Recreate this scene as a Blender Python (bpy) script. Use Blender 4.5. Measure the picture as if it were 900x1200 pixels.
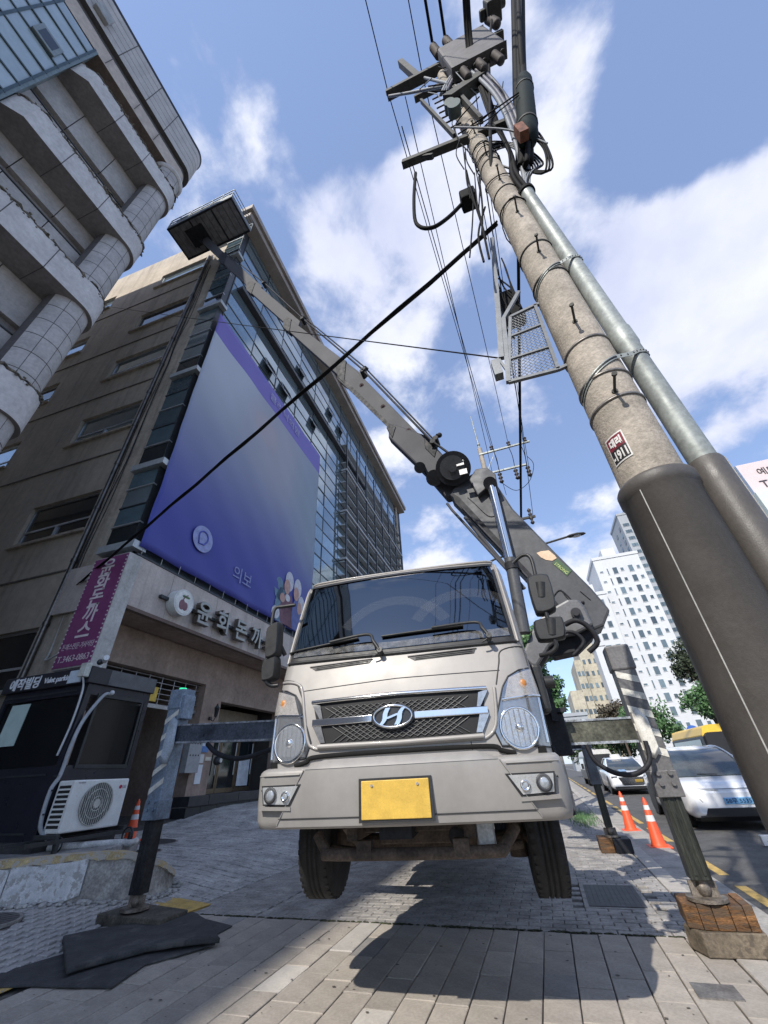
import bpy, math, random
import numpy as np
from mathutils import Vector, Matrix
random.seed(7)
R = math.radians
SC = bpy.context.scene
COL = SC.collection
for o in list(bpy.data.objects): bpy.data.objects.remove(o)

# ------------------------------------------------------------------ camera
F_PX, CX, CY, CAM_H = 454.0, 450.0, 600.0, 1.3
def _n(v): return v / np.linalg.norm(v)
_up = _n(np.array([-37.0, -674.0, F_PX]))
_vx = 190.0
_vy = -(_up[0]*_vx + _up[2]*F_PX) / _up[1]
_Y = _n(np.array([_vx, _vy, F_PX]))
_X = np.cross(_Y, _up)
RC = np.array([_X, _Y, _up])                 # camera (right, down, forward) -> world
cam_d = bpy.data.cameras.new('camera'); cam = bpy.data.objects.new('camera', cam_d); COL.objects.link(cam)
cam_d.sensor_fit = 'HORIZONTAL'; cam_d.sensor_width = 36.0; cam_d.lens = F_PX/900.0*36.0
cam_d.clip_start = 0.05; cam_d.clip_end = 3000.0
m3 = Matrix((tuple(RC[:, 0]), tuple(-RC[:, 1]), tuple(-RC[:, 2]))).transposed()
cam.matrix_world = Matrix.Translation((0, 0, CAM_H)) @ m3.to_4x4()
SC.camera = cam
def ray(px, py): return RC @ np.array([px-CX, py-CY, F_PX])
def at(px, py, Y):                            # the point of a sight line at distance Y along the street
    d = ray(px, py); t = Y/d[1]; return Vector((d[0]*t, d[1]*t, CAM_H + d[2]*t))

# ------------------------------------------------------------------ sky, sun, exposure
SUN = Vector((-0.25, -1.05, 1.0)).normalized()
SUN_EL = math.asin(SUN.z); SUN_ROT = math.atan2(SUN.x, SUN.y)
W = bpy.data.worlds.new("World"); SC.world = W; W.use_nodes = True
def build_world():
    nt = W.node_tree; N = nt.nodes; L = nt.links; N.clear()
    out = N.new('ShaderNodeOutputWorld'); bg = N.new('ShaderNodeBackground')
    sky = N.new('ShaderNodeTexSky'); sky.sky_type = 'NISHITA'; sky.sun_disc = False
    sky.sun_elevation = SUN_EL; sky.sun_rotation = SUN_ROT; sky.air_density = 1.0; sky.dust_density = 0.6; sky.ozone_density = 2.0
    tc = N.new('ShaderNodeTexCoord')
    sep = N.new('ShaderNodeSeparateXYZ'); L.new(tc.outputs['Generated'], sep.inputs[0])
    def math_(op, a, b=None, c=None, clamp=False):
        m = N.new('ShaderNodeMath'); m.operation = op; m.use_clamp = clamp
        for i, v in enumerate((a, b, c)):
            if v is None: continue
            if isinstance(v, (int, float)): m.inputs[i].default_value = v
            else: L.new(v, m.inputs[i])
        return m.outputs[0]
    zc = math_('ADD', math_('MAXIMUM', sep.outputs[2], 0.0), 0.45)
    px = math_('DIVIDE', sep.outputs[0], zc); py = math_('DIVIDE', sep.outputs[1], zc)
    comb = N.new('ShaderNodeCombineXYZ'); L.new(px, comb.inputs[0]); L.new(py, comb.inputs[1])
    def noise(scale, detail, rough, dist, off):
        mp = N.new('ShaderNodeMapping'); mp.inputs['Location'].default_value = off; L.new(comb.outputs[0], mp.inputs[0])
        n = N.new('ShaderNodeTexNoise'); n.inputs['Scale'].default_value = scale; n.inputs['Detail'].default_value = detail
        n.inputs['Roughness'].default_value = rough; n.inputs['Distortion'].default_value = dist; L.new(mp.outputs[0], n.inputs['Vector'])
        return n.outputs['Fac']
    n1 = noise(3.2, 9, 0.56, 0.15, (3.1, 1.7, 0)); n2 = noise(9.0, 6, 0.6, 0.3, (7.3, 2.2, 0))
    acc = math_('MULTIPLY_ADD', n2, 0.42, math_('MULTIPLY', n1, 1.15))
    # cloud banks: direction (given by the sight line), reach, weight
    for bx_, by_, rad, wt in CLOUDS:
        d = Vector(ray(bx_, by_)).normalized()
        vm = N.new('ShaderNodeVectorMath'); vm.operation = 'DOT_PRODUCT'; vm.inputs[1].default_value = d
        L.new(tc.outputs['Generated'], vm.inputs[0])
        mr = N.new('ShaderNodeMapRange'); mr.interpolation_type = 'SMOOTHSTEP'
        mr.inputs['From Min'].default_value = math.cos(R(rad)); mr.inputs['From Max'].default_value = math.cos(R(rad*0.25))
        mr.inputs['To Min'].default_value = 0; mr.inputs['To Max'].default_value = wt
        L.new(vm.outputs['Value'], mr.inputs['Value'])
        acc = math_('ADD', acc, mr.outputs[0])
    mask = N.new('ShaderNodeMapRange'); mask.interpolation_type = 'SMOOTHSTEP'
    mask.inputs['From Min'].default_value = 0.82; mask.inputs['From Max'].default_value = 1.03
    L.new(acc, mask.inputs['Value'])
    haze = math_('POWER', math_('SUBTRACT', 1.0, math_('MAXIMUM', sep.outputs[2], 0.0), clamp=True), 3.0)
    hs = N.new('ShaderNodeMix'); hs.data_type = 'RGBA'; hs.blend_type = 'MULTIPLY'; hs.inputs['Factor'].default_value = 1.0
    L.new(sky.outputs[0], hs.inputs['A']); hs.inputs['B'].default_value = SKY_TINT
    hz = N.new('ShaderNodeMix'); hz.data_type = 'RGBA'; L.new(math_('MULTIPLY', haze, 0.24), hz.inputs['Factor'])
    L.new(hs.outputs['Result'], hz.inputs['A']); hz.inputs['B'].default_value = (5.2, 6.1, 8.2, 1)
    veil = N.new('ShaderNodeMix'); veil.data_type = 'RGBA'; veil.inputs['Factor'].default_value = VEIL
    L.new(hz.outputs['Result'], veil.inputs['A']); veil.inputs['B'].default_value = (3.2, 4.2, 7.2, 1)
    cr = N.new('ShaderNodeValToRGB'); cr.color_ramp.elements[0].position = 0.35; cr.color_ramp.elements[1].position = 0.68
    cr.color_ramp.elements[0].color = (0.62, 0.66, 0.80, 1); cr.color_ramp.elements[1].color = (1, 1, 1, 1); L.new(n1, cr.inputs[0])
    cs = N.new('ShaderNodeMix'); cs.data_type = 'RGBA'; cs.blend_type = 'MULTIPLY'; cs.inputs['Factor'].default_value = 1.0
    L.new(cr.outputs[0], cs.inputs['A']); cs.inputs['B'].default_value = CLOUD_COL
    mx = N.new('ShaderNodeMix'); mx.data_type = 'RGBA'; L.new(math_('MULTIPLY', mask.outputs[0], 0.93), mx.inputs['Factor'])
    L.new(veil.outputs['Result'], mx.inputs['A']); L.new(cs.outputs['Result'], mx.inputs['B'])
    L.new(mx.outputs['Result'], bg.inputs['Color']); bg.inputs['Strength'].default_value = 0.12
    L.new(bg.outputs[0], out.inputs[0])
SKY_TINT = (.92, .97, 1.0, 1); VEIL = 0.30; CLOUD_COL = (6.0, 6.1, 6.6, 1)
# the cumulus bank on the right, the one over the middle, the wisps, and open blue between (negative weight)
CLOUDS = [(880, 250, 16, .32), (900, 380, 18, .26), (760, 330, 13, .24), (650, 30, 12, .12), (690, 170, 11, .12), (440, 320, 14, .22), (410, 270, 7, .10),
          (350, 160, 9, .14), (510, 240, 9, .12), (680, 655, 13, .18), (600, 470, 10, .12), (500, 180, 10, .08), (480, 650, 10, .10), (240, 230, 7, .10),
          (250, 60, 20, -.10), (420, 60, 12, -.10), (790, 110, 11, -.22), (640, 590, 12, -.16), (760, 215, 6, -.1), (900, 60, 14, -.25)]
build_world()
sun_d = bpy.data.lights.new('sun', 'SUN'); sun_d.energy = 3.3; sun_d.angle = R(0.6); sun_d.color = (1.0, 0.945, 0.86)
sun_o = bpy.data.objects.new('sun', sun_d); COL.objects.link(sun_o)
sun_o.location = (-10, -30, 40); sun_o.rotation_euler = (-SUN).to_track_quat('-Z', 'Y').to_euler()
SC.view_settings.view_transform = 'Standard'; SC.view_settings.look = 'None'
SC.view_settings.exposure = 0.62; SC.view_settings.gamma = 1.0; SC.view_settings.use_curve_mapping = False
SC.render.engine = 'CYCLES'
SC.cycles.max_bounces = 6; SC.cycles.diffuse_bounces = 3; SC.cycles.glossy_bounces = 4; SC.cycles.transmission_bounces = 4; SC.cycles.transparent_max_bounces = 6

# ------------------------------------------------------------------ materials
_M = {}
def mat(name, col, rough=0.6, metal=0.0, var=0.12, scale=6.0, bump=0.0, bscale=40.0, spec=0.5, coat=0.0, rnd=0.0,
        streak=0.0, spots=None, alpha=1.0, transmission=0.0, emit=0.0, stretch=None, two=None, ior=1.45, rvar=0.0):
    if name in _M: return _M[name]
    m = bpy.data.materials.new(name); _M[name] = m; m.use_nodes = True
    nt = m.node_tree; N = nt.nodes; L = nt.links; b = N['Principled BSDF']
    b.inputs['Roughness'].default_value = rough; b.inputs['Metallic'].default_value = metal
    b.inputs['Specular IOR Level'].default_value = spec; b.inputs['Coat Weight'].default_value = coat; b.inputs['Coat Roughness'].default_value = 0.06
    b.inputs['IOR'].default_value = ior
    c4 = tuple(col)+(1,)
    if transmission: b.inputs['Transmission Weight'].default_value = transmission
    if alpha < 1: b.inputs['Alpha'].default_value = alpha
    if emit: b.inputs['Emission Color'].default_value = c4; b.inputs['Emission Strength'].default_value = emit
    tc = N.new('ShaderNodeTexCoord'); src = tc.outputs['Object']
    if stretch:
        mp = N.new('ShaderNodeMapping'); mp.inputs['Scale'].default_value = stretch; L.new(src, mp.inputs[0]); src = mp.outputs[0]
    def nz(sc, det=5, ro=0.6, s=None):
        n = N.new('ShaderNodeTexNoise'); n.inputs['Scale'].default_value = sc; n.inputs['Detail'].default_value = det; n.inputs['Roughness'].default_value = ro
        L.new(s or src, n.inputs['Vector']); return n.outputs['Fac']
    def mix(a, bb, f, mode='MIX'):
        x = N.new('ShaderNodeMix'); x.data_type = 'RGBA'; x.blend_type = mode
        for s_, v in (('A', a), ('B', bb), ('Factor', f)):
            if isinstance(v, (tuple, float, int)): x.inputs[s_].default_value = v
            else: L.new(v, x.inputs[s_])
        return x.outputs['Result']
    def rng(v, a, bb, c=0.0, d=1.0):
        x = N.new('ShaderNodeMapRange'); L.new(v, x.inputs['Value'])
        for k, q in (('From Min', a), ('From Max', bb), ('To Min', c), ('To Max', d)): x.inputs[k].default_value = q
        return x.outputs[0]
    cur = c4
    if two: cur = mix(c4, tuple(two)+(1,), rng(nz(scale*0.6, 4), 0.42, 0.6))
    if var:
        lo = tuple(max(0, 1-var*2.2) for _ in range(3))+(1,); hi = (1+var, 1+var, 1+var, 1)
        v = mix(lo, hi, rng(nz(scale), 0.3, 0.7)); cur = mix(cur, v, 1.0, 'MULTIPLY')
        v2 = mix((1-var,)*3+(1,), (1+var,)*3+(1,), rng(nz(scale*9, 3), 0.35, 0.65)); cur = mix(cur, v2, 1.0, 'MULTIPLY')
    if streak:
        mp = N.new('ShaderNodeMapping'); mp.inputs['Scale'].default_value = (2.3, 2.3, 0.12); L.new(tc.outputs['Object'], mp.inputs[0])
        cur = mix(cur, (0.35, 0.32, 0.28, 1), rng(nz(1.6, 6, 0.65, mp.outputs[0]), 0.48, 0.72, 0, streak), 'MULTIPLY')
    if spots:
        sc_, sz, sc4 = spots
        cur = mix(cur, tuple(sc4)+(1,), rng(nz(sc_, 4, 0.7), sz, sz+0.05))
    if rnd:
        oi = N.new('ShaderNodeObjectInfo')
        cur = mix(cur, mix((1-rnd,)*3+(1,), (1+rnd, 1+rnd*0.95, 1+rnd*0.85, 1), oi.outputs['Random']), 1.0, 'MULTIPLY')
    if isinstance(cur, tuple): b.inputs['Base Color'].default_value = cur
    else: L.new(cur, b.inputs['Base Color'])
    if rvar: L.new(rng(nz(scale*1.7, 5), 0.3, 0.7, max(0.02, rough-rvar), min(1, rough+rvar)), b.inputs['Roughness'])
    if bump:
        bp = N.new('ShaderNodeBump'); bp.inputs['Strength'].default_value = bump; bp.inputs['Distance'].default_value = 0.02
        L.new(nz(bscale, 4), bp.inputs['Height']); L.new(bp.outputs[0], b.inputs['Normal'])
    return m

# ------------------------------------------------------------------ mesh building
ROOTM = {}
class MB:
    def __init__(s, xf=None): s.v = []; s.f = []; s.sm = []; s.mi = []; s.xf = xf; s.cur = 0
    def add(s, vs, fs, smooth=False, xf=None):
        b = len(s.v)
        if xf is not None: vs = [xf @ Vector(p) for p in vs]
        s.v += [Vector(p) for p in vs]
        for f in fs: s.f.append([b+i for i in f]); s.sm.append(smooth); s.mi.append(s.cur)
        return s
    def bx(s, x0, x1, y0, y1, z0, z1, xf=None):
        if x0 > x1: x0, x1 = x1, x0
        if y0 > y1: y0, y1 = y1, y0
        if z0 > z1: z0, z1 = z1, z0
        v = [(x, y, z) for z in (z0, z1) for y in (y0, y1) for x in (x0, x1)]
        return s.add(v, [(0, 2, 3, 1), (4, 5, 7, 6), (0, 1, 5, 4), (2, 6, 7, 3), (0, 4, 6, 2), (1, 3, 7, 5)], xf=xf)
    def beam(s, p0, p1, w, h, up=(0, 0, 1)):
        p0 = Vector(p0); p1 = Vector(p1); d = (p1-p0).normalized(); up = Vector(up)
        if abs(d.dot(up)) > 0.98: up = Vector((1, 0, 0))
        a = d.cross(up).normalized()*w/2; c = a.cross(d).normalized()*h/2
        v = [p0-a-c, p0+a-c, p0+a+c, p0-a+c, p1-a-c, p1+a-c, p1+a+c, p1-a+c]
        return s.add(v, [(0, 1, 2, 3), (7, 6, 5, 4), (0, 4, 5, 1), (1, 5, 6, 2), (2, 6, 7, 3), (3, 7, 4, 0)])
    def cyl(s, p0, p1, r0, r1=None, n=14, caps=True):
        r1 = r0 if r1 is None else r1; p0 = Vector(p0); p1 = Vector(p1); d = (p1-p0).normalized()
        u = Vector((0, 0, 1)) if abs(d.z) < 0.9 else Vector((1, 0, 0)); a = d.cross(u).normalized(); b = d.cross(a)
        ring = [(math.cos(2*math.pi*i/n), math.sin(2*math.pi*i/n)) for i in range(n)]
        v = [p0+a*x*r0+b*y*r0 for x, y in ring]+[p1+a*x*r1+b*y*r1 for x, y in ring]
        s.add(v, [(i, (i+1) % n, n+(i+1) % n, n+i) for i in range(n)], True)
        if caps: s.add(v[:n], [list(range(n))[::-1]]); s.add(v[n:], [list(range(n))])
        return s
    def tube(s, pts, r, n=7, caps=True, closed=False):
        P_ = [Vector(p) for p in pts]; m = len(P_); v = []; prev = None
        rs = r if isinstance(r, (list, tuple)) else [r]*m
        for i, p in enumerate(P_):
            t = (P_[min(i+1, m-1)]-P_[max(i-1, 0)]).normalized()
            if prev is None:
                u = Vector((0, 0, 1)) if abs(t.z) < 0.9 else Vector((1, 0, 0)); a = t.cross(u).normalized()
            else: a = (prev-t*prev.dot(t)).normalized()
            prev = a; b = t.cross(a)
            v += [p+(a*math.cos(2*math.pi*k/n)+b*math.sin(2*math.pi*k/n))*rs[i] for k in range(n)]
        fs = [(i*n+k, i*n+(k+1) % n, (i+1)*n+(k+1) % n, (i+1)*n+k) for i in range(m-1) for k in range(n)]
        s.add(v, fs, True)
        if caps: s.add(v[:n], [list(range(n))[::-1]]); s.add(v[-n:], [list(range(n))])
        return s
    def loft(s, rings, smooth=True, cap=True, closed=True):
        n = len(rings[0]); v = [p for r in rings for p in r]; fs = []
        for i in range(len(rings)-1):
            for k in range(n if closed else n-1):
                fs.append((i*n+k, i*n+(k+1) % n, (i+1)*n+(k+1) % n, (i+1)*n+k))
        s.add(v, fs, smooth)
        if cap: s.add(rings[0], [list(range(n))[::-1]]); s.add(rings[-1], [list(range(n))])
        return s
    def prism(s, poly, vec):                  # polygon (3D points) pushed along vec
        n = len(poly); a = [Vector(p) for p in poly]; b = [p+Vector(vec) for p in a]
        return s.add(a+b, [list(range(n)), list(range(2*n-1, n-1, -1))]+[(i, n+i, n+(i+1) % n, (i+1) % n) for i in range(n)])
    def lathe(s, c, prof, n=20, axis=(0, 0, 1)):
        ax = Vector(axis).normalized(); u = Vector((1, 0, 0)) if abs(ax.x) < 0.9 else Vector((0, 1, 0))
        a = ax.cross(u).normalized(); b = ax.cross(a); c = Vector(c)
        rings = [[c+ax*h+(a*math.cos(2*math.pi*k/n)+b*math.sin(2*math.pi*k/n))*r for k in range(n)] for r, h in prof]
        return s.loft(rings, True, True)
    def sphere(s, c, r, n=12, sq=(1, 1, 1)):
        c = Vector(c); m = n//2
        rings = [[c+Vector((r*sq[0]*math.sin(math.pi*i/m)*math.cos(2*math.pi*k/n), r*sq[1]*math.sin(math.pi*i/m)*math.sin(2*math.pi*k/n), r*sq[2]*math.cos(math.pi*i/m))) for k in range(n)] for i in range(m+1)]
        return s.loft(rings, True, False)
    def text(s, body, size, O_, U_, V_, depth=0.004, align='LEFT', bold=0.0, fit=None):
        c = bpy.data.curves.new('lettering', 'FONT'); c.body = body; c.size = size; c.extrude = depth/2; c.offset = bold
        c.align_x = align; c.resolution_u = 3
        o = bpy.data.objects.new('lettering', c); COL.objects.link(o); bpy.context.view_layer.update()
        me = bpy.data.meshes.new_from_object(o.evaluated_get(bpy.context.evaluated_depsgraph_get()))
        U_ = Vector(U_).normalized(); V_ = Vector(V_).normalized(); Nn = U_.cross(V_); O_ = Vector(O_)
        k = 1.0
        if fit: xs = [v.co.x for v in me.vertices]; k = fit/max(1e-6, max(xs)-min(xs))
        s.add([O_+U_*v.co.x*k+V_*v.co.y+Nn*(v.co.z+depth/2) for v in me.vertices], [list(p.vertices) for p in me.polygons])
        bpy.data.objects.remove(o); bpy.data.curves.remove(c); bpy.data.meshes.remove(me)
        return s
    def build(s, name, mats, parent=None, bev=0.0, seg=2, loc=None, kind=None, label=None, sub=0, solid=0):
        if not isinstance(mats, (list, tuple)): mats = [mats]
        inv = None
        if parent is not None:
            root = parent
            while root.parent is not None: root = root.parent
            inv = ROOTM[root.name].inverted()
        elif loc is not None: inv = Matrix.Translation(-Vector(loc))
        vs = s.v if s.xf is None else [s.xf @ p for p in s.v]
        if inv is not None: vs = [inv @ p for p in vs]
        me = bpy.data.meshes.new(name); me.from_pydata([tuple(p) for p in vs], [], s.f)
        for m in mats: me.materials.append(m)
        me.polygons.foreach_set('use_smooth', s.sm); me.polygons.foreach_set('material_index', s.mi); me.update()
        o = bpy.data.objects.new(name, me); COL.objects.link(o)
        if parent is not None: o.parent = parent
        elif loc is not None: o.location = loc
        if parent is None: ROOTM[o.name] = Matrix.Translation(Vector(loc or (0, 0, 0)))
        if sub: md = o.modifiers.new('subdivision', 'SUBSURF'); md.levels = md.render_levels = sub
        if bev: md = o.modifiers.new('bevel', 'BEVEL'); md.width = bev; md.segments = seg; md.limit_method = 'ANGLE'; md.angle_limit = R(40)
        if kind: o['kind'] = kind
        if label: o['label'] = label
        return o
def thing(name, label, cat, loc=(0, 0, 0), rz=0.0, group=None):
    o = bpy.data.objects.new(name, None); COL.objects.link(o); o.empty_display_size = 0.3
    o.location = loc; o.rotation_euler = (0, 0, rz); o['label'] = label; o['category'] = cat
    if group: o['group'] = group
    ROOTM[o.name] = Matrix.Translation(Vector(loc)) @ Matrix.Rotation(rz, 4, 'Z')
    return o
def tag(o, label, cat, group=None):
    o['label'] = label; o['category'] = cat
    if group: o['group'] = group
    return o
def copy_tree(o, parent=None, **kw):
    c = o.copy(); COL.objects.link(c)
    if parent is not None: c.parent = parent
    for ch in list(o.children): copy_tree(ch, c)
    return c
def inst(me_obj, name, parent, co, rot=(0, 0, 0), sc=(1, 1, 1)):   # a repeat of a piece, sharing its mesh
    c = bpy.data.objects.new(name, me_obj.data); COL.objects.link(c); c.parent = parent
    c.location = co; c.rotation_euler = rot; c.scale = sc; return c
def spline(pts, k=6):
    P_ = [Vector(p) for p in pts]; out = []
    for i in range(len(P_)-1):
        a = P_[max(i-1, 0)]; b = P_[i]; c = P_[i+1]; d = P_[min(i+2, len(P_)-1)]
        for j in range(k):
            t = j/k; out.append(0.5*((2*b)+(-a+c)*t+(2*a-5*b+4*c-d)*t*t+(-a+3*b-3*c+d)*t**3))
    out.append(P_[-1]); return out
def sag(a, b, s, n=14):
    a = Vector(a); b = Vector(b); return [a.lerp(b, i/n)-Vector((0, 0, s*4*(i/n)*(1-i/n))) for i in range(n+1)]
def smst(x, a, b): t = min(1, max(0, (x-a)/(b-a))); return t*t*(3-2*t)
# ------------------------------------------------------------------ materials in use
M_ASPH = mat('asphalt', (.105, .103, .10), .85, var=.15, scale=2.2, bump=.5, bscale=160, spots=(30, .66, (.20, .20, .195)))
M_EARTH = mat('earth', (.16, .15, .13), .95, var=.2, scale=.5)
M_SLAB = mat('granite_slab', (.40, .36, .315), .8, var=.10, scale=5, bump=.35, bscale=220, rnd=.13, rvar=.1, spots=(3.1, .70, (.27, .25, .23)))
M_BLOCK = mat('paver_block', (.34, .32, .30), .85, var=.20, scale=3.5, bump=.4, bscale=160)
M_SETT = mat('sett_stone', (.42, .41, .39), .85, var=.20, scale=2.4, bump=.4, bscale=120)
M_JOINT = mat('joint_sand', (.13, .12, .105), .95, var=.25, scale=14)
M_KERB = mat('kerb_granite', (.42, .39, .35), .75, var=.10, scale=6, bump=.2, bscale=260, rnd=.08)
M_GUT = mat('gutter_concrete', (.36, .34, .31), .85, var=.14, scale=3, bump=.3, bscale=90)
M_YEL = mat('yellow_paint', (.55, .37, .11), .75, var=.14, scale=9, spots=(14, .60, (.30, .27, .22)))
M_WHITEP = mat('white_paint', (.72, .72, .70), .7, var=.08, scale=8, spots=(20, .66, (.35, .35, .34)))
M_MOSS = mat('joint_moss', (.05, .055, .03), .95, var=.4, scale=12)

def g(x, y):                                   # height of the ground: level pavement, forecourt rising to the building
    h = 0.06*max(0.0, -4.6-x+1.3*smst(-x, 4.6, 6.0))
    return h + 0.30*smst(y, 9.2, 13.0)*smst(-x, 5.0, 8.5)
def sheet(name, xs, ys, zf, m, kind='structure'):
    mb = MB(); n = len(xs); v = [(x, y, zf(x, y)) for y in ys for x in xs]
    mb.add(v, [(j*n+i, j*n+i+1, (j+1)*n+i+1, (j+1)*n+i) for j in range(len(ys)-1) for i in range(n-1)], True)
    return mb.build(name, m, kind=kind)
fr = lambda a, b, n: [a+(b-a)*i/n for i in range(n+1)]
sheet('ground', [-700, 700], [-300, 900], lambda x, y: -.40, M_EARTH)
sheet('road', fr(1.72, 13.0, 6), fr(-20, 260, 40), lambda x, y: -.055, M_ASPH)
MB().bx(13.0, 18.0, -20, 260, -.39, .06).build('far_pavement', mat('far_paving', (.34, .32, .30), .85, var=.15, scale=2), kind='structure')
mb = MB()
mb.bx(1.86, 1.98, -10, 7.6, -.0545, -.0505)
for y in fr(8.2, 60, 18): mb.bx(1.88, 2.00, y, y+2.0, -.0545, -.0505)
mb.build('road_marking', M_YEL, kind='structure')
mb = MB()
for y in fr(-5, 200, 40): mb.bx(5.25, 5.38, y, y+2.4, -.0545, -.0505)
mb.build('lane_marking', M_WHITEP, kind='structure')
# gutter and kerb
mb = MB()
for i in range(60): mb.bx(1.245, 1.74, -8+i*1.5, -8+i*1.5+1.494, -.3, -.035+.002*(i % 3))
mb.build('gutter', M_GUT, kind='structure')
pav = MB(); pav.bx(-4.62, 1.03, -6, 40, -.38, -.022); pav = pav.build('pavement', M_JOINT, kind='structure')
k0 = MB().bx(0, .205, 0, .985, -.24, 0).build('kerb_stone', M_KERB, pav, bev=.008)
k0.location = (1.035, 0.0, .004)
for i in range(-4, 34):
    if i: inst(k0, 'kerb_stone', pav, (1.035, i*1.0, .004+random.uniform(-.003, .003))).modifiers.new('bevel', 'BEVEL').width = .008
# front slabs, one object each
tiles = []
def slab_mesh(w, l, name='paving_slab', m=M_SLAB, t=.05):
    mb = MB(); e = .004
    mb.loft([[(e-e, 0, -t), (w, 0, -t), (w, l, -t), (0, l, -t)], [(0, 0, -e), (w, 0, -e), (w, l, -e), (0, l, -e)], [(e, e, 0), (w-e, e, 0), (w-e, l-e, 0), (e, l-e, 0)]], False)
    return mb.build(name, m, pav)
SW = .232
protos = [slab_mesh(SW-.009, l-.006) for l in (.47, .62, .35)]
first = [True]*3
Ls = (.47, .62, .35); cnt = 0
M_SLABV = [M_SLAB, mat('granite_slab_pale', (.50, .47, .43), .8, var=.08, scale=5, bump=.3, bscale=220, rnd=.1), mat('granite_slab_dark', (.29, .275, .26), .8, var=.1, scale=5, bump=.3, bscale=220, rnd=.1)]
ncol = int((1.03+4.45)/SW)
for i in range(ncol+1):
    x = 1.03-SW*(i+1)
    if x < -4.50: continue
    y = 1.7+random.uniform(0, .3)*(i % 2)
    while y < 5.38:
        k = random.choices((0, 1, 2), (6, 2, 1))[0]; l = Ls[k]
        sy = 1.0
        if y+l > 5.12: sy = (5.40-y)/l
        if first[k]: o = protos[k]; first[k] = False; o.location = (x, y, 0)
        else: o = inst(protos[k], 'paving_slab', pav, (x, y, 0))
        o.location.z = random.uniform(-.005, .002); o.rotation_euler = (random.uniform(-.005, .005), random.uniform(-.008, .008), random.uniform(-.003, .003)); o.scale = (1, sy, 1); cnt += 1
        r_ = random.random()
        if r_ < .05: o.data = o.data.copy(); o.data.materials[0] = M_SLABV[1]
        elif r_ < .10: o.data = o.data.copy(); o.data.materials[0] = M_SLABV[2]
        y += l*sy
def blocks(name, x0, x1, y0, y1, w, l, m, zf, parent, skip=None, gap=.008, lab=None, jz=.003):
    mb = MB(); j = 0; y = y0
    while y < y1:
        x = x0-(w/2 if j % 2 else 0)
        while x < x1:
            a, b = max(x, x0), min(x+w, x1)
            if b-a > .03 and not (skip and skip((a+b)/2, y+l/2)):
                z = zf((a+b)/2, y+l/2)+random.uniform(-jz, jz); q = gap/2
                zz = [zf(px, py)-zf((a+b)/2, y+l/2)+z for px, py in ((a, y), (b, y), (b, y+l), (a, y+l))]
                p = [(a+q, y+q), (b-q, y+q), (b-q, y+l-q), (a+q, y+l-q)]; e = .006
                p2 = [(a+q+e, y+q+e), (b-q-e, y+q+e), (b-q-e, y+l-q-e), (a+q+e, y+l-q-e)]
                mb.loft([[(p[i][0], p[i][1], zz[i]-.03) for i in range(4)], [(p[i][0], p[i][1], zz[i]-e) for i in range(4)], [(p2[i][0], p2[i][1], zz[i]) for i in range(4)]], False)
            x += w
        y += l; j += 1
    return mb.build(name, m, parent, kind='stuff', label=lab)
flat = lambda x, y: -.001
mh = lambda x, y: .03 < x < .74 and 6.18 < y < 7.25
blocks('paver_block', -3.55, 1.028, 5.42, 12.0, .225, .1125, M_BLOCK, flat, pav, mh)
blocks('paver_block_far', -3.55, 1.028, 12.02, 26.0, .45, .225, M_BLOCK, flat, pav)
# moss and sand in the line where the two pavings meet
mb = MB()
for i in range(400):
    x = random.uniform(-4.4, .9); s_ = random.uniform(.006, .02)
    mb.sphere((x, 5.41+random.uniform(-.012, .012), .0), s_, 6, (1.6, 1, .45))
mb.build('joint_moss_tufts', M_MOSS, pav, kind='stuff')
mb = MB(); random.seed(15)                  # trodden gum, grit and leaf scraps
for i in range(260):
    x, y = random.uniform(-4.3, 1.0), random.uniform(2.6, 8.5); r_ = random.uniform(.004, .014)
    mb.add([(x+r_*(1+.3*math.sin(q*2+i))*math.cos(q*.9), y+r_*math.sin(q*.9)*random.uniform(.6, 1), .0035) for q in range(7)], [list(range(7))])
mb.build('trodden_dirt', mat('dirt_dark', (.10, .09, .075), .9, var=.3), pav, kind='stuff')
# service cover in the pavement
cv = thing('manhole_cover', 'dark square iron service cover set in the block paving', 'manhole cover', (.385, 6.72, 0))
mb = MB().bx(.055, .715, 6.20, 7.23, -.02, .002); mb.build('frame', mat('cover_frame', (.30, .28, .26), .7, var=.2, scale=8), cv)
mb = MB().bx(.10, .67, 6.25, 7.18, -.018, .008)
for i in range(11):
    for j in range(18):
        mb.bx(.12+i*.05, .128+i*.05, 6.27+j*.05, 6.278+j*.05, .0075, .0095)
mb.build('lid', mat('cover_flat', (.075, .075, .08), .6, metal=.4, var=.15, scale=9), cv)
# small grate slab by the kerb
tag(MB().bx(.60, .86, 4.28, 4.50, -.02, .004).build('drain_grate', mat('grate_iron', (.20, .19, .18), .6, metal=.3, var=.2), loc=(.73, 4.39, 0)), 'small grey grate cover near the right timber pad', 'grate')

# forecourt (setts) rising to the left
xs = [-26, -22, -18, -15, -13, -12, -11]+fr(-10.5, -4.6, 24); ys = fr(-2, 30, 64)
fc = sheet('forecourt', xs, ys, lambda x, y: g(x, y)-.028, M_JOINT)
def fs(x, y):
    return (y < 3.0) or in_plat(x, y)
PLAT = [(-6.75, 4.45), (-6.15, 4.95), (-5.95, 5.15), (-6.15, 5.75), (-6.5, 6.4), (-8.2, 6.5), (-30, 6.5), (-30, -4), (-18, -4)]
def in_plat(x, y):
    c = False; n = len(PLAT)
    for i in range(n):
        (x1, y1), (x2, y2) = PLAT[i], PLAT[i-1]
        if (y1 > y) != (y2 > y) and x < (x2-x1)*(y-y1)/(y2-y1)+x1: c = not c
    return c
blocks('sett', -9.8, -4.62, 5.6, 15.5, .20, .20, M_SETT, g, fc, in_plat, gap=.020, jz=.004)
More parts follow.
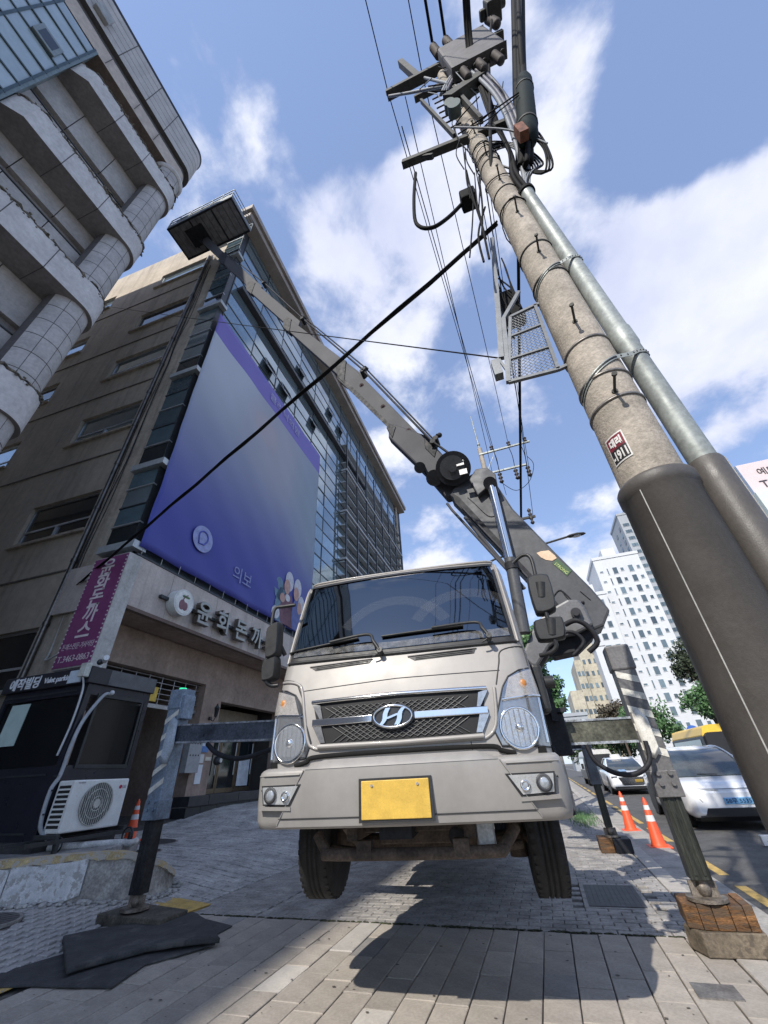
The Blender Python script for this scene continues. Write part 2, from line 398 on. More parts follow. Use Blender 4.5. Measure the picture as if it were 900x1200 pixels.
blocks('forecourt_block', -4.60, -3.56, 5.42, 26, .225, .1125, M_BLOCK, flat, pav)
# fan-laid setts at the near left, one object each
mb = MB(); w_ = .115
mb.loft([[(-.05, -.05, -.04), (.05, -.05, -.04), (.05, .05, -.04), (-.05, .05, -.04)], [(-.05, -.05, -.008), (.05, -.05, -.008), (.05, .05, -.008), (-.05, .05, -.008)],
         [(-.042, -.042, 0), (.042, -.042, 0), (.042, .042, 0), (-.042, .042, 0)]], False)
M_FAN = mat('fan_sett', (.36, .35, .34), .8, var=.12, scale=6, bump=.4, bscale=90, rnd=.12)
fan0 = mb.build('fan_sett', M_FAN, fc); cand = []
for ri in range(6, 62):
    rr = .112*ri; nn = max(4, int(rr*2*math.pi/.116))
    for q in range(nn):
        an = 2*math.pi*(q+.5*(ri % 2))/nn; x = -4.1+rr*math.cos(an); y = 1.2+rr*math.sin(an)
        if -8.8 < x < -4.68 and 2.5 < y < 5.55 and not in_plat(x, y) and math.hypot(x+6.05, y-4.2) > .33: cand.append((x, y, an))
seen = set(); uniq = []
for c in cand:
    uniq.append(c)
def inview(x, y):
    p = RC.T @ np.array([x, y, g(x, y)-CAM_H])
    if p[2] <= 0: return None
    u, v = CX+F_PX*p[0]/p[2], CY+F_PX*p[1]/p[2]
    return (u, v)
uniq.sort(key=lambda c: (0 if (inview(c[0], c[1]) and -20 < inview(c[0], c[1])[0] and inview(c[0], c[1])[1] < 1215) else 1, c[0]**2+c[1]**2))
rest = MB(); f1 = True
for i, (x, y, an) in enumerate(uniq):
    z = g(x, y)+random.uniform(-.004, .004); s_ = random.uniform(.95, 1.1)
    if i < 290:
        o = fan0 if f1 else inst(fan0, 'fan_sett', fc, (0, 0, 0)); f1 = False
        o.location = (x, y, z); o.rotation_euler = (random.uniform(-.008, .008), random.uniform(-.008, .008)-0, an); o.scale = (s_, s_*1.05, 1)
    else:
        rest.bx(-.048, .048, -.048, .048, -.04, 0, xf=Matrix.Translation((x, y, z)) @ Matrix.Rotation(an, 4, 'Z'))
if rest.v: rest.build('fan_sett_rest', M_FAN, fc, kind='stuff')
# raised platform behind a rough kerb wall
M_KW = mat('kerb_wall_stone', (.46, .44, .41), .85, var=.22, scale=4, bump=1.0, bscale=14, streak=.5, two=(.28, .26, .235))
mb = MB(); n = len(PLAT); mb.prism([(x, y, -.3) for x, y in PLAT][::-1], (0, 0, .3+.60-.0)); mb.build('platform', mat('platform_concrete', (.27, .26, .25), .9, var=.2, scale=3, bump=.4, bscale=50), kind='structure')
kw = thing('kerb_wall', 'low rough stone kerb wall with faded yellow top and rounded end', 'kerb wall', (-6.2, 4.75, .1))
path = spline([(-12.5, .35, .60), (-9, 2.9, .60), (-7.0, 4.30, .60), (-6.30, 4.78, .60), (-5.85, 5.12, .595), (-5.55, 5.38, .56), (-5.38, 5.68, .44), (-5.42, 5.95, .30), (-5.6, 6.2, .24)], 8)
def wallring(p, q, off0, off1, z0, z1):
    d = (q-p); d.z = 0; d.normalize(); nrm = Vector((d.y, -d.x, 0))
    return [p+nrm*off0+Vector((0, 0, z0-p.z)), p+nrm*off1+Vector((0, 0, z0-p.z)), p+nrm*(off1-.02)+Vector((0, 0, z1-p.z)), p+nrm*off0+Vector((0, 0, z1-p.z))]
rings = [wallring(path[i], path[min(i+1, len(path)-1)] if i < len(path)-1 else path[i]+(path[i]-path[i-1]), -.12, .10, -.2, path[i].z+random.uniform(-.008, .008)) for i in range(len(path))]
MB().loft(rings, False).build('wall_stone', M_KW, kw, bev=.02)
rings = [wallring(path[i], path[min(i+1, len(path)-1)] if i < len(path)-1 else path[i]+(path[i]-path[i-1]), -.115, .106, path[i].z-.06+random.uniform(-.012, .012), path[i].z+.012) for i in range(16, len(path))]
MB().loft(rings, False).build('painted_top', mat('faded_yellow', (.46, .35, .18), .85, var=.18, scale=8, spots=(9, .46, (.38, .35, .30)), bump=.6, bscale=30), kw)
mb = MB()
for i in range(18, 30, 2):
    p, q = path[i], path[i+1]; d = (q-p).normalized(); nrm = Vector((d.y, -d.x, 0))
    zt = p.z-.06
    mb.prism([p+nrm*.103+Vector((0, 0, zt-p.z)), p+d*.20+nrm*.103+Vector((0, 0, zt-p.z+random.uniform(-.03, .02))), p+d*.2+nrm*.108+Vector((0, 0, .18-p.z+random.uniform(-.02, .06))), p+nrm*.108+Vector((0, 0, .16-p.z))], nrm*.006)
mb.build('paint_patch', mat('flaking_white', (.60, .60, .60), .8, var=.12, scale=12, spots=(11, .52, (.36, .35, .33))), kw)
# rubble along its foot
mb = MB()
for i in range(160):
    p = path[random.randint(15, len(path)-2)]; d = (path[min(len(path)-1, path.index(p)+1)]-p).normalized(); nrm = Vector((d.y, -d.x, 0))
    q = p+nrm*random.uniform(.10, .22)+d*random.uniform(-.1, .1); r_ = random.uniform(.012, .04)
    mb.sphere((q.x, q.y, g(q.x, q.y)+r_*.3), r_, 6, (1.3, 1, .6))
mb.build('rubble', M_SETT, kw, kind='stuff')
# yellow edge line on the pavement, broken where the mats lie
mb = MB(); mb.bx(-4.60, -4.44, 1.5, 3.95, .001, .0052); mb.bx(-4.6, -4.44, 4.7, 5.75, .001, .0052); mb.build('edge_line', M_YEL, kind='structure')
mb = MB(); mb.prism([(-5.35, 5.45, .04), (-4.5, 5.2, .012), (-4.42, 5.75, .012), (-5.1, 5.85, .04)], (0, 0, .006)); mb.build('edge_line_return', M_YEL, kind='structure')
# round manholes
def roundcover(x, y, r, lab):
    t = thing('manhole_cover', lab, 'manhole cover', (x, y, g(x, y)))
    s_ = Matrix.Translation((x, y, g(x, y)+.006)) @ Matrix.Rotation(.06, 4, 'Y')
    MB(s_).cyl((0, 0, -.03), (0, 0, .0), r, n=28).build('frame', mat('cover_frame', (.3, .28, .26)), t)
    mb = MB(s_).cyl((0, 0, -.03), (0, 0, .004), r*.9, n=28)
    for a in fr(-.8, .8, 8):
        w = r*.85*math.sqrt(max(0, 1-a*a)); mb.bx(-w, w, a*r*.85-.008, a*r*.85+.008, .0035, .008)
    mb.build('lid', mat('cover_iron', (.085, .08, .08)), t)
roundcover(-6.05, 4.2, .27, 'dark oval-looking round cover in the fan-laid setts')
roundcover(-8.2, 8.6, .40, 'round dark cover in the forecourt beside the orange cone')
roundcover(-7.6, 7.75, .26, 'smaller round cover in front of the kiosk forecourt')
# ------------------------------------------------------------------ the office building with the banner
M_B1 = mat('render_wall', (.50, .435, .35), .9, var=.08, scale=.6, bump=.35, bscale=70, streak=.40)
M_B1P = mat('pilaster_stone', (.47, .41, .33), .85, var=.12, scale=1.2, bump=.25, bscale=90, streak=.6)
M_SLG = mat('curtain_glass', (.30, .38, .43), .06, var=.06, scale=.3, spec=1.0, rnd=.22, metal=.65)
M_SLB = mat('bay_teal_glass', (.085, .135, .165), .07, var=.1, scale=.4, spec=.9, rnd=.35, metal=.3)
M_SLD = mat('dark_glass', (.012, .018, .022), .05, var=.0, spec=.8)
M_ALU = mat('aluminium_frame', (.52, .54, .55), .35, metal=.7, var=.06)
M_DALU = mat('dark_frame', (.055, .06, .065), .4, metal=.5, var=.1)
M_FAS = mat('fascia_panel', (.52, .455, .41), .6, var=.08, scale=2, streak=.45)
M_SOF = mat('lower_wall', (.36, .27, .215), .85, var=.12, scale=1.2, streak=.25)
M_ROOF = mat('eave_metal', (.30, .255, .22), .6, var=.1, scale=1)
PIV = Matrix.Translation((-9, 6.5, 0)) @ Matrix.Rotation(R(1.3), 4, 'Z') @ Matrix.Translation((9, -6.5, 0))
def B(): return MB(PIV)
b1 = thing('office_building', 'tall brown office building with glass street side and large blue banner, behind the truck', 'building', (-9, 6.5, 0))
BT = 26.6                                     # roof
rows = [(3.3, 4.8), (7.75, 9.25), (12.1, 13.55), (16.0, 17.4), (19.75, 21.2), (24.0, 25.35)]
cols = [(-27.5, -23.5), (-20.9, -17.75), (-14.45, -11.45)]
wall = B(); zprev = -.3
for (z0, z1) in rows+[(BT+1.4, None)]:
    wall.bx(-31, -11.05, 6.5, 6.9, zprev, z0)
    if z1 is None: break
    xp = -31
    for c0, c1 in cols: wall.bx(xp, c0, 6.5, 6.9, z0, z1); xp = c1
    wall.bx(xp, -11.05, 6.5, 6.9, z0, z1); zprev = z1
wall.bx(-31, -30.6, 6.9, 30, -.3, BT+1.4)
wall.bx(-31, -9.6, 29.6, 30, 5, BT)
wall.build('wall', M_B1, b1)
mb = B(); mb.bx(-30.5, -9.6, 6.95, 29.5, BT-.3, BT); mb.build('roof', M_ROOF, b1)
mb = B()
for z in (6.35, 10.9, 14.75, 18.55, 22.75): mb.bx(-30.9, -11.06, 6.47, 6.497, z, z+.05)
mb.build('string_course', mat('course_line', (.17, .145, .12), .9, var=.2), b1, kind='stuff')
for z0, z1 in rows:
    for c0, c1 in cols: B().bx(c0-.12, c1+.10, 6.40, 6.496, z0-.11, z0-.02).build('window_sill', M_B1P, b1)
random.seed(11)
for ri, (z0, z1) in enumerate(rows):
    for ci, (c0, c1) in enumerate(cols):
        w = c1-c0; mb = B(); y0, y1 = 6.60, 6.68
        mb.bx(c0, c1, y0, y1, z0, z0+.07); mb.bx(c0, c1, y0, y1, z1-.07, z1)
        mb.bx(c0, c0+.07, y0, y1, z0+.07, z1-.07); mb.bx(c1-.07, c1, y0, y1, z0+.07, z1-.07)
        xm = c0+w*.5; zm = z0+(z1-z0)*.36
        mb.bx(c0+.07, c1-.07, y0, y1, zm-.03, zm+.03); mb.bx(xm-.04, xm+.04, y0-.01, y1, z0+.07, zm-.03)
        wf = mb.build('window', M_ALU, b1)
        for a0, a1, h0, h1 in ((c0+.07, c1-.07, zm+.03, z1-.07), (c0+.07, xm-.04, z0+.07, zm-.03), (xm+.04, c1-.07, z0+.07, zm-.03)):
            pm = B(); tl = random.uniform(-.006, .006)
            pm.prism([(a0, y0+.03+tl, h0), (a1, y0+.03-tl, h0), (a1, y0+.03-tl, h1), (a0, y0+.03+tl, h1)], (0, .012, 0))
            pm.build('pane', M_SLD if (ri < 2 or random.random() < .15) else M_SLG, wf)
        bl = B()                                # blind or ceiling seen inside, a faint glow put into its material
        if (ri, ci) in ((1, 2),): bl.bx(c0+.1, c1-.1, 6.66+.02, 6.70, z0+.72, z1-.08); bl.build('blind', mat('glowing_blind', (.62, .60, .42), .8, emit=.12), wf)
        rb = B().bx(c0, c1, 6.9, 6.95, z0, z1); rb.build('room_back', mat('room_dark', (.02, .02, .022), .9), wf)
# pilaster, downpipe, cables, corner glass bay
B().bx(-11.05, -10.02, 6.40, 6.9, -.3, BT-.6).build('pilaster', M_B1P, b1)
mb = B(); mb.cyl((-10.97, 6.32, .6), (-10.97, 6.32, BT-2.0), .07, n=12)
for z in fr(1.2, 24, 13): mb.cyl((-10.97, 6.32, z), (-10.97, 6.32, z+.09), .088, n=12); mb.bx(-10.99, -10.95, 6.32, 6.42, z+.02, z+.06)
mb.build('downpipe', mat('zinc_pipe', (.16, .145, .13), .32, metal=.85, var=.2, scale=2), b1)
mb = B(); random.seed(4)
for k in range(3):
    xo = -10.80+.07*k
    mb.tube(spline([(xo+random.uniform(-.09, .09), 6.37-.015*(k % 2), z) for z in fr(5.0, 23.5, 11)], 5), .011+.004*(k % 2), 5)
mb.build('wall_cables', mat('black_cable', (.02, .02, .022), .5), b1)
M_LEDGE = mat('bay_ledge', (.43, .46, .47), .45, metal=.4, var=.1)
ledges = [6.6, 9.45, 13.95, 18.55, 23.2]
for zi, zl in enumerate(ledges):
    mb = B(); mb.bx(-10.02, -8.80, 6.18, 6.42, zl-.16, zl+.05); mb.bx(-8.99, -8.80, 6.42, 6.6, zl-.16, zl+.05)
    mb.build('bay_ledge', [M_LEDGE], b1)
    ztop = ledges[zi+1]-.16 if zi+1 < len(ledges) else BT-.6
    n = 5 if ztop-zl > 3 else 4
    hh = (ztop-zl-.05)/n
    for k in range(n):
        za = zl+.05+k*hh; t_ = random.uniform(-.012, .012)
        pm = B(); pm.prism([(-10.0, 6.33+t_, za+.025), (-9.03, 6.33-t_, za+.025), (-9.03, 6.33-t_, za+hh-.025), (-10.0, 6.33+t_, za+hh-.025)], (0, .02, 0))
        pm.build('pane', [M_SLB, M_SLB, M_SLG][random.randint(0, 2)] if k else M_SLD, b1)
        B().bx(-10.02, -8.985, 6.285 if k in (1, 3) else 6.305, 6.40, za-.025, za+.02).build('transom', M_ALU if k in (1, 3) else M_DALU, b1)
B().bx(-9.03, -8.99, 6.30, 6.6, 6.5, BT-.6).build('corner_post', M_DALU, b1)
B().bx(-10.02, -9.06, 6.45, 6.6, 6.2, BT-.6).build('bay_back', mat('bay_inside', (.03, .035, .04), .7), b1)
# street side: glass panes with transoms (each pane an object near us), louvre fins farther along
random.seed(5)
pane0 = MB(Matrix.Translation((-9, 6.5, 0))).bx(-.012, .012, .02, 2.08, .025, .865).build('pane', M_SLG, b1); fp = True
npan = 0
for j in range(24):
    for i in range(13):
        z = 5.9+j*.89; y = 6.62+i*2.1
        if z+.9 > BT: continue
        if 6.6 < z < 16.9 and y+2.1 < 15.9: continue            # behind the banner
        loc = PIV @ Vector((-8.99, y, z)) - Vector((-9, 6.5, 0))
        rot = (random.uniform(-.004, .004), random.uniform(-.007, .007), R(1.3)+random.uniform(-.006, .006))
        if npan < 285:
            o = pane0 if fp else inst(pane0, 'pane', b1, (0, 0, 0)); fp = False
            o.location = loc; o.rotation_euler = rot; npan += 1
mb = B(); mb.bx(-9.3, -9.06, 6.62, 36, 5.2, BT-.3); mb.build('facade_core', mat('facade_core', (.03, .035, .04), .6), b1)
mb = B()
for j in range(25):
    z = 5.9+j*.89
    mb.bx(-9.05, -8.955, 6.6, 34.5, z-.025, z+.025)
for i in range(15): mb.bx(-9.05, -8.958, 6.62+i*2.1-.02, 6.62+i*2.1+.02, 5.9, BT-.3)
mb.build('mullion_grid', M_DALU, b1)
mb = B()                                      # projecting light fins over the far half, with recessed dark bands between
for j in range(21):
    z = 5.6+j*.89+.3
    if z > 22.5: break
    mb.bx(-8.95, -8.62, 19.5, 34.2, z, z+.07)
    if j % 4 == 3: mb.bx(-8.94, -8.5, 19.5, 34.3, z+.18, z+.32)
mb.build('sunshade_fins', mat('fin_grey', (.42, .43, .44), .6, var=.08), b1, kind='stuff')
mb = B()
for i in range(8): mb.bx(-8.61, -8.53, 19.6+i*2.05, 19.72+i*2.05, 5.5, 23.2)
mb.build('fin_bracket', M_DALU, b1)
B().bx(-8.95, -8.66, 6.9, 24, 20.86, 21.06).build('dark_ledge', mat('ledge_dark', (.05, .05, .055), .5), b1)
for (y, z) in ((9.6, 18.55), (11.2, 18.55), (14.6, 19.4), (17.0, 22.9), (18.8, 22.9), (12.6, 22.0)):   # hopper windows ajar
    w_ = B(); w_.beam((-8.92, y+.05, z+.75), (-8.70, y+.05, z+.02), .04, .04); w_.beam((-8.92, y+.95, z+.75), (-8.70, y+.95, z+.02), .04, .04)
    w_.bx(-8.72, -8.68, y+.07, y+.93, z, z+.05); f = w_.build('hopper_window', M_ALU, b1)
    B().prism([(-8.91, y+.07, z+.74), (-8.91, y+.93, z+.74), (-8.70, y+.93, z+.05), (-8.70, y+.07, z+.05)], (.012, 0, .01)).build('pane', M_SLD, f)
mb = B(); mb.bx(-11.2, -8.35, 5.75, 36.2, BT-.55, BT-.1); mb.bx(-11.2, -8.20, 5.60, 36.4, BT-.1, BT+.35); mb.build('eave', M_ROOF, b1, bev=.02)
B().bx(-10.8, -8.9, 6.6, 35.8, BT+.35, BT+1.3).build('parapet', M_ROOF, b1)
# upper wing wall closing the far end
B().bx(-16, -8.9, 34.55, 34.9, 4.9, BT-.6).build('end_wall', M_B1, b1)

# ---- canopy with panels
mb = B(); random.seed(3)
yy = 6.38
for w in (1.25, 1.9, 1.9, 1.9, 1.9, 1.9, 1.9, 1.9):
    B().bx(-8.76, -8.70, yy+.006, yy+w-.006, 4.95, 6.22).build('fascia_panel', M_FAS, b1); yy += w
B().bx(-11.0, -8.77, 6.30, 6.37, 4.96, 6.22).build('fascia_return', M_FAS, b1)
B().bx(-8.80, -8.66, 6.30, yy, 4.86, 4.945).build('fascia_trim', mat('trim_brown', (.16, .11, .09), .6, var=.1), b1)
B().bx(-8.80, -8.68, 6.30, yy, 6.225, 6.27).build('fascia_cap', M_DALU, b1)
B().bx(-9.05, -8.78, 6.38, yy, 6.0, 6.20).build('canopy_top', M_ROOF, b1)
B().bx(-9.75, -8.80, 6.38, yy, 4.88, 4.94).build('soffit', M_SOF, b1)
# lower wall with the two recesses
lw = B()
lw.bx(-10.1, -9.76, 6.42, 7.2, -.3, 4.87); lw.bx(-10.1, -9.76, 7.2, 22, 3.95, 4.87)
lw.bx(-10.1, -9.76, 10.98, 11.85, -.3, 3.95); lw.bx(-10.1, -9.76, 11.85, 15.6, 3.55, 3.95); lw.bx(-10.1, -9.76, 15.6, 22, -.3, 3.95)
lw.bx(-13.0, -10.1, 10.98, 11.3, -.3, 3.95)
lw.build('lower_wall', M_SOF, b1)
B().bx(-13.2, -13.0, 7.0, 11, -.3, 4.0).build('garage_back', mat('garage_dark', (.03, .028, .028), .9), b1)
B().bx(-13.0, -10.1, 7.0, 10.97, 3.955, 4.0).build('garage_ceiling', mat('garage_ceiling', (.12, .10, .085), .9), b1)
mb = B()                                      # roller grille half down in the garage opening
for z in fr(3.2, 3.9, 5): mb.cyl((-9.98, 7.21, z), (-9.98, 10.97, z), .014, n=6)
for y in fr(7.5, 10.8, 7): mb.cyl((-9.98, y, 3.2), (-9.98, y, 3.93), .012, n=6)
mb.bx(-10.02, -9.94, 7.21, 10.97, 3.10, 3.19); mb.build('roller_grille', mat('steel_grille', (.40, .40, .40), .4, metal=.7), b1)
tag(B().bx(-9.92, -9.90, 8.55, 9.25, 3.25, 3.62).build('garage_sign', mat('yellow_sign', (.70, .48, .08), .6, var=.1), loc=(-9.9, 8.9, 3.25)), 'small yellow sign on the roller grille behind the kiosk', 'sign')
# dark granite base under the entrance
M_GR = mat('dark_granite', (.035, .037, .042), .35, var=.15, scale=6, bump=.1, bscale=120, rnd=.2)
for i, (y0, y1) in enumerate(((10.9, 11.75), (11.75, 13.2), (13.2, 14.6), (14.6, 16.2), (16.2, 18))):
    B().bx(-10.08, -9.52, y0+.008, y1-.008, .76, 1.00).build('granite_block', M_GR, b1, bev=.006)
for i, (y0, y1) in enumerate(((10.9, 11.5), (11.5, 12.2), (12.2, 13.9), (13.9, 15.3), (15.3, 17.0))):
    B().bx(-10.06, -9.57, y0+.008, y1-.008, .0, .745).build('granite_block', M_GR, b1, bev=.006)
B().bx(-10.05, -9.6, 10.92, 18, -.2, .98).build('granite_mortar', mat('mortar_pale', (.30, .30, .29), .9), b1)
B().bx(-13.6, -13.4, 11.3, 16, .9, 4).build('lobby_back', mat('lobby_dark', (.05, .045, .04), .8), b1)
B().bx(-13.6, -9.8, 22.0, 22.2, -.3, 4.9).build('shop_end_wall', M_SOF, b1)
B().bx(-9.3, -9.06, 22.0, 36, -.3, 5.2).build('shop_front', mat('shop_front', (.10, .095, .09), .5, var=.2), b1)
B().bx(-13.4, -10.11, 15.62, 15.8, -.2, 4).build('lobby_side', mat('lobby_dark', (.05, .045, .04)), b1)
B().bx(-13, -10.05, 11.3, 15.6, .90, .985).build('entrance_floor', M_GR, b1)
mb = B(); mb.bx(-10.9, -10.1, 11.32, 11.5, .98, 3.55); mb.bx(-10.9, -10.8, 11.5, 12.5, .98, 3.55); mb.bx(-10.9, -10.8, 12.5, 15.6, 3.0, 3.55); mb.build('entrance_wall', mat('entrance_panel', (.33, .28, .21), .7, var=.1), b1)
M_BRZ = mat('bronze_frame', (.20, .15, .10), .35, metal=.6, var=.1)
for y0 in (12.5, 13.55, 14.6):
    mb = B(); mb.bx(-10.86, -10.78, y0, y0+.07, .99, 2.99); mb.bx(-10.86, -10.78, y0+.96, y0+1.03, .99, 2.99); mb.bx(-10.86, -10.78, y0+.07, y0+.96, 2.9, 2.99); mb.bx(-10.86, -10.78, y0+.07, y0+.96, .99, 1.12)
    dr = mb.build('entrance_door', M_BRZ, b1)
    B().bx(-10.83, -10.81, y0+.07, y0+.96, 1.12, 2.9).build('pane', M_SLD, dr)
    B().cyl((-10.72, y0+.82, 1.5), (-10.72, y0+.82, 2.5), .02, n=8).build('handle', M_ALU, dr)
for (a_, b_, c_, d_) in ((12.7, 12.95, 2.4, 2.62), (12.7, 12.95, 1.95, 2.2), (14.7, 15.4, 1.15, 2.0)): B().bx(-10.775, -10.77, a_, b_, c_, d_).build('door_notice', mat('notice_paper', (.66, .70, .74), .7), b1)
# things fixed to the wall between the openings
t = thing('wall_lantern', 'small black carriage lantern on the wall between the two openings', 'lantern', PIV @ Vector((-9.75, 11.40, 3.1)))
mb = B(); mb.cyl((-9.75, 11.4, 3.0), (-9.68, 11.4, 3.0), .05); mb.tube(spline([(-9.72, 11.4, 3.0), (-9.6, 11.4, 2.92), (-9.52, 11.4, 3.02)]), .012); mb.build('bracket', M_DALU, t)
B().lathe((-9.52, 11.4, 3.02), [(.02, 0), (.05, .03), (.075, .25), (.09, .26), (.03, .34), (.01, .40)], 6).build('lantern_body', M_DALU, t)
B().lathe((-9.52, 11.4, 3.06), [(.045, 0), (.06, .17)], 6).build('lantern_glass', mat('lamp_glass', (.5, .5, .46), .2), t)
t = thing('meter_cabinet', 'grey steel meter cabinet with two rows of small holes on the wall pier', 'cabinet', PIV @ Vector((-9.74, 10.95, 1.5)))
B().bx(-9.755, -9.55, 10.55, 11.08, 1.55, 2.42).build('box', mat('cabinet_grey', (.33, .34, .34), .5, var=.08), t, bev=.01)
mb = B()
for z in (1.98, 2.28):
    for y in fr(10.64, 10.98, 3): mb.cyl((-9.55, y, z), (-9.545, y, z), .022, n=10)
mb.build('hole', mat('hole_black', (.01, .01, .01), .6), t)
def notice(y0, y1, z0, z1, colr, lab, nm='notice'):
    t = thing(nm, lab, 'notice', PIV @ Vector((-9.75, y0, z0)))
    B().bx(-9.758, -9.735, y0, y1, z0, z1).build('board', mat('n_'+str(colr), colr, .5, var=.05), t); return t
t = notice(11.30, 11.55, 2.10, 2.85, (.60, .64, .68), 'white notice with a blue foot above the white sheet on the wall pier')
B().bx(-9.734, -9.72, 11.26, 11.58, 2.08, 2.24).build('blue_holder', mat('holder_blue', (.08, .20, .45), .4), t)
B().cyl((-9.734, 11.42, 2.55), (-9.728, 11.42, 2.55), .09, n=20).build('emblem', mat('emblem_grey', (.36, .40, .46), .5), t)
notice(11.28, 11.46, 1.80, 2.03, (.62, .62, .60), 'small square white box under the blue holder on the wall pier')
notice(11.22, 11.48, 1.28, 1.76, (.70, .72, .74), 'larger white sheet low on the wall pier')
notice(11.54, 11.80, 1.86, 1.96, (.66, .60, .48), 'narrow cream strip beside the square white box')
t = thing('wall_post_lamp', 'small round black fitting standing by the entrance door', 'fitting', PIV @ Vector((-9.7, 11.95, 1.75)))
B().sphere((-9.62, 11.97, 1.86), .13, 14).build('housing', M_DALU, t)
B().cyl((-9.50, 11.95, 1.86), (-9.47, 11.95, 1.86), .06, n=14).build('lens', M_ALU, t)
B().cyl((-9.75, 11.97, 1.86), (-9.65, 11.97, 1.86), .03).build('stem', M_DALU, t)

# ---- canopy lettering
t = thing('shop_lettering', 'raised steel letters and round emblem along the beige canopy', 'sign', PIV @ Vector((-8.55, 7.6, 5.1)))
rail = B(); rail.bx(-8.69, -8.60, 7.30, 12.9, 5.42, 5.50); rail.build('mounting_rail', M_DALU, t)
M_CH = mat('brushed_steel', (.34, .335, .30), .35, metal=.75, var=.08, scale=10)
M_CHS = mat('letter_side', (.16, .14, .12), .4, metal=.6)
mb = B(); mb.cyl((-8.68, 7.92, 5.46), (-8.42, 7.92, 5.46), .36, n=32); mb.build('emblem_drum', mat('drum_white', (.66, .67, .64), .4), t, bev=.015)
mb = B(); mb.cyl((-8.419, 7.92, 5.46), (-8.414, 7.92, 5.46), .31, n=32); mb.build('emblem_face', mat('drum_face', (.76, .76, .72), .5), t)
mb = B()
for (yy, zz, r_, sq) in ((7.86, 5.38, .11, (1, 1, 1.3)), (7.98, 5.36, .10, (1, 1, 1.2))): mb.sphere((-8.414, yy, zz), r_, 14, (.12, sq[1], sq[2]))
mb.tube(spline([(-8.405, 7.86, 5.5), (-8.40, 7.90, 5.62), (-8.405, 8.0, 5.68)]), .012)
mb.build('emblem_fruit', mat('fruit_purple', (.22, .10, .12), .5), t)
mb = B()
for a in (-.5, .2, .9): mb.sphere((-8.41, 7.93+.1*a, 5.62), .055, 10, (.2, 1.3, .6))
mb.build('emblem_leaf', mat('leaf_green', (.10, .20, .08), .5), t)
for k, ch in enumerate('윤화돈까스'):
    y0 = 8.50+k*.90
    bd = B(); bd.text(ch, .72, (-8.62, y0, 5.18), (0, 1, 0), (0, 0, 1), .15, bold=.022); lt = bd.build('letter', M_CHS, t)
    fc_ = B(); fc_.text(ch, .72, (-8.469, y0, 5.18), (0, 1, 0), (0, 0, 1), .012, bold=.012); fc_.build('letter_face', M_CH, lt)
# ---- the purple projecting sign
t = thing('purple_sign', 'tall purple box sign with white Korean letters at the building corner', 'sign', (-9.0, 6.1, 3.2))
ma = MB().bx(-9.52, -8.42, 5.93, 6.30, 3.42, 6.06); ma.build('box', mat('sign_box', (.48, .47, .44), .6, var=.12, streak=.5, scale=2), t, bev=.01)
MB().bx(-9.50, -8.44, 5.915, 5.93, 3.45, 6.03).build('face', mat('sign_purple', (.21, .045, .145), .45, var=.08, scale=1.5, streak=.15), t)
M_SW = mat('sign_letters', (.68, .60, .60), .5, var=.05)
for k, ch in enumerate('윤화돈까스'):
    MB().text(ch, .47, (-8.97, 5.914, 5.59-k*.385), (1, 0, 0), (0, 0, 1), .006, align='CENTER', bold=.008).build('letter', M_SW, t)
MB().text('돈까스전문·기사식당', .15, (-8.97, 5.914, 3.83), (1, 0, 0), (0, 0, 1), .004, align='CENTER', fit=.92).build('small_lettering', M_SW, t)
MB().text('T.3463-0863', .19, (-8.97, 5.914, 3.56), (1, 0, 0), (0, 0, 1), .004, align='CENTER', fit=.9).build('phone_number', M_SW, t)
mb = MB()
for k in range(26): mb.cyl((-9.49, 5.915, 3.5+k*.098), (-9.49, 5.905, 3.5+k*.098), .018, n=8); mb.cyl((-8.45, 5.915, 3.5+k*.098), (-8.45, 5.905, 3.5+k*.098), .018, n=8)
mb.build('edge_bulbs', M_SW, t)
MB().tube(spline([(-9.4, 6.0, 3.9), (-10.1, 6.1, 3.75), (-10.5, 6.35, 4.1), (-10.6, 6.38, 5.5)]), .022).build('feed_cable', mat('grey_cable', (.45, .45, .43), .5), t)

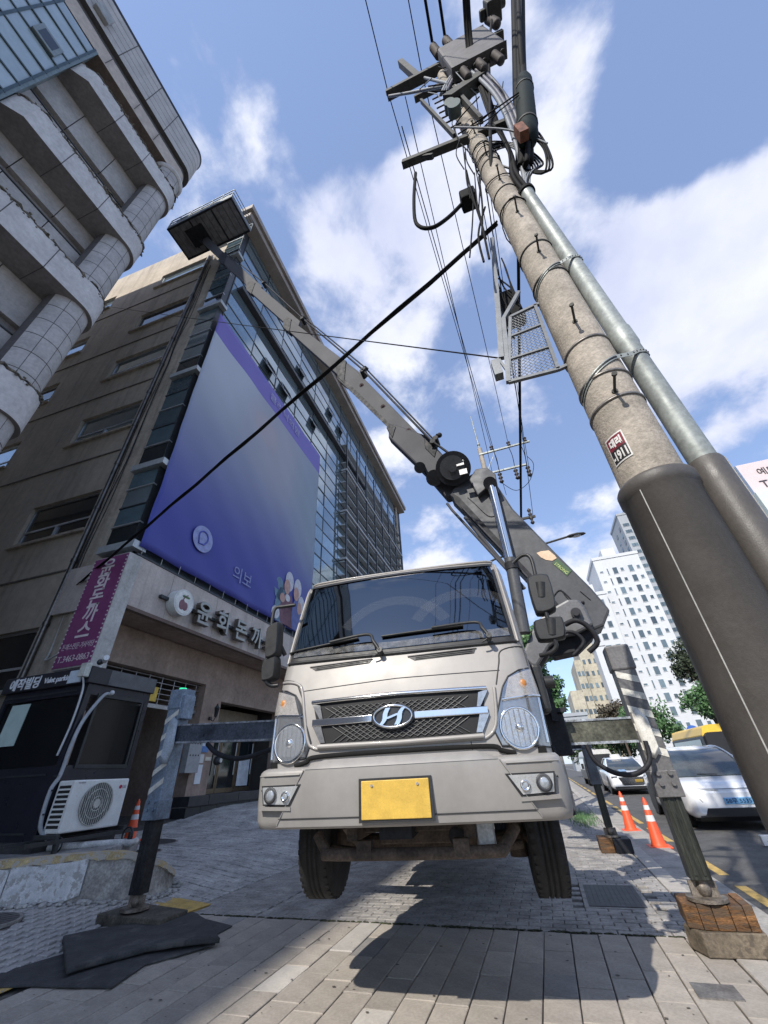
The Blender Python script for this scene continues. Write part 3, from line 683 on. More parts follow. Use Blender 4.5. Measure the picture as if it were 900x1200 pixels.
# ---- banner: one printed sheet, slightly billowed
def mk_banner_mat():
    m = bpy.data.materials.new('banner_print'); m.use_nodes = True; nt = m.node_tree; N = nt.nodes; L = nt.links; b = N['Principled BSDF']
    b.inputs['Roughness'].default_value = .55
    uv = N.new('ShaderNodeUVMap'); sep = N.new('ShaderNodeSeparateXYZ'); L.new(uv.outputs[0], sep.inputs[0])
    def blob(cx_, cy_, rx, ry, colr, prev, amt=1.0, inner=.25):
        mp = N.new('ShaderNodeMapping'); mp.inputs['Location'].default_value = (-cx_/rx, -cy_/ry, 0); mp.inputs['Scale'].default_value = (1/rx, 1/ry, 0)
        L.new(uv.outputs[0], mp.inputs[0]); ln = N.new('ShaderNodeVectorMath'); ln.operation = 'LENGTH'; L.new(mp.outputs[0], ln.inputs[0])
        mr = N.new('ShaderNodeMapRange'); mr.interpolation_type = 'SMOOTHSTEP'; mr.inputs['From Min'].default_value = 1.0; mr.inputs['From Max'].default_value = inner
        mr.inputs['To Min'].default_value = 0; mr.inputs['To Max'].default_value = amt; L.new(ln.outputs['Value'], mr.inputs['Value'])
        x = N.new('ShaderNodeMix'); x.data_type = 'RGBA'; L.new(mr.outputs[0], x.inputs['Factor'])
        if isinstance(prev, tuple): x.inputs['A'].default_value = prev
        else: L.new(prev, x.inputs['A'])
        x.inputs['B'].default_value = colr; return x.outputs['Result']
    rp = N.new('ShaderNodeMapRange'); rp.interpolation_type = 'SMOOTHSTEP'; rp.inputs['From Min'].default_value = .10; rp.inputs['From Max'].default_value = .62; L.new(sep.outputs[1], rp.inputs['Value'])
    x0 = N.new('ShaderNodeMix'); x0.data_type = 'RGBA'; L.new(rp.outputs[0], x0.inputs['Factor']); x0.inputs['A'].default_value = (.045, .055, .30, 1); x0.inputs['B'].default_value = (.27, .30, .38, 1); c = x0.outputs['Result']
    c = blob(.10, .86, .42, .40, (.42, .45, .52, 1), c, 1.0, .2)
    c = blob(.55, .70, .40, .34, (.34, .33, .38, 1), c, .9, .1)
    c = blob(1.0, .60, .40, .50, (.22, .28, .34, 1), c, .9, .2)
    c = blob(.42, .74, .16, .12, (.44, .36, .36, 1), c, .5, .1)
    # violet stripe along the top
    st = N.new('ShaderNodeMath'); st.operation = 'MULTIPLY_ADD'; L.new(sep.outputs[0], st.inputs[0]); st.inputs[1].default_value = -.012; st.inputs[2].default_value = .885
    gt = N.new('ShaderNodeMath'); gt.operation = 'GREATER_THAN'; L.new(sep.outputs[1], gt.inputs[0]); L.new(st.outputs[0], gt.inputs[1])
    x = N.new('ShaderNodeMix'); x.data_type = 'RGBA'; L.new(gt.outputs[0], x.inputs['Factor']); L.new(c, x.inputs['A']); x.inputs['B'].default_value = (.15, .12, .42, 1)
    L.new(x.outputs['Result'], b.inputs['Base Color']); return m
bn = thing('banner', 'huge blue and grey printed banner hung on the glass side of the office building', 'banner', PIV @ Vector((-8.9, 6.6, 6.5)))
mb = B(); ny, nz_ = 60, 50; by0, by1, bz0, bz1 = 6.36, 15.9, 6.52, 17.75; vs = []
def bulge(y, z):
    u = (y-by0)/(by1-by0); v = (z-bz0)/(bz1-bz0)
    return -8.78+.05*math.sin(u*math.pi)*math.sin(v*math.pi)+.020*math.sin(u*22+3*v)*math.sin(v*9+2*u)+.014*math.sin((u+v*1.4)*31)*(1.2-v)+.016*math.sin((u*1.6-v)*19)*max(0, .35-v)
for j in range(nz_+1):
    for i in range(ny+1):
        y = by0+(by1-by0)*i/ny; z = bz0+(bz1-bz0)*j/nz_; vs.append((bulge(y, z), y, z))
mb.add(vs, [(j*(ny+1)+i, j*(ny+1)+i+1, (j+1)*(ny+1)+i+1, (j+1)*(ny+1)+i) for j in range(nz_) for i in range(ny)], True)
sh = mb.build('printed_sheet', mk_banner_mat(), bn)
uvl = sh.data.uv_layers.new(name='UVMap')
for p in sh.data.polygons:
    for li in p.loop_indices:
        vi = sh.data.loops[li].vertex_index; uvl.data[li].uv = ((vi % (ny+1))/ny, (vi//(ny+1))/nz_)
md = sh.modifiers.new('thickness', 'SOLIDIFY'); md.thickness = .004
M_PALE = mat('print_pale', (.30, .34, .60), .55)
mb = B(); mb.cyl((-8.735, 8.35, 7.78), (-8.730, 8.35, 7.78), .44, n=36); mb.build('printed_disc', M_PALE, bn)
mb = B(); arc = [(-8.725, 8.35+.2*math.cos(a), 7.84+.2*math.sin(a)) for a in fr(-.9, 3.3, 14)]; mb.tube(arc+[(-8.725, 8.2, 7.56), (-8.725, 8.42, 7.6), (-8.725, 8.5, 7.7)], .028, 6); mb.build('printed_ring', mat('print_blue', (.09, .11, .46), .55), bn)
B().text('의보', .62, (-8.735, 10.0, 7.15), (0, 1, 0), (0, 0, 1), .006).build('printed_word', mat('print_word', (.24, .27, .52), .55), bn)
B().text('클리닉의원', .55, (-8.74, 10.3, 16.9), (0, 1, 0), (0, 0, 1), .006, fit=2.9).build('printed_title', mat('print_title', (.42, .42, .62), .55), bn)
# the two printed elderly figures at the lower right of the banner (flat print, plain colours)
fig = [('printed_coat', (.12, .22, .30), [(13.25, 7.1, .45, .95), (13.0, 7.9, .35, .5)]), ('printed_jumper', (.17, .07, .10), [(13.75, 7.1, .55, .85), (14.0, 6.95, .5, .6)]),
       ('printed_dress', (.10, .13, .34), [(14.6, 7.2, .45, .9)]), ('printed_hair', (.55, .56, .62), [(13.75, 8.5, .34, .45), (14.5, 8.45, .33, .45), (14.9, 7.8, .28, .4)]),
       ('printed_face', (.50, .30, .25), [(13.6, 8.2, .25, .33), (14.4, 8.15, .24, .32), (14.75, 7.6, .2, .28), (13.3, 7.6, .2, .2)]), ('printed_collar', (.60, .60, .62), [(13.7, 7.72, .2, .16), (12.9, 6.85, .3, .25)])]
for q, (nm, c_, els) in enumerate(fig):
    mb = B()
    for (y, z, ry, rz_) in els:
        n = 22; mb.prism([(-8.752+q*.004, y+ry*math.cos(2*math.pi*k/n), max(6.56, z+rz_*math.sin(2*math.pi*k/n))) for k in range(n)], (.002, 0, 0))
    mb.build(nm, mat(nm, c_, .55), bn)
mb = B()
for y in fr(6.5, 15.8, 14): mb.cyl((-8.80, y, 6.30), (-8.785, y, 6.58), .008, n=5); mb.cyl((-8.785, y, 17.7), (-8.90, y, 17.95), .008, n=5)
mb.build('lashing', mat('rope_pale', (.5, .5, .48), .8), bn, kind='stuff')
# ------------------------------------------------------------------ the tiled building overhead at the left
M_T = mat('stone_tile', (.46, .435, .42), .7, var=.10, scale=1.5, bump=.12, bscale=60, streak=.16)
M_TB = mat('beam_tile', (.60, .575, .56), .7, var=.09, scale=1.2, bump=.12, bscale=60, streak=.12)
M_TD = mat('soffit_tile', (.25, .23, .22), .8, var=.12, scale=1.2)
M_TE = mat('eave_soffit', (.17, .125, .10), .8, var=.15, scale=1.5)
M_GRT = mat('tile_joint', (.11, .10, .10), .9)
M_G2 = mat('bay_glass', (.40, .47, .49), .16, var=.05, scale=.4, spec=.9, metal=.2, rnd=.08)
M_CR = mat('dry_creeper', (.19, .165, .13), .95, var=.45, scale=7, bump=1.0, bscale=30)
b2 = thing('tiled_building', 'grey tiled building with rounded corner and projecting floor beams, overhead at the left', 'building', (-9, 3.2, 0))
CXc, CYc, RCc = -9.55, 2.66, .50
def lring(off, z, x_in=-9.05, n=8, ych=-.42):
    """plan outline of a beam: from the glass bay, chamfer, along the street face, round the corner"""
    r = RCc+off; xf_ = CXc+r; pts = [(xf_-.95, -.98, z), (xf_-.28, -.80, z), (xf_, ych, z), (xf_, CYc, z)]
    for a in fr(8, 90, 8): pts.append((CXc+r*math.cos(R(a)), CYc+r*math.sin(R(a)), z))
    pts.append((-24, CYc+r, z)); return [Vector(p) for p in pts]
def linner(z):
    n_ = len(lring(0, z)); pts = [(-10.0, -.98), (-9.95, -.6), (-9.9, -.42), (-9.9, CYc-.2)]+[(-9.9+.01*k, CYc-.15) for k in range(n_-5)]+[(-24, CYc-.1)]
    return [Vector((x, y, z)) for x, y in pts]
bz = [(3.6, 4.55), (7.85, 8.8), (12.0, 12.95), (15.65, 16.62), (20.0, 20.95)]
for (z0, z1) in bz:
    o_ = [lring(.10, z0), lring(.10, z1)]; i_ = [linner(z0), linner(z1)]
    mb = MB(); n = len(o_[0])
    for k in range(n-1):
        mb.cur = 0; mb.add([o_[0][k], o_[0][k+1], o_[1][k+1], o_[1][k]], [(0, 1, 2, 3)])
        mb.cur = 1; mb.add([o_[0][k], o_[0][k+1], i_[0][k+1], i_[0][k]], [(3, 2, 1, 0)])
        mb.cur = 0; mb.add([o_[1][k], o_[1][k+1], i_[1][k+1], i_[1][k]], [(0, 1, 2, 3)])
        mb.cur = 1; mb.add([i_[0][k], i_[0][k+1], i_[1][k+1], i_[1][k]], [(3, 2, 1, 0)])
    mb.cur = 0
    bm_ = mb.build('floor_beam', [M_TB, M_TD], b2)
    jm = MB()
    for yj in (.55, 1.65): jm.bx(CXc+RCc+.095, CXc+RCc+.103, yj, yj+.02, z0, z1); jm.bx(-9.8, CXc+RCc+.103, yj, yj+.02, z0-.004, z0)
    jm.build('beam_joint', M_GRT, bm_, kind='stuff')
    random.seed(int(z0*10)); top = lring(.09, z1+.02); cr = MB()   # withered creeper and dirt along the top edge
    pts = []
    for k in range(1, len(top)-1):
        a, b = top[k], top[k+1]; L_ = (b-a).length; m_ = max(1, int(min(L_, 6)/.09))
        for q in range(m_):
            if (b-a).length > 8 and q/m_ > .2: break
            pts.append(a+(b-a)*(q/m_ if L_ < 8 else q*.09/L_)+Vector((random.uniform(-.03, .02), random.uniform(-.02, .02), random.uniform(-.05, .05))))
    cr.tube(pts, [random.uniform(.025, .055) for _ in pts], 7)
    for p in pts:
        for _ in range(2): cr.sphere(p+Vector((random.uniform(-.03, .07), random.uniform(-.05, .05), random.uniform(-.10, .05))), random.uniform(.015, .038), 6, (.7, 1.2, 1))
    cr.build('creeper', M_CR, bm_, kind='stuff')
# column: drums of curved tiles
for ci in range(37):
    z0 = .1+ci*.60
    if z0 > 22: break
    mb = MB()
    for k in range(5):
        a0, a1 = -62+k*40+.7, -62+(k+1)*40-.7; vs = []
        for z in (z0+.012, z0+.588):
            for a in fr(a0, a1, 4): vs.append((CXc+RCc*math.cos(R(a)), CYc+RCc*math.sin(R(a)), z))
        mb.add(vs, [(i, i+1, i+6, i+5) for i in range(4)], True)
    mb.build('column_tile_ring', M_T, b2)
MB().cyl((CXc, CYc, -.2), (CXc, CYc, 22.3), RCc-.012, n=48, caps=False).build('column_core', M_GRT, b2)
# wall set back between the beams: panel rows and a recessed dark strip
random.seed(9)
XW = -9.78
for si, (z0, z1) in enumerate(bz):
    zt = bz[si+1][0] if si+1 < len(bz) else 22.3
    segs = [(z1-.1, z1+.78), (z1+.80, z1+1.58), (z1+1.95, zt+.05)]
    for (a, b) in segs:
        for (y0, y1) in ((-1.0, .12), (.13, 1.28), (1.29, 2.30)):
            MB().bx(XW-.15, XW+random.uniform(-.008, .008), y0, y1-.012, a+.008, b-.008).build('wall_panel', M_T, b2)
    MB().bx(XW-.3, XW-.22, -1, 2.3, z1+1.55, z1+2.0).build('strip_window', M_SLD, b2)
    MB().bx(XW-.2, XW+.03, -1, 2.3, z1+1.565, z1+1.60).build('strip_frame', M_DALU, b2)
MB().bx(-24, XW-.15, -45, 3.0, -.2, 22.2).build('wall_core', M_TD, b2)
MB().bx(XW-.15, XW+.02, 2.29, 2.36, .1, 22.2).build('panel_end', M_T, b2)
# north side, tiled, facing the alley
mb = MB(); mb.bx(-24, CXc, 2.9, CYc+RCc-.02, -.2, 22.3); mb.build('alley_wall', M_T, b2)
# glass stair bay
XG = -9.17
for k in range(20):
    z0 = 6.4+k*.80
    if z0 > 22: break
    for (y0, y1) in ((-2.0, -.90), (-4.6, -2.05), (-7.2, -4.65)):
        pm = MB(); t_ = random.uniform(-.01, .01); pm.prism([(XG+t_, y0, z0+.03), (XG-t_, y1, z0+.03), (XG-t_, y1, min(z0+.77, 22.2)), (XG+t_, y0, min(z0+.77, 22.2))], (-.02, 0, 0)); pm.build('bay_pane', M_G2, b2)
mb = MB()
for k in range(21):
    z0 = 6.4+k*.80
    if z0 < 22.2: mb.bx(XG-.06, XG+.035, -7.2, -.88, z0-.03, z0+.03)
for y in (-.92, -2.02, -4.62): mb.bx(XG-.06, XG+.03, y-.03, y+.03, 6.37, 22.3)
mb.build('bay_mullions', mat('teal_frame', (.07, .10, .11), .4, metal=.4), b2)
MB().bx(XG-.4, XG-.08, -7.3, -.93, 6.3, 22.25).build('bay_back', mat('bay_pale_inside', (.20, .25, .26), .8), b2)
MB().bx(XG-.95, XG+.02, -.90, -.82, 6.0, 22.3).build('bay_side', mat('teal_side', (.16, .21, .22), .4), b2)
MB().bx(-10.5, XG-.96, -.92, -.86, 5, 22.3).build('side_glass', M_SLD, b2)
for (y0, z0) in ((-1.7, 19.2), (-1.75, 14.4)):
    f = MB().bx(XG+.03, XG+.10, y0, y0+.6, z0+.03, z0+.76).build('vent_window', mat('vent_grey', (.22, .26, .27), .4), b2)
    MB().bx(XG+.10, XG+.106, y0+.1, y0+.5, z0+.15, z0+.65).build('pane', M_SLD, f)
# eave: soffit, inner beige band, groove, tiled outer band with rounded corner
def eave_ring(r, z, yb=-45): 
    pts = [(CXc+r, yb, z), (CXc+r, CYc, z)]+[(CXc+r*math.cos(R(a)), CYc+r*math.sin(R(a)), z) for a in fr(7, 90, 11)]+[(-24, CYc+r, z)]
    return [Vector(p) for p in pts]
def band(name, r0, z0, r1, z1, m, sm=False):
    a, b = eave_ring(r0, z0), eave_ring(r1, z1); mb = MB()
    mb.add(a+b, [(k, k+1, len(a)+k+1, len(a)+k) for k in range(len(a)-1)], sm); return mb.build(name, m, b2)
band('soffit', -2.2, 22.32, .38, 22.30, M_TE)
band('eave_band', .38, 22.30, .44, 23.05, mat('eave_beige', (.54, .47, .41), .7, var=.08, streak=.2))
band('eave_groove', .44, 23.05, .42, 23.30, M_GRT)
band('eave_groove_top', .42, 23.30, .60, 23.30, M_GRT)
E_T = mat('eave_tile', (.50, .475, .45), .65, var=.08, scale=2, rnd=.06, streak=.12)
zs = fr(23.31, 25.6, 5)
for k in range(5):
    band('eave_tile_row', .60, zs[k]+.015, .60, zs[k+1]-.015, E_T)
band('eave_core', .58, 23.31, .58, 25.6, M_GRT)
jm = MB()
for y in (-6, -4.2, -2.4, -.6, .6, 1.5): jm.bx(CXc+.598, CXc+.606, y, y+.025, 23.31, 25.6); jm.bx(CXc+.43, CXc+.446, y, y+.02, 22.3, 23.05)
jm.build('eave_joint', M_GRT, b2, kind='stuff')
band('roof_edge', .60, 25.6, .64, 25.72, mat('edge_dark', (.03, .03, .035), .5))
band('roof', .64, 25.72, -8.0, 25.74, M_TD)
MB().bx(-22, -11.8, -42, 2.6, 25.7, 28.5).build('unseen_shadow_block', M_T, b2)  # block added out of view so the roof's shadow falls higher on the office wall
f = MB().bx(CXc+.60, CXc+.78, -1.75, -1.25, 23.6, 24.3); f.build('loudspeaker_box', mat('box_grey', (.35, .35, .34), .5), b2, bev=.03)
# moulding rings where eave meets column
MB().lathe((CXc, CYc, 22.05), [(.52, 0), (.58, .06), (.60, .16), (.52, .22)], 48).build('column_collar', M_TB, b2)

# ------------------------------------------------------------------ the valet kiosk
M_K = mat('kiosk_black', (.012, .013, .022), .35, var=.15, scale=3, rvar=.12, spec=.5)
M_KS = mat('kiosk_side', (.022, .026, .030), .4, var=.15, scale=3, rvar=.1)
kx0, kx1, ky0, ky1, kz0, kz1 = -8.95, -6.95, 5.0, 6.28, .72, 3.02
k = thing('valet_kiosk', 'black parking attendant kiosk with lettered roof band behind the kerb wall', 'kiosk', (kx1, ky0, .6))
mb = MB(); mb.bx(kx0, kx1, ky0, ky1, kz0, 1.62); mb.bx(kx0, kx1, ky0, ky1, 2.62, kz1-.24)
for (x, y) in ((kx0, ky0), (kx1-.09, ky0), (kx0, ky1-.09), (kx1-.09, ky1-.09)): mb.bx(x, x+.09, y, y+.09, 1.62, 2.62)
mb.build('body', M_K, k)
mb = MB(); mb.bx(kx0+.1, kx1-.1, ky0+.1, ky1-.1, 1.60, 1.63); mb.bx(kx0+.1, kx0+.2, ky0+.1, ky1-.1, 1.63, 2.6); mb.build('interior', mat('kiosk_inside', (.03, .025, .03), .8), k)
f = MB().bx(kx0+.09, kx1-.09, ky0+.03, ky0+.05, 1.63, 2.61).build('front_window', mat('tinted_glass', (.008, .010, .012), .10, spec=.25, alpha=.75), k)
MB().bx(kx0+.28, kx0+.72, ky0+.018, ky0+.028, 1.95, 2.58).build('paper_sheet', mat('pale_green_sheet', (.45, .56, .52), .6, var=.05), k)
f = MB(); f.bx(kx1, kx1+.02, ky0+.22, ky1-.12, 1.58, 1.63); f.bx(kx1, kx1+.02, ky0+.22, ky1-.12, 2.60, 2.65); f.bx(kx1, kx1+.02, ky0+.22, ky0+.26, 1.63, 2.6); f.bx(kx1, kx1+.02, ky1-.16, ky1-.12, 1.63, 2.6)
f = f.build('side_window', M_KS, k); MB().bx(kx1-.03, kx1-.015, ky0+.26, ky1-.16, 1.63, 2.60).build('pane', mat('tinted_glass', (.02, .022, .03)), f)
mb = MB(); mb.bx(kx0-.05, kx1+.05, ky0-.07, ky1+.03, kz1-.24, kz1+.02); mb.build('roof_band', mat('roof_band', (.018, .018, .024), .4, var=.1), k, bev=.01)
MB().bx(kx1+.051, kx1+.054, ky0+.3, ky1+.02, kz1-.23, kz1+.01).build('roof_band_side', mat('band_side', (.10, .105, .11), .45, var=.12), k)
MB().text('예작빌딩', .21, (kx0+.12, ky0-.071, kz1-.19), (1, 0, 0), (0, 0, 1), .006, bold=.006).build('band_lettering', mat('letters_pale', (.72, .74, .76), .5), k)
MB().text('Valet parking', .125, (kx0+.98, ky0-.071, kz1-.155), (1, 0, 0), (0, 0, 1), .006, bold=.003).build('band_lettering', mat('letters_pale', (.72, .74, .76), .5), k)
MB().bx(kx0-.02, kx1+.02, ky0-.02, ky1+.02, kz0-.12, kz0).build('plinth', mat('plinth', (.05, .05, .05), .7, var=.2), k)
for z_ in (1.50, .80, 2.68): MB().bx(kx0+.05, kx1-.22, ky0-.012, ky0, z_, z_+.025).build('trim', M_DALU, k)
mb = MB(); mb.bx(kx1-.42, kx1-.12, ky0-.09, ky0-.072, kz1-.22, kz1-.02); mb.build('leaflet_box', mat('leaflet', (.55, .62, .68), .5, var=.1), k)
mb = MB(); mb.bx(kx1-.11, kx1+.03, ky0-.17, ky0-.07, kz1-.16, kz1+.06); mb.build('junction_box', mat('box_cream', (.55, .56, .50), .5), k, bev=.01)
wp = mat('white_conduit', (.55, .57, .58), .5)
MB().tube(spline([(kx1-.04, ky0-.12, kz1-.15), (kx1-.03, ky0-.05, kz1-.35), (kx1-.04, ky0-.03, 2.2), (kx1-.10, ky0-.03, 1.75)]), .016).build('conduit', wp, k)
MB().tube(spline([(kx1+.03, ky0+.42, 2.66), (kx1+.03, ky0+.30, 2.62), (kx1+.035, ky0+.10, 2.25), (kx1+.03, ky0+.04, 1.9), (kx1+.03, ky0+.03, 1.5), (kx1+.02, ky0-.03, 1.3), (kx1+.03, ky0+.0, .9), (kx1+.1, ky0+.12, .74)]), [.028]*43).build('pipe_lagging', mat('lagging_grey', (.36, .38, .40), .6, var=.1), k)
mb = MB(); mb.sphere((kx1+.06, ky0+.42, 2.68), .04, 10); mb.build('pipe_gland', wp, k)
mb = MB()
for z in (1.48, 1.3, 1.02): mb.bx(kx1-.02, kx1+.06, ky0-.04, ky0-.02, z, z+.02)
mb.build('pipe_clips', M_DALU, k)
# spotlight on the roof band corner
t = thing('security_camera', 'small white camera on the kiosk roof corner', 'camera', (kx1+.1, ky0+.05, kz1+.02))
MB().cyl((kx1+.02, ky0+.12, kz1+.14), (kx1+.2, ky0+.0, kz1+.15), .045, n=14).build('housing', mat('cam_white', (.7, .72, .74), .4), t)
MB().cyl((kx1+.02, ky0+.08, kz1+.02), (kx1+.04, ky0+.12, kz1+.12), .015, n=8).build('stem', mat('cam_white', (.7, .7, .7)), t)
MB().sphere((kx1-.0, ky0+.06, kz1+.11), .05, 12).build('dome', M_DALU, t)

# ------------------------------------------------------------------ air-conditioner outdoor unit on its steel shelf
A = thing('air_conditioner', 'white outdoor air conditioner unit with round fan grille on a shelf by the kiosk', 'air conditioner', (-6.6, 5.1, .8))
ax0, ax1, ay0, ay1, az0, az1 = -6.93, -6.60, 5.06, 6.00, .80, 1.42
M_AC = mat('ac_white', (.72, .72, .69), .45, var=.05, scale=5, streak=.12)
mb = MB(); mb.bx(ax0, ax1, ay0, ay1, az0, az1); mb.build('casing', M_AC, A, bev=.018)
cyf, czf = 5.50, 1.115
MB().cyl((ax1-.01, cyf, czf), (ax1+.004, cyf, czf), .262, n=36).build('fan_opening', mat('fan_dark', (.16, .16, .15), .7), A)
mb = MB()
for i in range(15):
    d = -.24+i*.0343; h = math.sqrt(max(0, .258**2-d*d)); mb.cyl((ax1+.018, cyf+d, czf-h), (ax1+.018, cyf+d, czf+h), .0055, n=5)
for rr in (.262, .18, .09): mb.tube([(ax1+.02, cyf+rr*math.cos(a), czf+rr*math.sin(a)) for a in fr(0, 2*math.pi, 32)], .006, 5)
mb.cyl((ax1+.01, cyf, czf), (ax1+.026, cyf, czf), .055, n=16)
mb.build('fan_grille', mat('grille_beige', (.50, .49, .44), .5), A)
mb = MB()
for b_ in range(3):
    a = b_*2*math.pi/3; mb.prism([(ax1-.006, cyf+.05*math.cos(a), czf+.05*math.sin(a)), (ax1-.006, cyf+.23*math.cos(a+.1), czf+.23*math.sin(a+.1)), (ax1-.002, cyf+.22*math.cos(a+1.0), czf+.22*math.sin(a+1.0)), (ax1-.004, cyf+.06*math.cos(a+1.2), czf+.06*math.sin(a+1.2))], (.006, 0, 0))
mb.build('fan_blade', mat('blade_grey', (.30, .30, .28), .5), A)
mb = MB()
for i in range(9): mb.bx(ax0+.05, ax1-.05, ay0-.003, ay0+.004, az0+.06+i*.058, az0+.095+i*.058)
mb.build('side_vents', mat('vent_black', (.02, .02, .02), .8), A)
MB().cyl((ax1+.001, 5.86, 1.31), (ax1+.005, 5.86, 1.31), .026, n=18).build('maker_emblem', mat('emblem_red', (.42, .03, .07), .4), A)
MB().text('LG', .055, (ax1+.002, 5.895, 1.292), (0, 1, 0), (0, 0, 1), .003, bold=.002).build('maker_letters', mat('letters_grey', (.35, .35, .35), .5), A)
MB().text('WHISEN', .03, (ax1+.002, 5.12, 1.375), (0, 1, 0), (0, 0, 1), .003).build('maker_letters', mat('letters_grey', (.35, .35, .35), .5), A)
mb = MB(); mb.bx(-6.95, -6.52, 4.98, 5.03, .745, .798); mb.bx(-6.95, -6.52, 6.05, 6.1, .745, .798); mb.bx(-6.57, -6.52, 4.6, 6.45, .70, .745); mb.bx(-6.95, -6.90, 4.6, 6.45, .70, .745)
mb.bx(-6.55, -6.50, 5.0, 5.05, .40, .70); mb.bx(-6.55, -6.50, 6.2, 6.25, .40, .70)
mb.build('shelf', mat('shelf_black', (.04, .04, .042), .5, var=.2), A)
# clutter under the shelf
t = thing('hose_coil', 'pale hose and pipe pieces lying under the air conditioner shelf', 'hose', (-6.4, 5.6, .5))
MB().tube(spline([(-6.9, 5.2, .64), (-6.5, 5.5, .63), (-6.3, 5.75, .62), (-6.15, 5.9, .60), (-6.3, 6.15, .60)]), .045).build('duct', mat('duct_white', (.50, .50, .49), .7, var=.2), t)
mb = MB(); mb.tube([(-6.35+.1*math.cos(a), 6.0, .68+.1*math.sin(a)) for a in fr(0, 2*math.pi, 20)], .014); mb.tube([(-6.6+.08*math.cos(a), 5.1, .68+.08*math.sin(a)) for a in fr(0, 2*math.pi, 20)], .01); mb.build('hose_loop', mat('black_cable', (.02, .02, .02)), t)
t = thing('timber_planks', 'yellowish planks lying on the platform left of the kiosk corner', 'planks', (-8.0, 4.4, .6))
M_PL = mat('plank_wood', (.42, .34, .20), .8, var=.2, scale=4, stretch=(8, 1, 1))
mb = MB(); mb.beam((-9.6, 3.1, .63), (-7.0, 4.58, .63), .14, .03); mb.build('plank', M_PL, t); mb = MB(); mb.beam((-9.5, 3.35, .665), (-7.5, 4.62, .66), .10, .03); mb.build('plank', M_PL, t)

# ------------------------------------------------------------------ traffic cones
M_CO = mat('cone_orange', (.78, .10, .03), .5, var=.08, scale=6, rnd=.05)
M_CW = mat('cone_white', (.74, .72, .70), .5, var=.08, scale=9)
def cone(x, y, z, lab, h=.72, rz=0.0):
    t = thing('traffic_cone', lab, 'traffic cone', (x, y, z), rz, 'orange traffic cones')
    Tm = Matrix.Translation((x, y, z)) @ Matrix.Rotation(rz, 4, 'Z')
    m_ = lambda: MB(Tm)
    r = lambda q: .125-.098*q/h
    m_().bx(-.19, .19, -.19, .19, 0, .028).build('base', M_CO, t, bev=.01)
    m_().lathe((0, 0, .02), [(.15, 0), (.135, .02), (r(.05), .05), (r(h-.05), h-.05), (.018, h-.02), (.012, h)], 22).build('cone_body', M_CO, t)
    for a, b in ((.36*h/.72, .45*h/.72), (.53*h/.72, .60*h/.72)): m_().lathe((0, 0, .02), [(r(a)+.002, a), (r(b)+.002, b)], 22).build('reflective_band', M_CW, t)
    return t
cone(1.50, 12.6, -.055, 'orange cone farther up the kerb, left of the pair by the white car')
cone(1.62, 10.4, -.055, 'orange cone nearer the kerb, right of the pair beside the outrigger leg')
cone(-8.75, 8.35, g(-8.75, 8.35), 'orange cone standing beside the air conditioner near the garage opening', .72, .3)
# ------------------------------------------------------------------ the crane truck
M_PT = mat('champagne_paint', (.335, .318, .30), .50, metal=.18, var=.03, scale=1.2, coat=.22, rvar=.06, streak=.10)
M_PT2 = mat('bumper_paint', (.33, .315, .298), .48, metal=.2, var=.03, scale=2, coat=.25, rvar=.1, streak=.12, spots=(16, .74, (.22, .20, .18)))
M_BLK = mat('black_plastic', (.028, .029, .031), .48, var=.15, scale=10, rvar=.1)
M_RUB = mat('tyre_rubber', (.022, .022, .023), .78, var=.22, scale=9, bump=.3, bscale=80)
M_CHR = mat('chrome', (.78, .78, .78), .10, metal=1.0, var=.03)
M_WIN = mat('windscreen', (.13, .155, .18), .03, var=.0, spec=1.0, metal=1.0, coat=.3)
M_CRG = mat('crane_grey', (.075, .078, .085), .55, metal=.1, var=.10, scale=3, coat=.15, rvar=.12, streak=.12)
M_BOOM = mat('boom_steel', (.075, .076, .084), .55, metal=.0, spec=.12, var=.02, scale=1.0, rvar=.04)
M_CRD = mat('crane_dark', (.026, .027, .032), .6, metal=.0, var=.2, scale=6, rvar=.1, spec=.25)
M_RST = mat('chassis_rust', (.085, .065, .052), .8, var=.3, scale=6)
M_GRN = mat('leg_dark', (.06, .064, .055), .42, metal=.5, var=.3, scale=3, stretch=(6, 6, .6), rvar=.15)
THY = R(6.8); OX, OY = -.95, 3.075
CT = Matrix.Translation((OX, OY, 0)) @ Matrix.Rotation(THY, 4, 'Z')
CTi = CT.inverted()
tr = thing('crane_truck', 'champagne silver truck on outriggers, its grey telescopic boom raised to a rooftop platform', 'crane truck', (OX, OY, 0), THY)
def T(): return MB(CT)
def cpx(px, py, v):                           # sight line met with the plane v = const of the truck's own frame
    o = CTi @ Vector((0, 0, CAM_H)); d = CTi.to_3x3() @ Vector(ray(px, py)); t = (v-o.y)/d.y; return o+d*t
def lerp(x, tb):
    for (a, b), (c, d) in zip(tb, tb[1:]):
        if x <= c: t = (x-a)/(c-a); t = max(0, t); return b+(d-b)*t
    return tb[-1][1]
VF = [(1.30, -.045), (1.45, -.05), (1.75, -.03), (1.95, .01), (2.10, .055), (2.16, .075), (2.30, .13), (2.94, .40), (3.02, .48), (3.065, .62), (3.085, .85)]
HW = [(1.30, 1.035), (1.75, 1.035), (2.1, 1.03), (2.4, 1.03), (2.87, 1.02), (3.02, 1.00), (3.065, .94), (3.085, .80)]
def fv(u, w, rc=.13):
    h = lerp(w, HW); b = .055*(abs(u)/h)**2; x = abs(u)-(h-rc)
    return lerp(w, VF)+b+(0 if x <= 0 else (rc-math.sqrt(max(0, rc*rc-x*x)))*1.25)
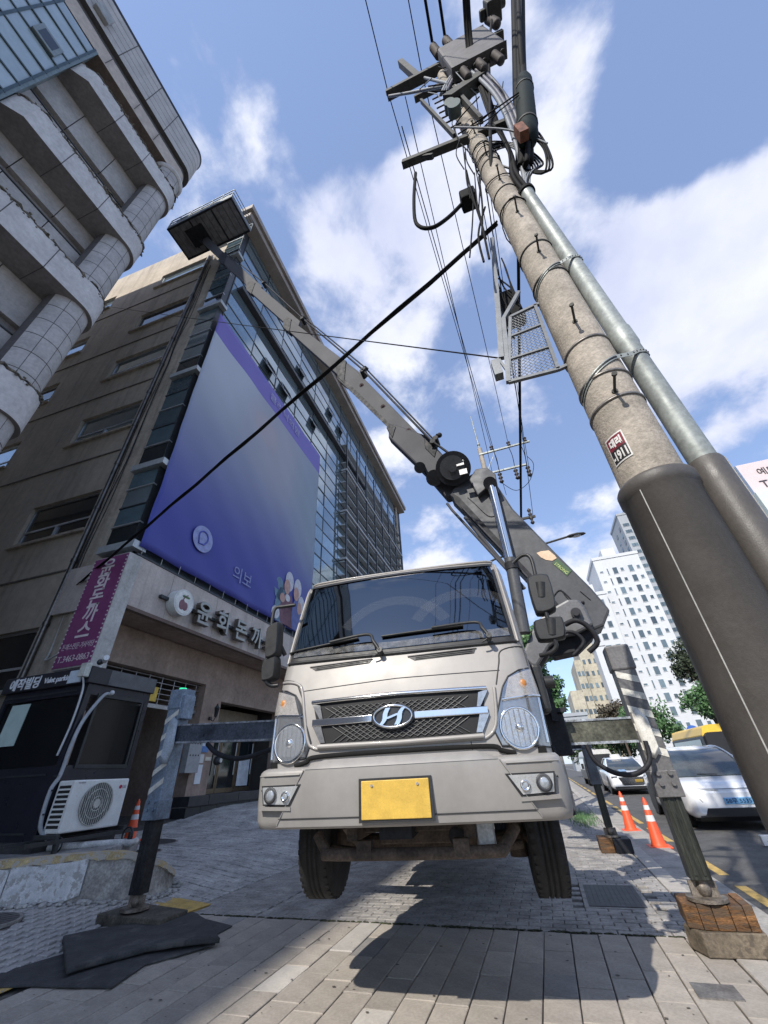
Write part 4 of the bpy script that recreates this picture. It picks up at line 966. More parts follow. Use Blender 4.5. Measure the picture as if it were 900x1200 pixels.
def S(u, w, off=0.0):
    u = max(-1.028, min(1.028, u)); e = .01; h = lerp(w, HW)-.002
    u0 = max(-h, min(h, u)); v = fv(u0, w)
    du = (fv(min(h, u0+e), w)-fv(max(-h, u0-e), w))/(min(h, u0+e)-max(-h, u0-e)); dw = (fv(u0, w+e)-fv(u0, w-e))/(2*e)
    n = Vector((du, -1, dw)).normalized(); return Vector((u0, v, w))+n*off
def ring(w, back=1.72):
    h = lerp(w, HW); us = [-h+.13*(1-math.cos(R(a))) for a in fr(0, 90, 6)]
    us = us+[x for x in fr(-h+.13, h-.13, 14)][1:-1]+[-x for x in us[::-1]]
    p = [Vector((u, fv(u, w), w)) for u in us]
    return [Vector((-h, back, w))]+p+[Vector((h, back, w))]
ws = [1.30, 1.36, 1.45, 1.6, 1.75, 1.85, 1.95, 2.03, 2.10, 2.16, 2.23, 2.30, 2.44, 2.58, 2.72, 2.86, 2.94, 2.98, 3.02, 3.045, 3.065, 3.08, 3.085]
T().loft([ring(w) for w in ws], True, True).build('cab_shell', M_PT, tr)
def patch(pts_lo, pts_hi, off, m, name, parent=tr, n=12, sm=True, **kw):
    """a skin on the cab front between a lower and an upper edge, each given as (u, w) points"""
    def ev(pl, t):
        k = t*(len(pl)-1); i = min(int(k), len(pl)-2); f = k-i; return (pl[i][0]*(1-f)+pl[i+1][0]*f, pl[i][1]*(1-f)+pl[i+1][1]*f)
    mb = T(); rows_ = 8; v = []
    for j in range(rows_+1):
        for i in range(n+1):
            a, b = ev(pts_lo, i/n), ev(pts_hi, i/n); s_ = j/rows_; v.append(S(a[0]*(1-s_)+b[0]*s_, a[1]*(1-s_)+b[1]*s_, off))
    mb.add(v, [(j*(n+1)+i, j*(n+1)+i+1, (j+1)*(n+1)+i+1, (j+1)*(n+1)+i) for j in range(rows_) for i in range(n)], sm)
    return mb.build(name, m, parent, **kw)
def line(name, pts, r, m, parent=tr, off=0.0, n=6, k=6, smooth=True):
    P_ = spline([(u, w, 0) for u, w in pts], k) if smooth else [Vector((u, w, 0)) for u, w in pts]
    q = []
    for a, b in zip(P_, P_[1:]):
        m_ = max(1, int((b-a).length/.05)); q += [a+(b-a)*i/m_ for i in range(m_)]
    q.append(P_[-1]); mb = T(); mb.tube([S(p.x, p.y, off) for p in q], r, n); return mb.build(name, m, parent)
# windscreen with rubber surround
patch([(-.955, 2.135), (-.5, 2.125), (0, 2.12), (.5, 2.125), (.955, 2.135)], [(-.945, 2.98), (-.5, 2.99), (0, 2.995), (.5, 2.99), (.945, 2.98)], .004, M_BLK, 'windscreen_rubber', n=40)
wsn = patch([(-.925, 2.165), (-.5, 2.155), (0, 2.15), (.5, 2.155), (.925, 2.165)], [(-.915, 2.95), (-.5, 2.96), (0, 2.966), (.5, 2.96), (.915, 2.95)], .009, M_WIN, 'windscreen', n=40)
M_DUST = mat('glass_dust', (.50, .49, .47), .9, alpha=.22, var=.3, scale=20)
patch([(-.92, 2.166), (0, 2.152), (.92, 2.166)], [(-.92, 2.235), (0, 2.205), (.92, 2.235)], .012, M_DUST, 'wiped_dirt', wsn, n=40)
patch([(-.93, 2.932), (0, 2.95), (.93, 2.932)], [(-.93, 2.965), (0, 2.98), (.93, 2.965)], .0105, M_BLK, 'sun_band', wsn, n=40)
M_STREAK = mat('wiper_haze', (.5, .5, .5), .9, alpha=.035, var=.0)
for cx_, r0 in ((-.02, .46), (.62, .46)):
    mb = T(); v = []
    for a in fr(28, 150, 22):
        for r_ in (r0, r0+.10): v.append(S(cx_+r_*math.cos(R(a)), 2.14+r_*math.sin(R(a))*.95, .013))
    mb.add(v, [(2*i, 2*i+1, 2*i+3, 2*i+2) for i in range(22)], True); mb.build('wiper_arc', M_STREAK, wsn)
# cowl and lower edge of glass
line('cowl_strip', [(-.96, 2.118), (0, 2.105), (.96, 2.118)], .014, M_BLK, off=.006)
# a-pillar trims, roof gutter
for s_ in (-1, 1):
    line('pillar_trim', [(s_*.972, 2.12), (s_*.972, 2.5), (s_*.966, 2.965)], .012, M_PT, off=.006)
line('roof_gutter', [(-.95, 3.015), (0, 3.03), (.95, 3.015)], .012, M_PT, off=.008)
# front lid seams
line('lid_seam', [(-1.0, 1.985), (-.86, 1.955), (-.80, 1.87), (-.755, 1.79)], .006, M_BLK, off=-.001)
line('lid_seam', [(1.0, 2.08), (.83, 2.05), (.79, 1.95), (.74, 1.80)], .006, M_BLK, off=-.001)
line('lid_seam', [(-.80, 1.875), (0, 1.905), (.785, 1.90)], .0035, M_BLK, off=.0, smooth=False)
line('lid_edge', [(-.98, 1.965), (-.84, 1.94), (-.775, 1.86), (-.70, 1.55), (-.64, 1.475), (-.5, 1.465), (0, 1.462), (.5, 1.465), (.62, 1.475), (.69, 1.56), (.72, 1.78)], .013, M_PT, off=.002)
line('side_seam', [(1.0, 2.1), (1.005, 1.93)], .005, M_BLK)
line('panel_joint', [(.50, 1.40), (.50, 1.47)], .003, M_BLK)
# air slots
for (a, b) in ((-.74, -.20), (.10, .64)):
    s = patch([(a+.05, 2.03), (b-.02, 2.045)], [(a, 2.062), (b, 2.085)] if a > 0 else [(a, 2.065), (b, 2.075)], .004, M_BLK, 'air_slot', n=10)
    line('slot_rim', [(a-.004, 2.067), (b+.004, 2.085 if a > 0 else 2.078)], .006, M_PT, s, off=.008, smooth=False)
    for j in range(3): line('slot_bar', [(a+.06, 2.038+j*.012), (b-.03, 2.048+j*.013)], .002, M_CRD, s, off=.006, smooth=False)
# grille
gr = patch([(-.585, 1.487), (0, 1.482), (.575, 1.487)], [(-.665, 1.765), (0, 1.77), (.655, 1.765)], .006, mat('grille_black', (.008, .008, .009), .6), 'grille', n=24)
mb = T(); M_LAT = mat('grille_mesh', (.13, .13, .13), .4, metal=.5)
def clipu(w): return .585+(w-1.487)/(.278)*.075
step = .052; import itertools
for row, (wa, wb) in enumerate(((1.505, 1.605), (1.66, 1.735))):
    for sgn in (-1, 1):
        x = -.85
        while x < .85:
            a0 = (x, wa); a1 = (x+sgn*(wb-wa)*1.7, wb)
            pa = []
            for t in (0, 1): 
                u = a0[0]+(a1[0]-a0[0])*t; w_ = wa+(wb-wa)*t; pa.append((u, w_))
            if all(abs(u) < clipu(w_)-.085 for u, w_ in pa): mb.tube([S(pa[0][0], pa[0][1], .012), S((pa[0][0]+pa[1][0])/2, (wa+wb)/2, .012), S(pa[1][0], pa[1][1], .012)], .0035, 4)
            x += step
mb.build('grille_mesh', M_LAT, gr, kind='stuff')
line('top_bar', [(-.672, 1.775), (0, 1.785), (.662, 1.775)], .016, M_CHR, gr, off=.02, smooth=False)
for (a, b) in ((-.655, -.19), (.13, .645)):
    patch([(a, 1.618), (b, 1.618)], [(a, 1.652), (b, 1.652)], .028, M_CHR, 'middle_bar', gr, n=8)
    line('middle_bar_lip', [(a, 1.616), (b, 1.616)], .006, M_CHR, gr, off=.022, smooth=False); line('middle_bar_lip', [(a, 1.653), (b, 1.653)], .006, M_CHR, gr, off=.022, smooth=False)
line('bottom_bar', [(-.60, 1.478), (0, 1.472), (.59, 1.478)], .018, M_PT, gr, off=.016, smooth=False)
for s_ in (-1, 1):
    c_ = mat('satin_silver', (.5, .5, .5), .25, metal=.85)
    patch([(s_*.60, 1.66), (s_*.575, 1.66)], [(s_*.672, 1.765), (s_*.60, 1.75)], .022, c_, 'corner_trim', gr, n=3)
    patch([(s_*.585, 1.50), (s_*.545, 1.50)], [(s_*.655, 1.615), (s_*.585, 1.61)], .022, c_, 'corner_trim', gr, n=3)
# emblem: oval ring with a slanted H
EU, EW = -.03, 1.635
em = T(); mb = em; n = 40
def epos(a, rx, ry, off): return S(EU+rx*math.cos(a), EW+ry*math.sin(a), off)
ov = [S(EU, EW, .036)]+[epos(a, .158, .084, .034) for a in fr(0, 2*math.pi, n)[:-1]]
mb.add(ov, [(0, 1+i, 1+(i+1) % n) for i in range(n)], False)
sd = [epos(a, .158, .084, .034) for a in fr(0, 2*math.pi, n)[:-1]]+[epos(a, .165, .09, .0) for a in fr(0, 2*math.pi, n)[:-1]]
mb.add(sd, [(i, n+i, n+(i+1) % n, (i+1) % n) for i in range(n)], True)
eb = em.build('emblem', mat('emblem_back', (.03, .032, .035), .3), tr)
mb = T(); mb.tube([epos(a, .140, .070, .040) for a in fr(0, 2*math.pi, n)], .0095, 8); mb.build('emblem_ring', M_CHR, eb)
mb = T()
def stroke(p, wd):
    q = spline([(a, b, 0) for a, b in p], 6)
    top = [S(EU+x.x-w_*.5, EW+x.y, .040) for x, w_ in zip(q, [lerp(i/(len(q)-1), wd) for i in range(len(q))])]
    bot = [S(EU+x.x+w_*.5, EW+x.y, .040) for x, w_ in zip(q, [lerp(i/(len(q)-1), wd) for i in range(len(q))])]
    m_ = len(q); dn = Vector((0, -.009, 0)); tp = [p_+dn for p_ in top]; bp = [p_+dn for p_ in bot]
    mb.add(tp+bp, [(i, i+1, m_+i+1, m_+i) for i in range(m_-1)], True)
    mb.add(top+tp, [(i, i+1, m_+i+1, m_+i) for i in range(m_-1)]); mb.add(bp+bot, [(i, i+1, m_+i+1, m_+i) for i in range(m_-1)])
stroke([(-.085, -.052), (-.058, -.02), (-.05, .02), (-.030, .056)], [(0, .028), (.5, .034), (1, .036)])
stroke([(.030, -.056), (.050, -.02), (.058, .02), (.085, .052)], [(0, .036), (.5, .034), (1, .028)])
stroke([(-.055, -.016), (-.02, -.006), (.02, .006), (.055, .016)], [(0, .05), (.5, .045), (1, .05)])
mb.build('emblem_h', M_CHR, eb)
# headlamps
M_LENS = mat('clear_lens', (.75, .78, .82), .02, alpha=.10, var=.0, spec=1.0)
M_REF = mat('lamp_reflector', (.42, .44, .47), .12, metal=1.0, var=.05, scale=30, bump=.35, bscale=22)
M_AMB = mat('amber_bulb', (.50, .20, .05), .35, var=.1)
M_HOU = mat('lamp_housing', (.30, .31, .33), .16, metal=.85, var=.10, scale=4, bump=.08, bscale=8)
for s_ in (-1, 1):
    q = lambda u, w: (s_*u, w)
    h = patch([q(.70, 1.42), q(.86, 1.405), q(1.02, 1.40)], [q(.835, 1.845), q(.92, 1.885), q(1.0, 1.905)], .004, M_HOU, 'headlamp', n=10)
    patch([q(.665, 1.505), q(.70, 1.42)], [q(.79, 1.80), q(.838, 1.845)], .004, M_HOU, 'housing_wedge', h, n=4)
    line('lamp_outline', [q(.835, 1.85), q(.78, 1.78), q(.665, 1.51), q(.70, 1.415), q(1.02, 1.395)], .006, M_BLK, h, off=.004, smooth=False)
    line('lamp_outline', [q(.835, 1.85), q(.92, 1.89), q(1.0, 1.91)], .006, M_BLK, h, off=.004, smooth=False)
    c = S(s_*.835, 1.515, 0); n_ = (S(s_*.835, 1.515, .1)-c).normalized()
    T().lathe(c-n_*.01, [(.126, 0), (.134, .022), (.126, .03), (.116, .022)], 28, n_).build('lamp_bezel', M_CHR, h)
    T().lathe(c, [(.116, .014), (.085, -.002), (.045, -.014), (.02, -.018)], 28, n_).build('reflector', M_REF, h)
    mb = T(); mb.sphere(c+n_*.018, .030, 12, (1, .6, 1)); mb.build('bulb_cap', M_CHR, h)
    mb = T()
    for k_ in range(6):
        x = -.0875+k_*.035; hh = math.sqrt(max(0, .112**2-x*x)); a = c+n_*.024; mb.tube([a+Vector((x, 0, -hh)), a+Vector((x, 0, hh))], .0022, 4)
    mb.build('lens_flutes', mat('flute_glass', (.16, .17, .19), .15, alpha=.45), h)
    T().lathe(c, [(.115, .026), (.085, .036), (.04, .041), (.005, .042)], 28, n_).build('lamp_glass', M_LENS, h)
    line('lamp_divider', [q(.755, 1.695), q(1.02, 1.715)], .012, M_CHR, h, off=.01, smooth=False)
    ca = S(s_*.925, 1.79, .012); mb = T(); mb.sphere(ca, .026, 12, (1, .4, 1.2)); mb.build('indicator_bulb', M_AMB, h)
    patch([q(.775, 1.70), q(1.018, 1.72)], [q(.835, 1.835), q(.998, 1.895)], .020, mat('indicator_lens', (.85, .80, .74), .05, alpha=.35, spec=1.0), 'indicator_lens', h, n=6)
    patch([q(.70, 1.425), q(1.018, 1.405)], [q(.765, 1.69), q(1.018, 1.71)], .016, M_LENS, 'outer_lens', h, n=6)
    line('outer_rib', [q(1.0, 1.42), q(1.012, 1.7)], .012, M_CHR, h, off=.006, smooth=False)
# black strip painted as the shade of the gap under the lid, valance
line('lid_gap_shade', [(-.78, 1.37), (-.69, 1.39), (-.60, 1.418), (0, 1.424), (.60, 1.418), (.69, 1.39), (.78, 1.37)], .017, mat('deep_black', (.006, .006, .006), .9), off=.004)
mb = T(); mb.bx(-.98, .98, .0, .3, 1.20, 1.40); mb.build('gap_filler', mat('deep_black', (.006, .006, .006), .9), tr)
# ---- bumper
def bring(w, hwb, vf_, back=.42, rc=.10, bow=.075):
    p = []
    for a in fr(0, 90, 6): p.append((-hwb+rc*(1-math.cos(R(a))), rc*(1-math.sin(R(a)))))
    us = [x for x, _ in p]; vs_ = [y for _, y in p]
    pts = [Vector((u, vf_+bow*(abs(u)/hwb)**2+v*1.3, w)) for u, v in zip(us, vs_)]
    mid = [Vector((u, vf_+bow*(abs(u)/hwb)**2, w)) for u in fr(-hwb+rc, hwb-rc, 16)[1:-1]]
    r_ = [Vector((-q_.x, q_.y, w)) for q_ in pts[::-1]]
    return [Vector((-hwb, back, w))]+pts+mid+r_+[Vector((hwb, back, w))]
B_ = [(1.015, 1.035, -.085), (1.02, 1.055, -.10), (1.06, 1.066, -.115), (1.15, 1.07, -.125), (1.26, 1.068, -.135), (1.315, 1.064, -.145), (1.335, 1.06, -.145), (1.35, 1.05, -.13), (1.362, 1.045, -.08)]
bmp = T().loft([bring(*b) for b in B_], True, True); bmp = bmp.build('bumper', M_PT2, tr)
def bsurf(u, w, off=0.0):
    hwb = lerp(w, [(b[0], b[1]) for b in B_]); vf_ = lerp(w, [(b[0], b[2]) for b in B_])
    x = abs(u)-(hwb-.10); return Vector((u, vf_+.075*(abs(u)/hwb)**2+(0 if x < 0 else 1.3*(.10-math.sqrt(max(0, .01-x*x))))-off, w))
def bpatch(lo, hi, off, m, name, parent=bmp, n=16, rows_=4, edge=True, **kw):
    mb = T(); v = []
    ev = lambda pl, t: tuple(pl[min(int(t*(len(pl)-1)), len(pl)-2)][i]*(1-(t*(len(pl)-1)-min(int(t*(len(pl)-1)), len(pl)-2)))+pl[min(int(t*(len(pl)-1)), len(pl)-2)+1][i]*(t*(len(pl)-1)-min(int(t*(len(pl)-1)), len(pl)-2)) for i in (0, 1))
    for j in range(rows_+1):
        for i in range(n+1):
            a, b = ev(lo, i/n), ev(hi, i/n); s_ = j/rows_; v.append(bsurf(a[0]*(1-s_)+b[0]*s_, a[1]*(1-s_)+b[1]*s_, off))
    mb.add(v, [(j*(n+1)+i, j*(n+1)+i+1, (j+1)*(n+1)+i+1, (j+1)*(n+1)+i) for j in range(rows_) for i in range(n)], True)
    if edge:
        for rng_ in ([i for i in range(n+1)], [rows_*(n+1)+i for i in range(n+1)], [j*(n+1) for j in range(rows_+1)], [j*(n+1)+n for j in range(rows_+1)]):
            pv = [v[i] for i in rng_]; pb = [p+Vector((0, off+.02, 0)) for p in pv]; L_ = len(pv)
            mb.add(pv+pb, [(i, i+1, L_+i+1, L_+i) for i in range(L_-1)])
    return mb.build(name, m, parent, **kw)
# raised centre panel, wider at its foot, rising in the middle
bpatch([(-.86, 1.03), (.86, 1.03)], [(-.66, 1.345), (.66, 1.345)], .028, M_PT2, 'centre_panel', n=30)
mb = T(); a = [bsurf(u, 1.343, .030) for u in fr(-.655, .655, 20)]; b = [Vector((p.x, p.y+.035, 1.343+.052*min(1, (.67-abs(p.x))/.12))) for p in a]; c = [p+Vector((0, .16, .004)) for p in b]
mb.add(a+b+c, [(r_*21+i, r_*21+i+1, (r_+1)*21+i+1, (r_+1)*21+i) for r_ in (0, 1) for i in range(20)], True); mb.build('centre_lip', M_PT2, bmp)
for s_ in (-1, 1):
    q = lambda u, w: (s_*u, w)
    rec = bpatch([q(.755, 1.142), q(.965, 1.15)], [q(.68, 1.262), q(.985, 1.262)], .0315, M_BLK, 'fog_recess', n=6)
    fl = bpatch([q(.768, 1.152), q(.955, 1.159)], [q(.70, 1.253), q(.973, 1.253)], .036, mat('fog_clear', (.50, .51, .51), .18, metal=.3, var=.1, scale=12, coat=.6), 'fog_lamp', n=6)
    for (u, w, r_) in ((.905, 1.207, .040), (.79, 1.197, .022)):
        c = bsurf(s_*u, w, .036); nn = Vector((s_*.12, -1, 0)).normalized()
        T().lathe(c, [(r_+.008, 0), (r_+.008, .012), (r_, .014), (r_*.6, .004)], 20, nn).build('fog_ring', M_BLK if r_ > .03 else M_CHR, fl)
        mb = T(); mb.sphere(c+nn*.004, r_*.75, 14, (1, .28, 1)); mb.build('fog_bulb', mat('fog_glass', (.35, .38, .42), .05, spec=1.0, metal=.3), fl)
    bpatch([q(.768, 1.152), q(.955, 1.159)], [q(.70, 1.253), q(.973, 1.253)], .048, M_LENS, 'fog_lens', n=6, edge=False)
    bpatch([q(.75, 1.118), q(.99, 1.124)], [q(.752, 1.138), q(.985, 1.146)], .036, M_PT2, 'fog_sill', n=6)
    mb = T(); c = bsurf(s_*1.0, 1.235, .0); mb.sphere(c, .006, 8); mb.build('screw', M_BLK, bmp)
for s_ in (-1, 1):
    mb = T(); mb.tube([bsurf(s_*(.665+.0*k), 1.34-.0*k, .028) if k == 0 else bsurf(s_*(.665+.19*k/6), 1.34-.30*k/6, .0285) for k in range(7)], .004, 5); mb.build('bumper_crease', M_PT2, bmp)
    mb = T(); mb.tube([bsurf(s_*(.70+.33*k/6), 1.318, .003) for k in range(7)], .006, 5); mb.build('bumper_step', M_PT2, bmp)
mb = T(); mb.tube([bsurf(u, 1.075, .0285) for u in fr(-.84, .84, 20)], .003, 5); mb.build('bumper_seam', M_BLK, bmp)
# number plate (unlettered from here: the photograph shows it illegible)
mb = T(); c = bsurf(-.02, 1.17, .045); mb.bx(c.x-.24, c.x+.24, c.y-.002, c.y+.02, 1.045, 1.275); pf = mb.build('number_plate_frame', M_BLK, bmp)
mb = T(); mb.bx(c.x-.222, c.x+.222, c.y-.010, c.y-.0021, 1.06, 1.262); mb.build('number_plate', mat('plate_yellow', (.62, .40, .07), .5, var=.08, scale=14, spots=(10, .64, (.46, .31, .10))), pf, bev=.004)
mb = T()
for u_ in (-.15, .15): mb.cyl((c.x+u_, c.y-.0101, 1.235), (c.x+u_, c.y-.016, 1.235), .009, n=8)
mb.build('plate_bolt', M_CHR, pf)
# wipers
def wiper(pv, kn, tipp, v0):
    a = cpx(*pv, .03); 
    mb = T(); mb.cyl(a+Vector((0, .02, 0)), a+Vector((0, -.05, .015)), .022, n=12); w_ = mb.build('wiper', M_BLK, tr)
    k_ = cpx(*kn, v0); t_ = cpx(*tipp, v0+.03)
    k_.y = fv(k_.x, k_.z)-.075; t_.y = fv(t_.x, t_.z)-.05
    mid = k_.lerp(t_, .45); mid.y = fv(mid.x, mid.z)-.07; pp = spline([a+Vector((0, -.04, .01)), a.lerp(k_, .55)+Vector((.012, -.03, .0)), k_, mid], 6)
    T().tube(pp, [.015]*8+[.013]*(len(pp)-8), 6).build('wiper_arm', M_BLK, w_)
    e = k_.lerp(t_, .12); bl = []
    for i in range(9):
        p = e.lerp(t_, i/8); p.y = fv(p.x, p.z)-.028; bl.append(p)
    mb = T(); mb.tube(bl, .010, 5); mb.tube([p+Vector((0, .015, -.004)) for p in bl], .006, 4); mb.build('wiper_blade', M_BLK, w_)
    T().tube([a+Vector((0, -.03, 0)), a+Vector((-.035, -.03, -.02)), a+Vector((-.06, -.025, -.03))], .007, 5).build('washer_jet', M_BLK, w_)
wiper((446, 765), (432, 746), (340, 766), .12)
wiper((573, 748), (556, 731), (449, 748), .12)
# door side (seen edge-on), handles, step
for s_ in (-1, 1):
    x = s_*1.036
    T().prism([(x, .50, 2.12), (x, 1.45, 2.12), (x, 1.45, 2.88), (x, .80, 2.88)], (s_*.006, 0, 0)).build('side_window', M_WIN, tr)
    d_ = T().bx(x, x+s_*.006, .40, 1.55, 1.30, 2.06).build('door', M_PT, tr, bev=.003)
    T().bx(x, x+s_*.03, 1.30, 1.48, 1.86, 1.90).build('handle', M_BLK, d_, bev=.006)
    T().bx(s_*.72, s_*1.03, .30, 1.62, 1.06, 1.30).build('wheel_arch', M_BLK, tr, bev=.02)
# ---- mirrors
def mirror(side, arm, armY, heads, bx_):
    P_ = [at(px, py, armY+dy) for px, py, dy in arm]
    m_ = MB(); m_.tube(spline(P_, 5), .017, 8); a_ = m_.build('mirror_arm', M_BLK, tr)
    for k_, poly in enumerate(heads):
        pts = [at(px, py, armY) for px, py in poly]; c = sum(pts, Vector())/len(pts)
        mb = MB(); r0 = [p+Vector((0, .03, 0)) for p in pts]
        nb = 5; fine = []
        m__ = len(pts)                         # rounded outline by corner cutting
        out = pts
        for q_ in (.13, .3):
            nw = []
            for i in range(len(out)): a, b = out[i], out[(i+1) % len(out)]; nw += [a.lerp(b, q_), a.lerp(b, 1-q_)]
            out = nw
        rings_ = [[c+(p-c)*s_+Vector((0, d, 0)) for p in out] for s_, d in ((.86, -.055), (.95, -.045), (1.0, -.01), (1.0, .035), (.97, .045))]
        mb.loft(rings_, True, True); h = mb.build('mirror_housing', M_BLK, a_)
        mb = MB(); mb.loft([[c+(p-c)*.93+Vector((0, d, 0)) for p in out] for d in (.0455, .05)], False, True); mb.build('mirror_glass', M_CHR, h)
    for (px, py, r_) in bx_:
        p = at(px, py, armY-.02); d = (P_[-1]-P_[2]).normalized(); MB().cyl(p-d*.065, p+d*.065, r_, n=12).build('mirror_clamp', M_BLK, a_)
mirror(1, [(601, 660, .02), (612, 651, 0), (622, 654, -.02), (629, 680, -.03), (639, 715, -.03), (648, 745, -.03), (652, 757, -.02), (645, 765, 0), (633, 768, .05)], 3.42,
       [[(615, 676), (643, 672), (654, 717), (628, 724)], [(623, 728), (660, 722), (665, 749), (630, 754)]], [(634, 692, .05), (646, 735, .05)])
mirror(-1, [(346, 709, .02), (332, 711, 0), (322, 714, -.02), (318, 735, -.03), (313, 770, -.03), (311, 795, -.03), (317, 803, -.0), (326, 803, .02)], 3.12,
       [[(315, 736), (330, 727), (328, 769), (313, 776)], [(310, 777), (327, 768), (325, 796), (309, 801)]], [(316, 748, .03), (312, 782, .03)])
mb = MB(); mb.tube([at(328, 755, 3.14), at(334, 768, 3.2)], .02); mb.tube([at(646, 668, 3.4), at(600, 640, 3.5)], .0001, 3) if 0 else None; mb.build('mirror_bracket', M_BLK, tr)
# black pillar and hinge pieces to the right of the cab
T().bx(1.04, 1.13, .30, .50, 1.62, 1.98).build('mirror_base', M_BLK, tr, bev=.03)
T().cyl((1.13, .36, 1.84), (1.20, .36, 1.84), .045, n=14).build('mirror_pivot', M_BLK, tr)
# ---- running gear
def tyre(x, v, w, wd=.235, r_=.395, dual=False):
    mb = T(); prof = [(r_*.56, -wd/2+.02), (r_*.80, -wd/2-.004), (r_*.93, -wd/2), (r_*.985, -wd/2+.02), (r_, -wd/2+.045)]
    for k_ in range(4):
        c = -wd/2+.045+(wd-.09)*(k_+.5)/4.0; g_ = .008
        if k_ < 3:
            c2 = -wd/2+.045+(wd-.09)*(k_+1)/4.0; prof += [(r_, c2-g_), (r_-.012, c2-g_+.002), (r_-.012, c2+g_-.002), (r_, c2+g_)]
    prof += [(r_, wd/2-.045), (r_*.985, wd/2-.02), (r_*.93, wd/2), (r_*.80, wd/2+.004), (r_*.56, wd/2-.02)]
    mb.lathe((x, v, w), prof, 44, (1, 0, 0)); wh = mb.build('tyre', M_RUB, tr)
    mb = T()
    for k_ in range(40):
        a = 2*math.pi*k_/40
        for s_ in (-1, 1):
            xx = x+s_*(wd/2-.032); c = Vector((xx, v+math.cos(a)*(r_-.009), w+math.sin(a)*(r_-.009)))
            tn = Vector((0, -math.sin(a), math.cos(a))); rd = Vector((0, math.cos(a), math.sin(a)))
            mb.beam(c-Vector((.024, 0, 0)), c+Vector((.024, 0, 0)), .030, .008+.006, rd)
    mb.build('tread_block', M_RUB, wh, kind='stuff')
    mb = T(); mb.lathe((x, v, w), [(.0, .06), (.07, .065), (.09, .03), (.17, .01), (.20, .05), (.225, wd/2-.02), (.225, -wd/2+.02), (.06, -.05), (0, -.05)], 28, (1, 0, 0)); rm = mb.build('rim', mat('rim_grey', (.25, .25, .25), .5, metal=.6, var=.2), wh)
wv, ww = .98, .875
tyre(.91, wv, ww); tyre(-.86, wv, ww)
for x in (-.93, -.66, .66, .93): tyre(x, 4.6, ww)
mb = T(); mb.cyl((-.80, wv, ww-.04), (.80, wv, ww-.04), .045, n=12); mb.bx(-.62, .62, wv-.05, wv+.05, ww-.14, ww-.03)
for s_ in (-1, 1): mb.cyl((s_*.72, wv, ww-.16), (s_*.72, wv, ww+.10), .07, n=12)
mb.tube(spline([(-.75, wv-.22, ww-.06), (-.3, wv-.25, ww-.10), (.3, wv-.25, ww-.10), (.75, wv-.22, ww-.06)]), .03); mb.build('front_axle', M_RST, tr, bev=.006)
mb = T(); mb.tube(spline([(-.66, .18, .96), (-.58, .14, .88), (-.5, .12, .86), (.5, .12, .86), (.60, .14, .88), (.70, .22, .97)]), .034, 10)
for x in (-.30, .34): mb.bx(x-.05, x+.05, .08, .17, .84, .93)
mb.build('front_crossbar', M_RST, tr)
mb = T()
for s_ in (-1, 1): mb.bx(s_*.36, s_*.44, .15, 7.6, .92, 1.14); mb.tube(spline([(s_*.52, .35, 1.0), (s_*.52, wv, .80), (s_*.52, 1.4, 1.0)]), .035)
for y in (.3, 1.5, 2.6, 3.8, 5.2, 7.4): mb.bx(-.36, .36, y, y+.12, .95, 1.12)
mb.bx(-.28, .28, .5, 1.4, .86, 1.25); mb.build('chassis', M_RST, tr, bev=.008)
mb = T(); mb.lathe((0, 1.25, .98), [(0, -.3), (.16, -.28), (.2, 0), (.16, .3), (0, .32)], 18, (0, 1, 0)); mb.build('gearbox', mat('cast_metal', (.18, .18, .17), .5, metal=.5, var=.3, scale=9), tr)
mb = T(); mb.bx(.44, .56, .2, .3, .86, 1.0); mb.build('underside_bracket', mat('raw_alloy', (.42, .43, .44), .4, metal=.6, var=.2), tr, bev=.01)
mb = T(); mb.bx(-.9, .9, .25, 1.7, 1.22, 1.30); mb.build('cab_floor', M_RST, tr)
mb = T(); mb.cyl((.30, .30, .92), (.30, .62, .92), .055, n=12); mb.bx(-.20, .02, .12, .4, .93, 1.06); mb.build('steering_gear', M_CRD, tr)
# deck behind the cab
mb = T(); mb.bx(-1.05, 1.05, 2.75, 7.7, 1.30, 1.36)
for s_ in (-1, 1): mb.bx(s_*1.05, s_*1.09, 2.75, 7.7, 1.14, 1.40)
mb.build('deck', M_CRG, tr, bev=.01)
mb = T()
for s_ in (-1, 1):
    mb.bx(s_*1.0, s_*1.06, 3.4, 4.2, .70, 1.1) if s_ > 0 else mb.bx(-1.06, -.55, 3.3, 4.1, .72, 1.12)
mb.build('side_box', M_CRD, tr, bev=.02)
# turret column and base of the crane
mb = T(); mb.cyl((-.1, 2.35, 1.1), (-.1, 2.35, 1.5), .42, n=32); mb.cyl((-.1, 2.35, 1.5), (-.1, 2.35, 1.62), .50, n=32); mb.build('slew_ring', M_CRD, tr)
mb = T(); mb.loft([[(-.48, 2.05, 1.62), (.28, 2.05, 1.62), (.28, 2.65, 1.62), (-.48, 2.65, 1.62)], [(-.1, 2.12, 2.3), (.55, 2.12, 2.3), (.55, 2.58, 2.3), (-.1, 2.58, 2.3)]], False); mb.build('turret', M_CRG, tr, bev=.02)
YB = 5.42
def bp(px, py, dy=0.0): return at(px, py, YB+dy)
mb = MB(); po = [(612, 775), (628, 737), (646, 721), (664, 711), (677, 711), (684, 720), (693, 740), (672, 751), (658, 753), (644, 764), (628, 790)]
mb.prism([bp(*p)+Vector((0, -.30, 0)) for p in po], (0, .10, 0)); mb.prism([bp(*p)+Vector((0, .20, 0)) for p in po], (0, .10, 0)); mb.build('turret_cheek', mat('turret_bright', (.16, .16, .165), .42, metal=.4, var=.1, scale=5), tr, bev=.03)
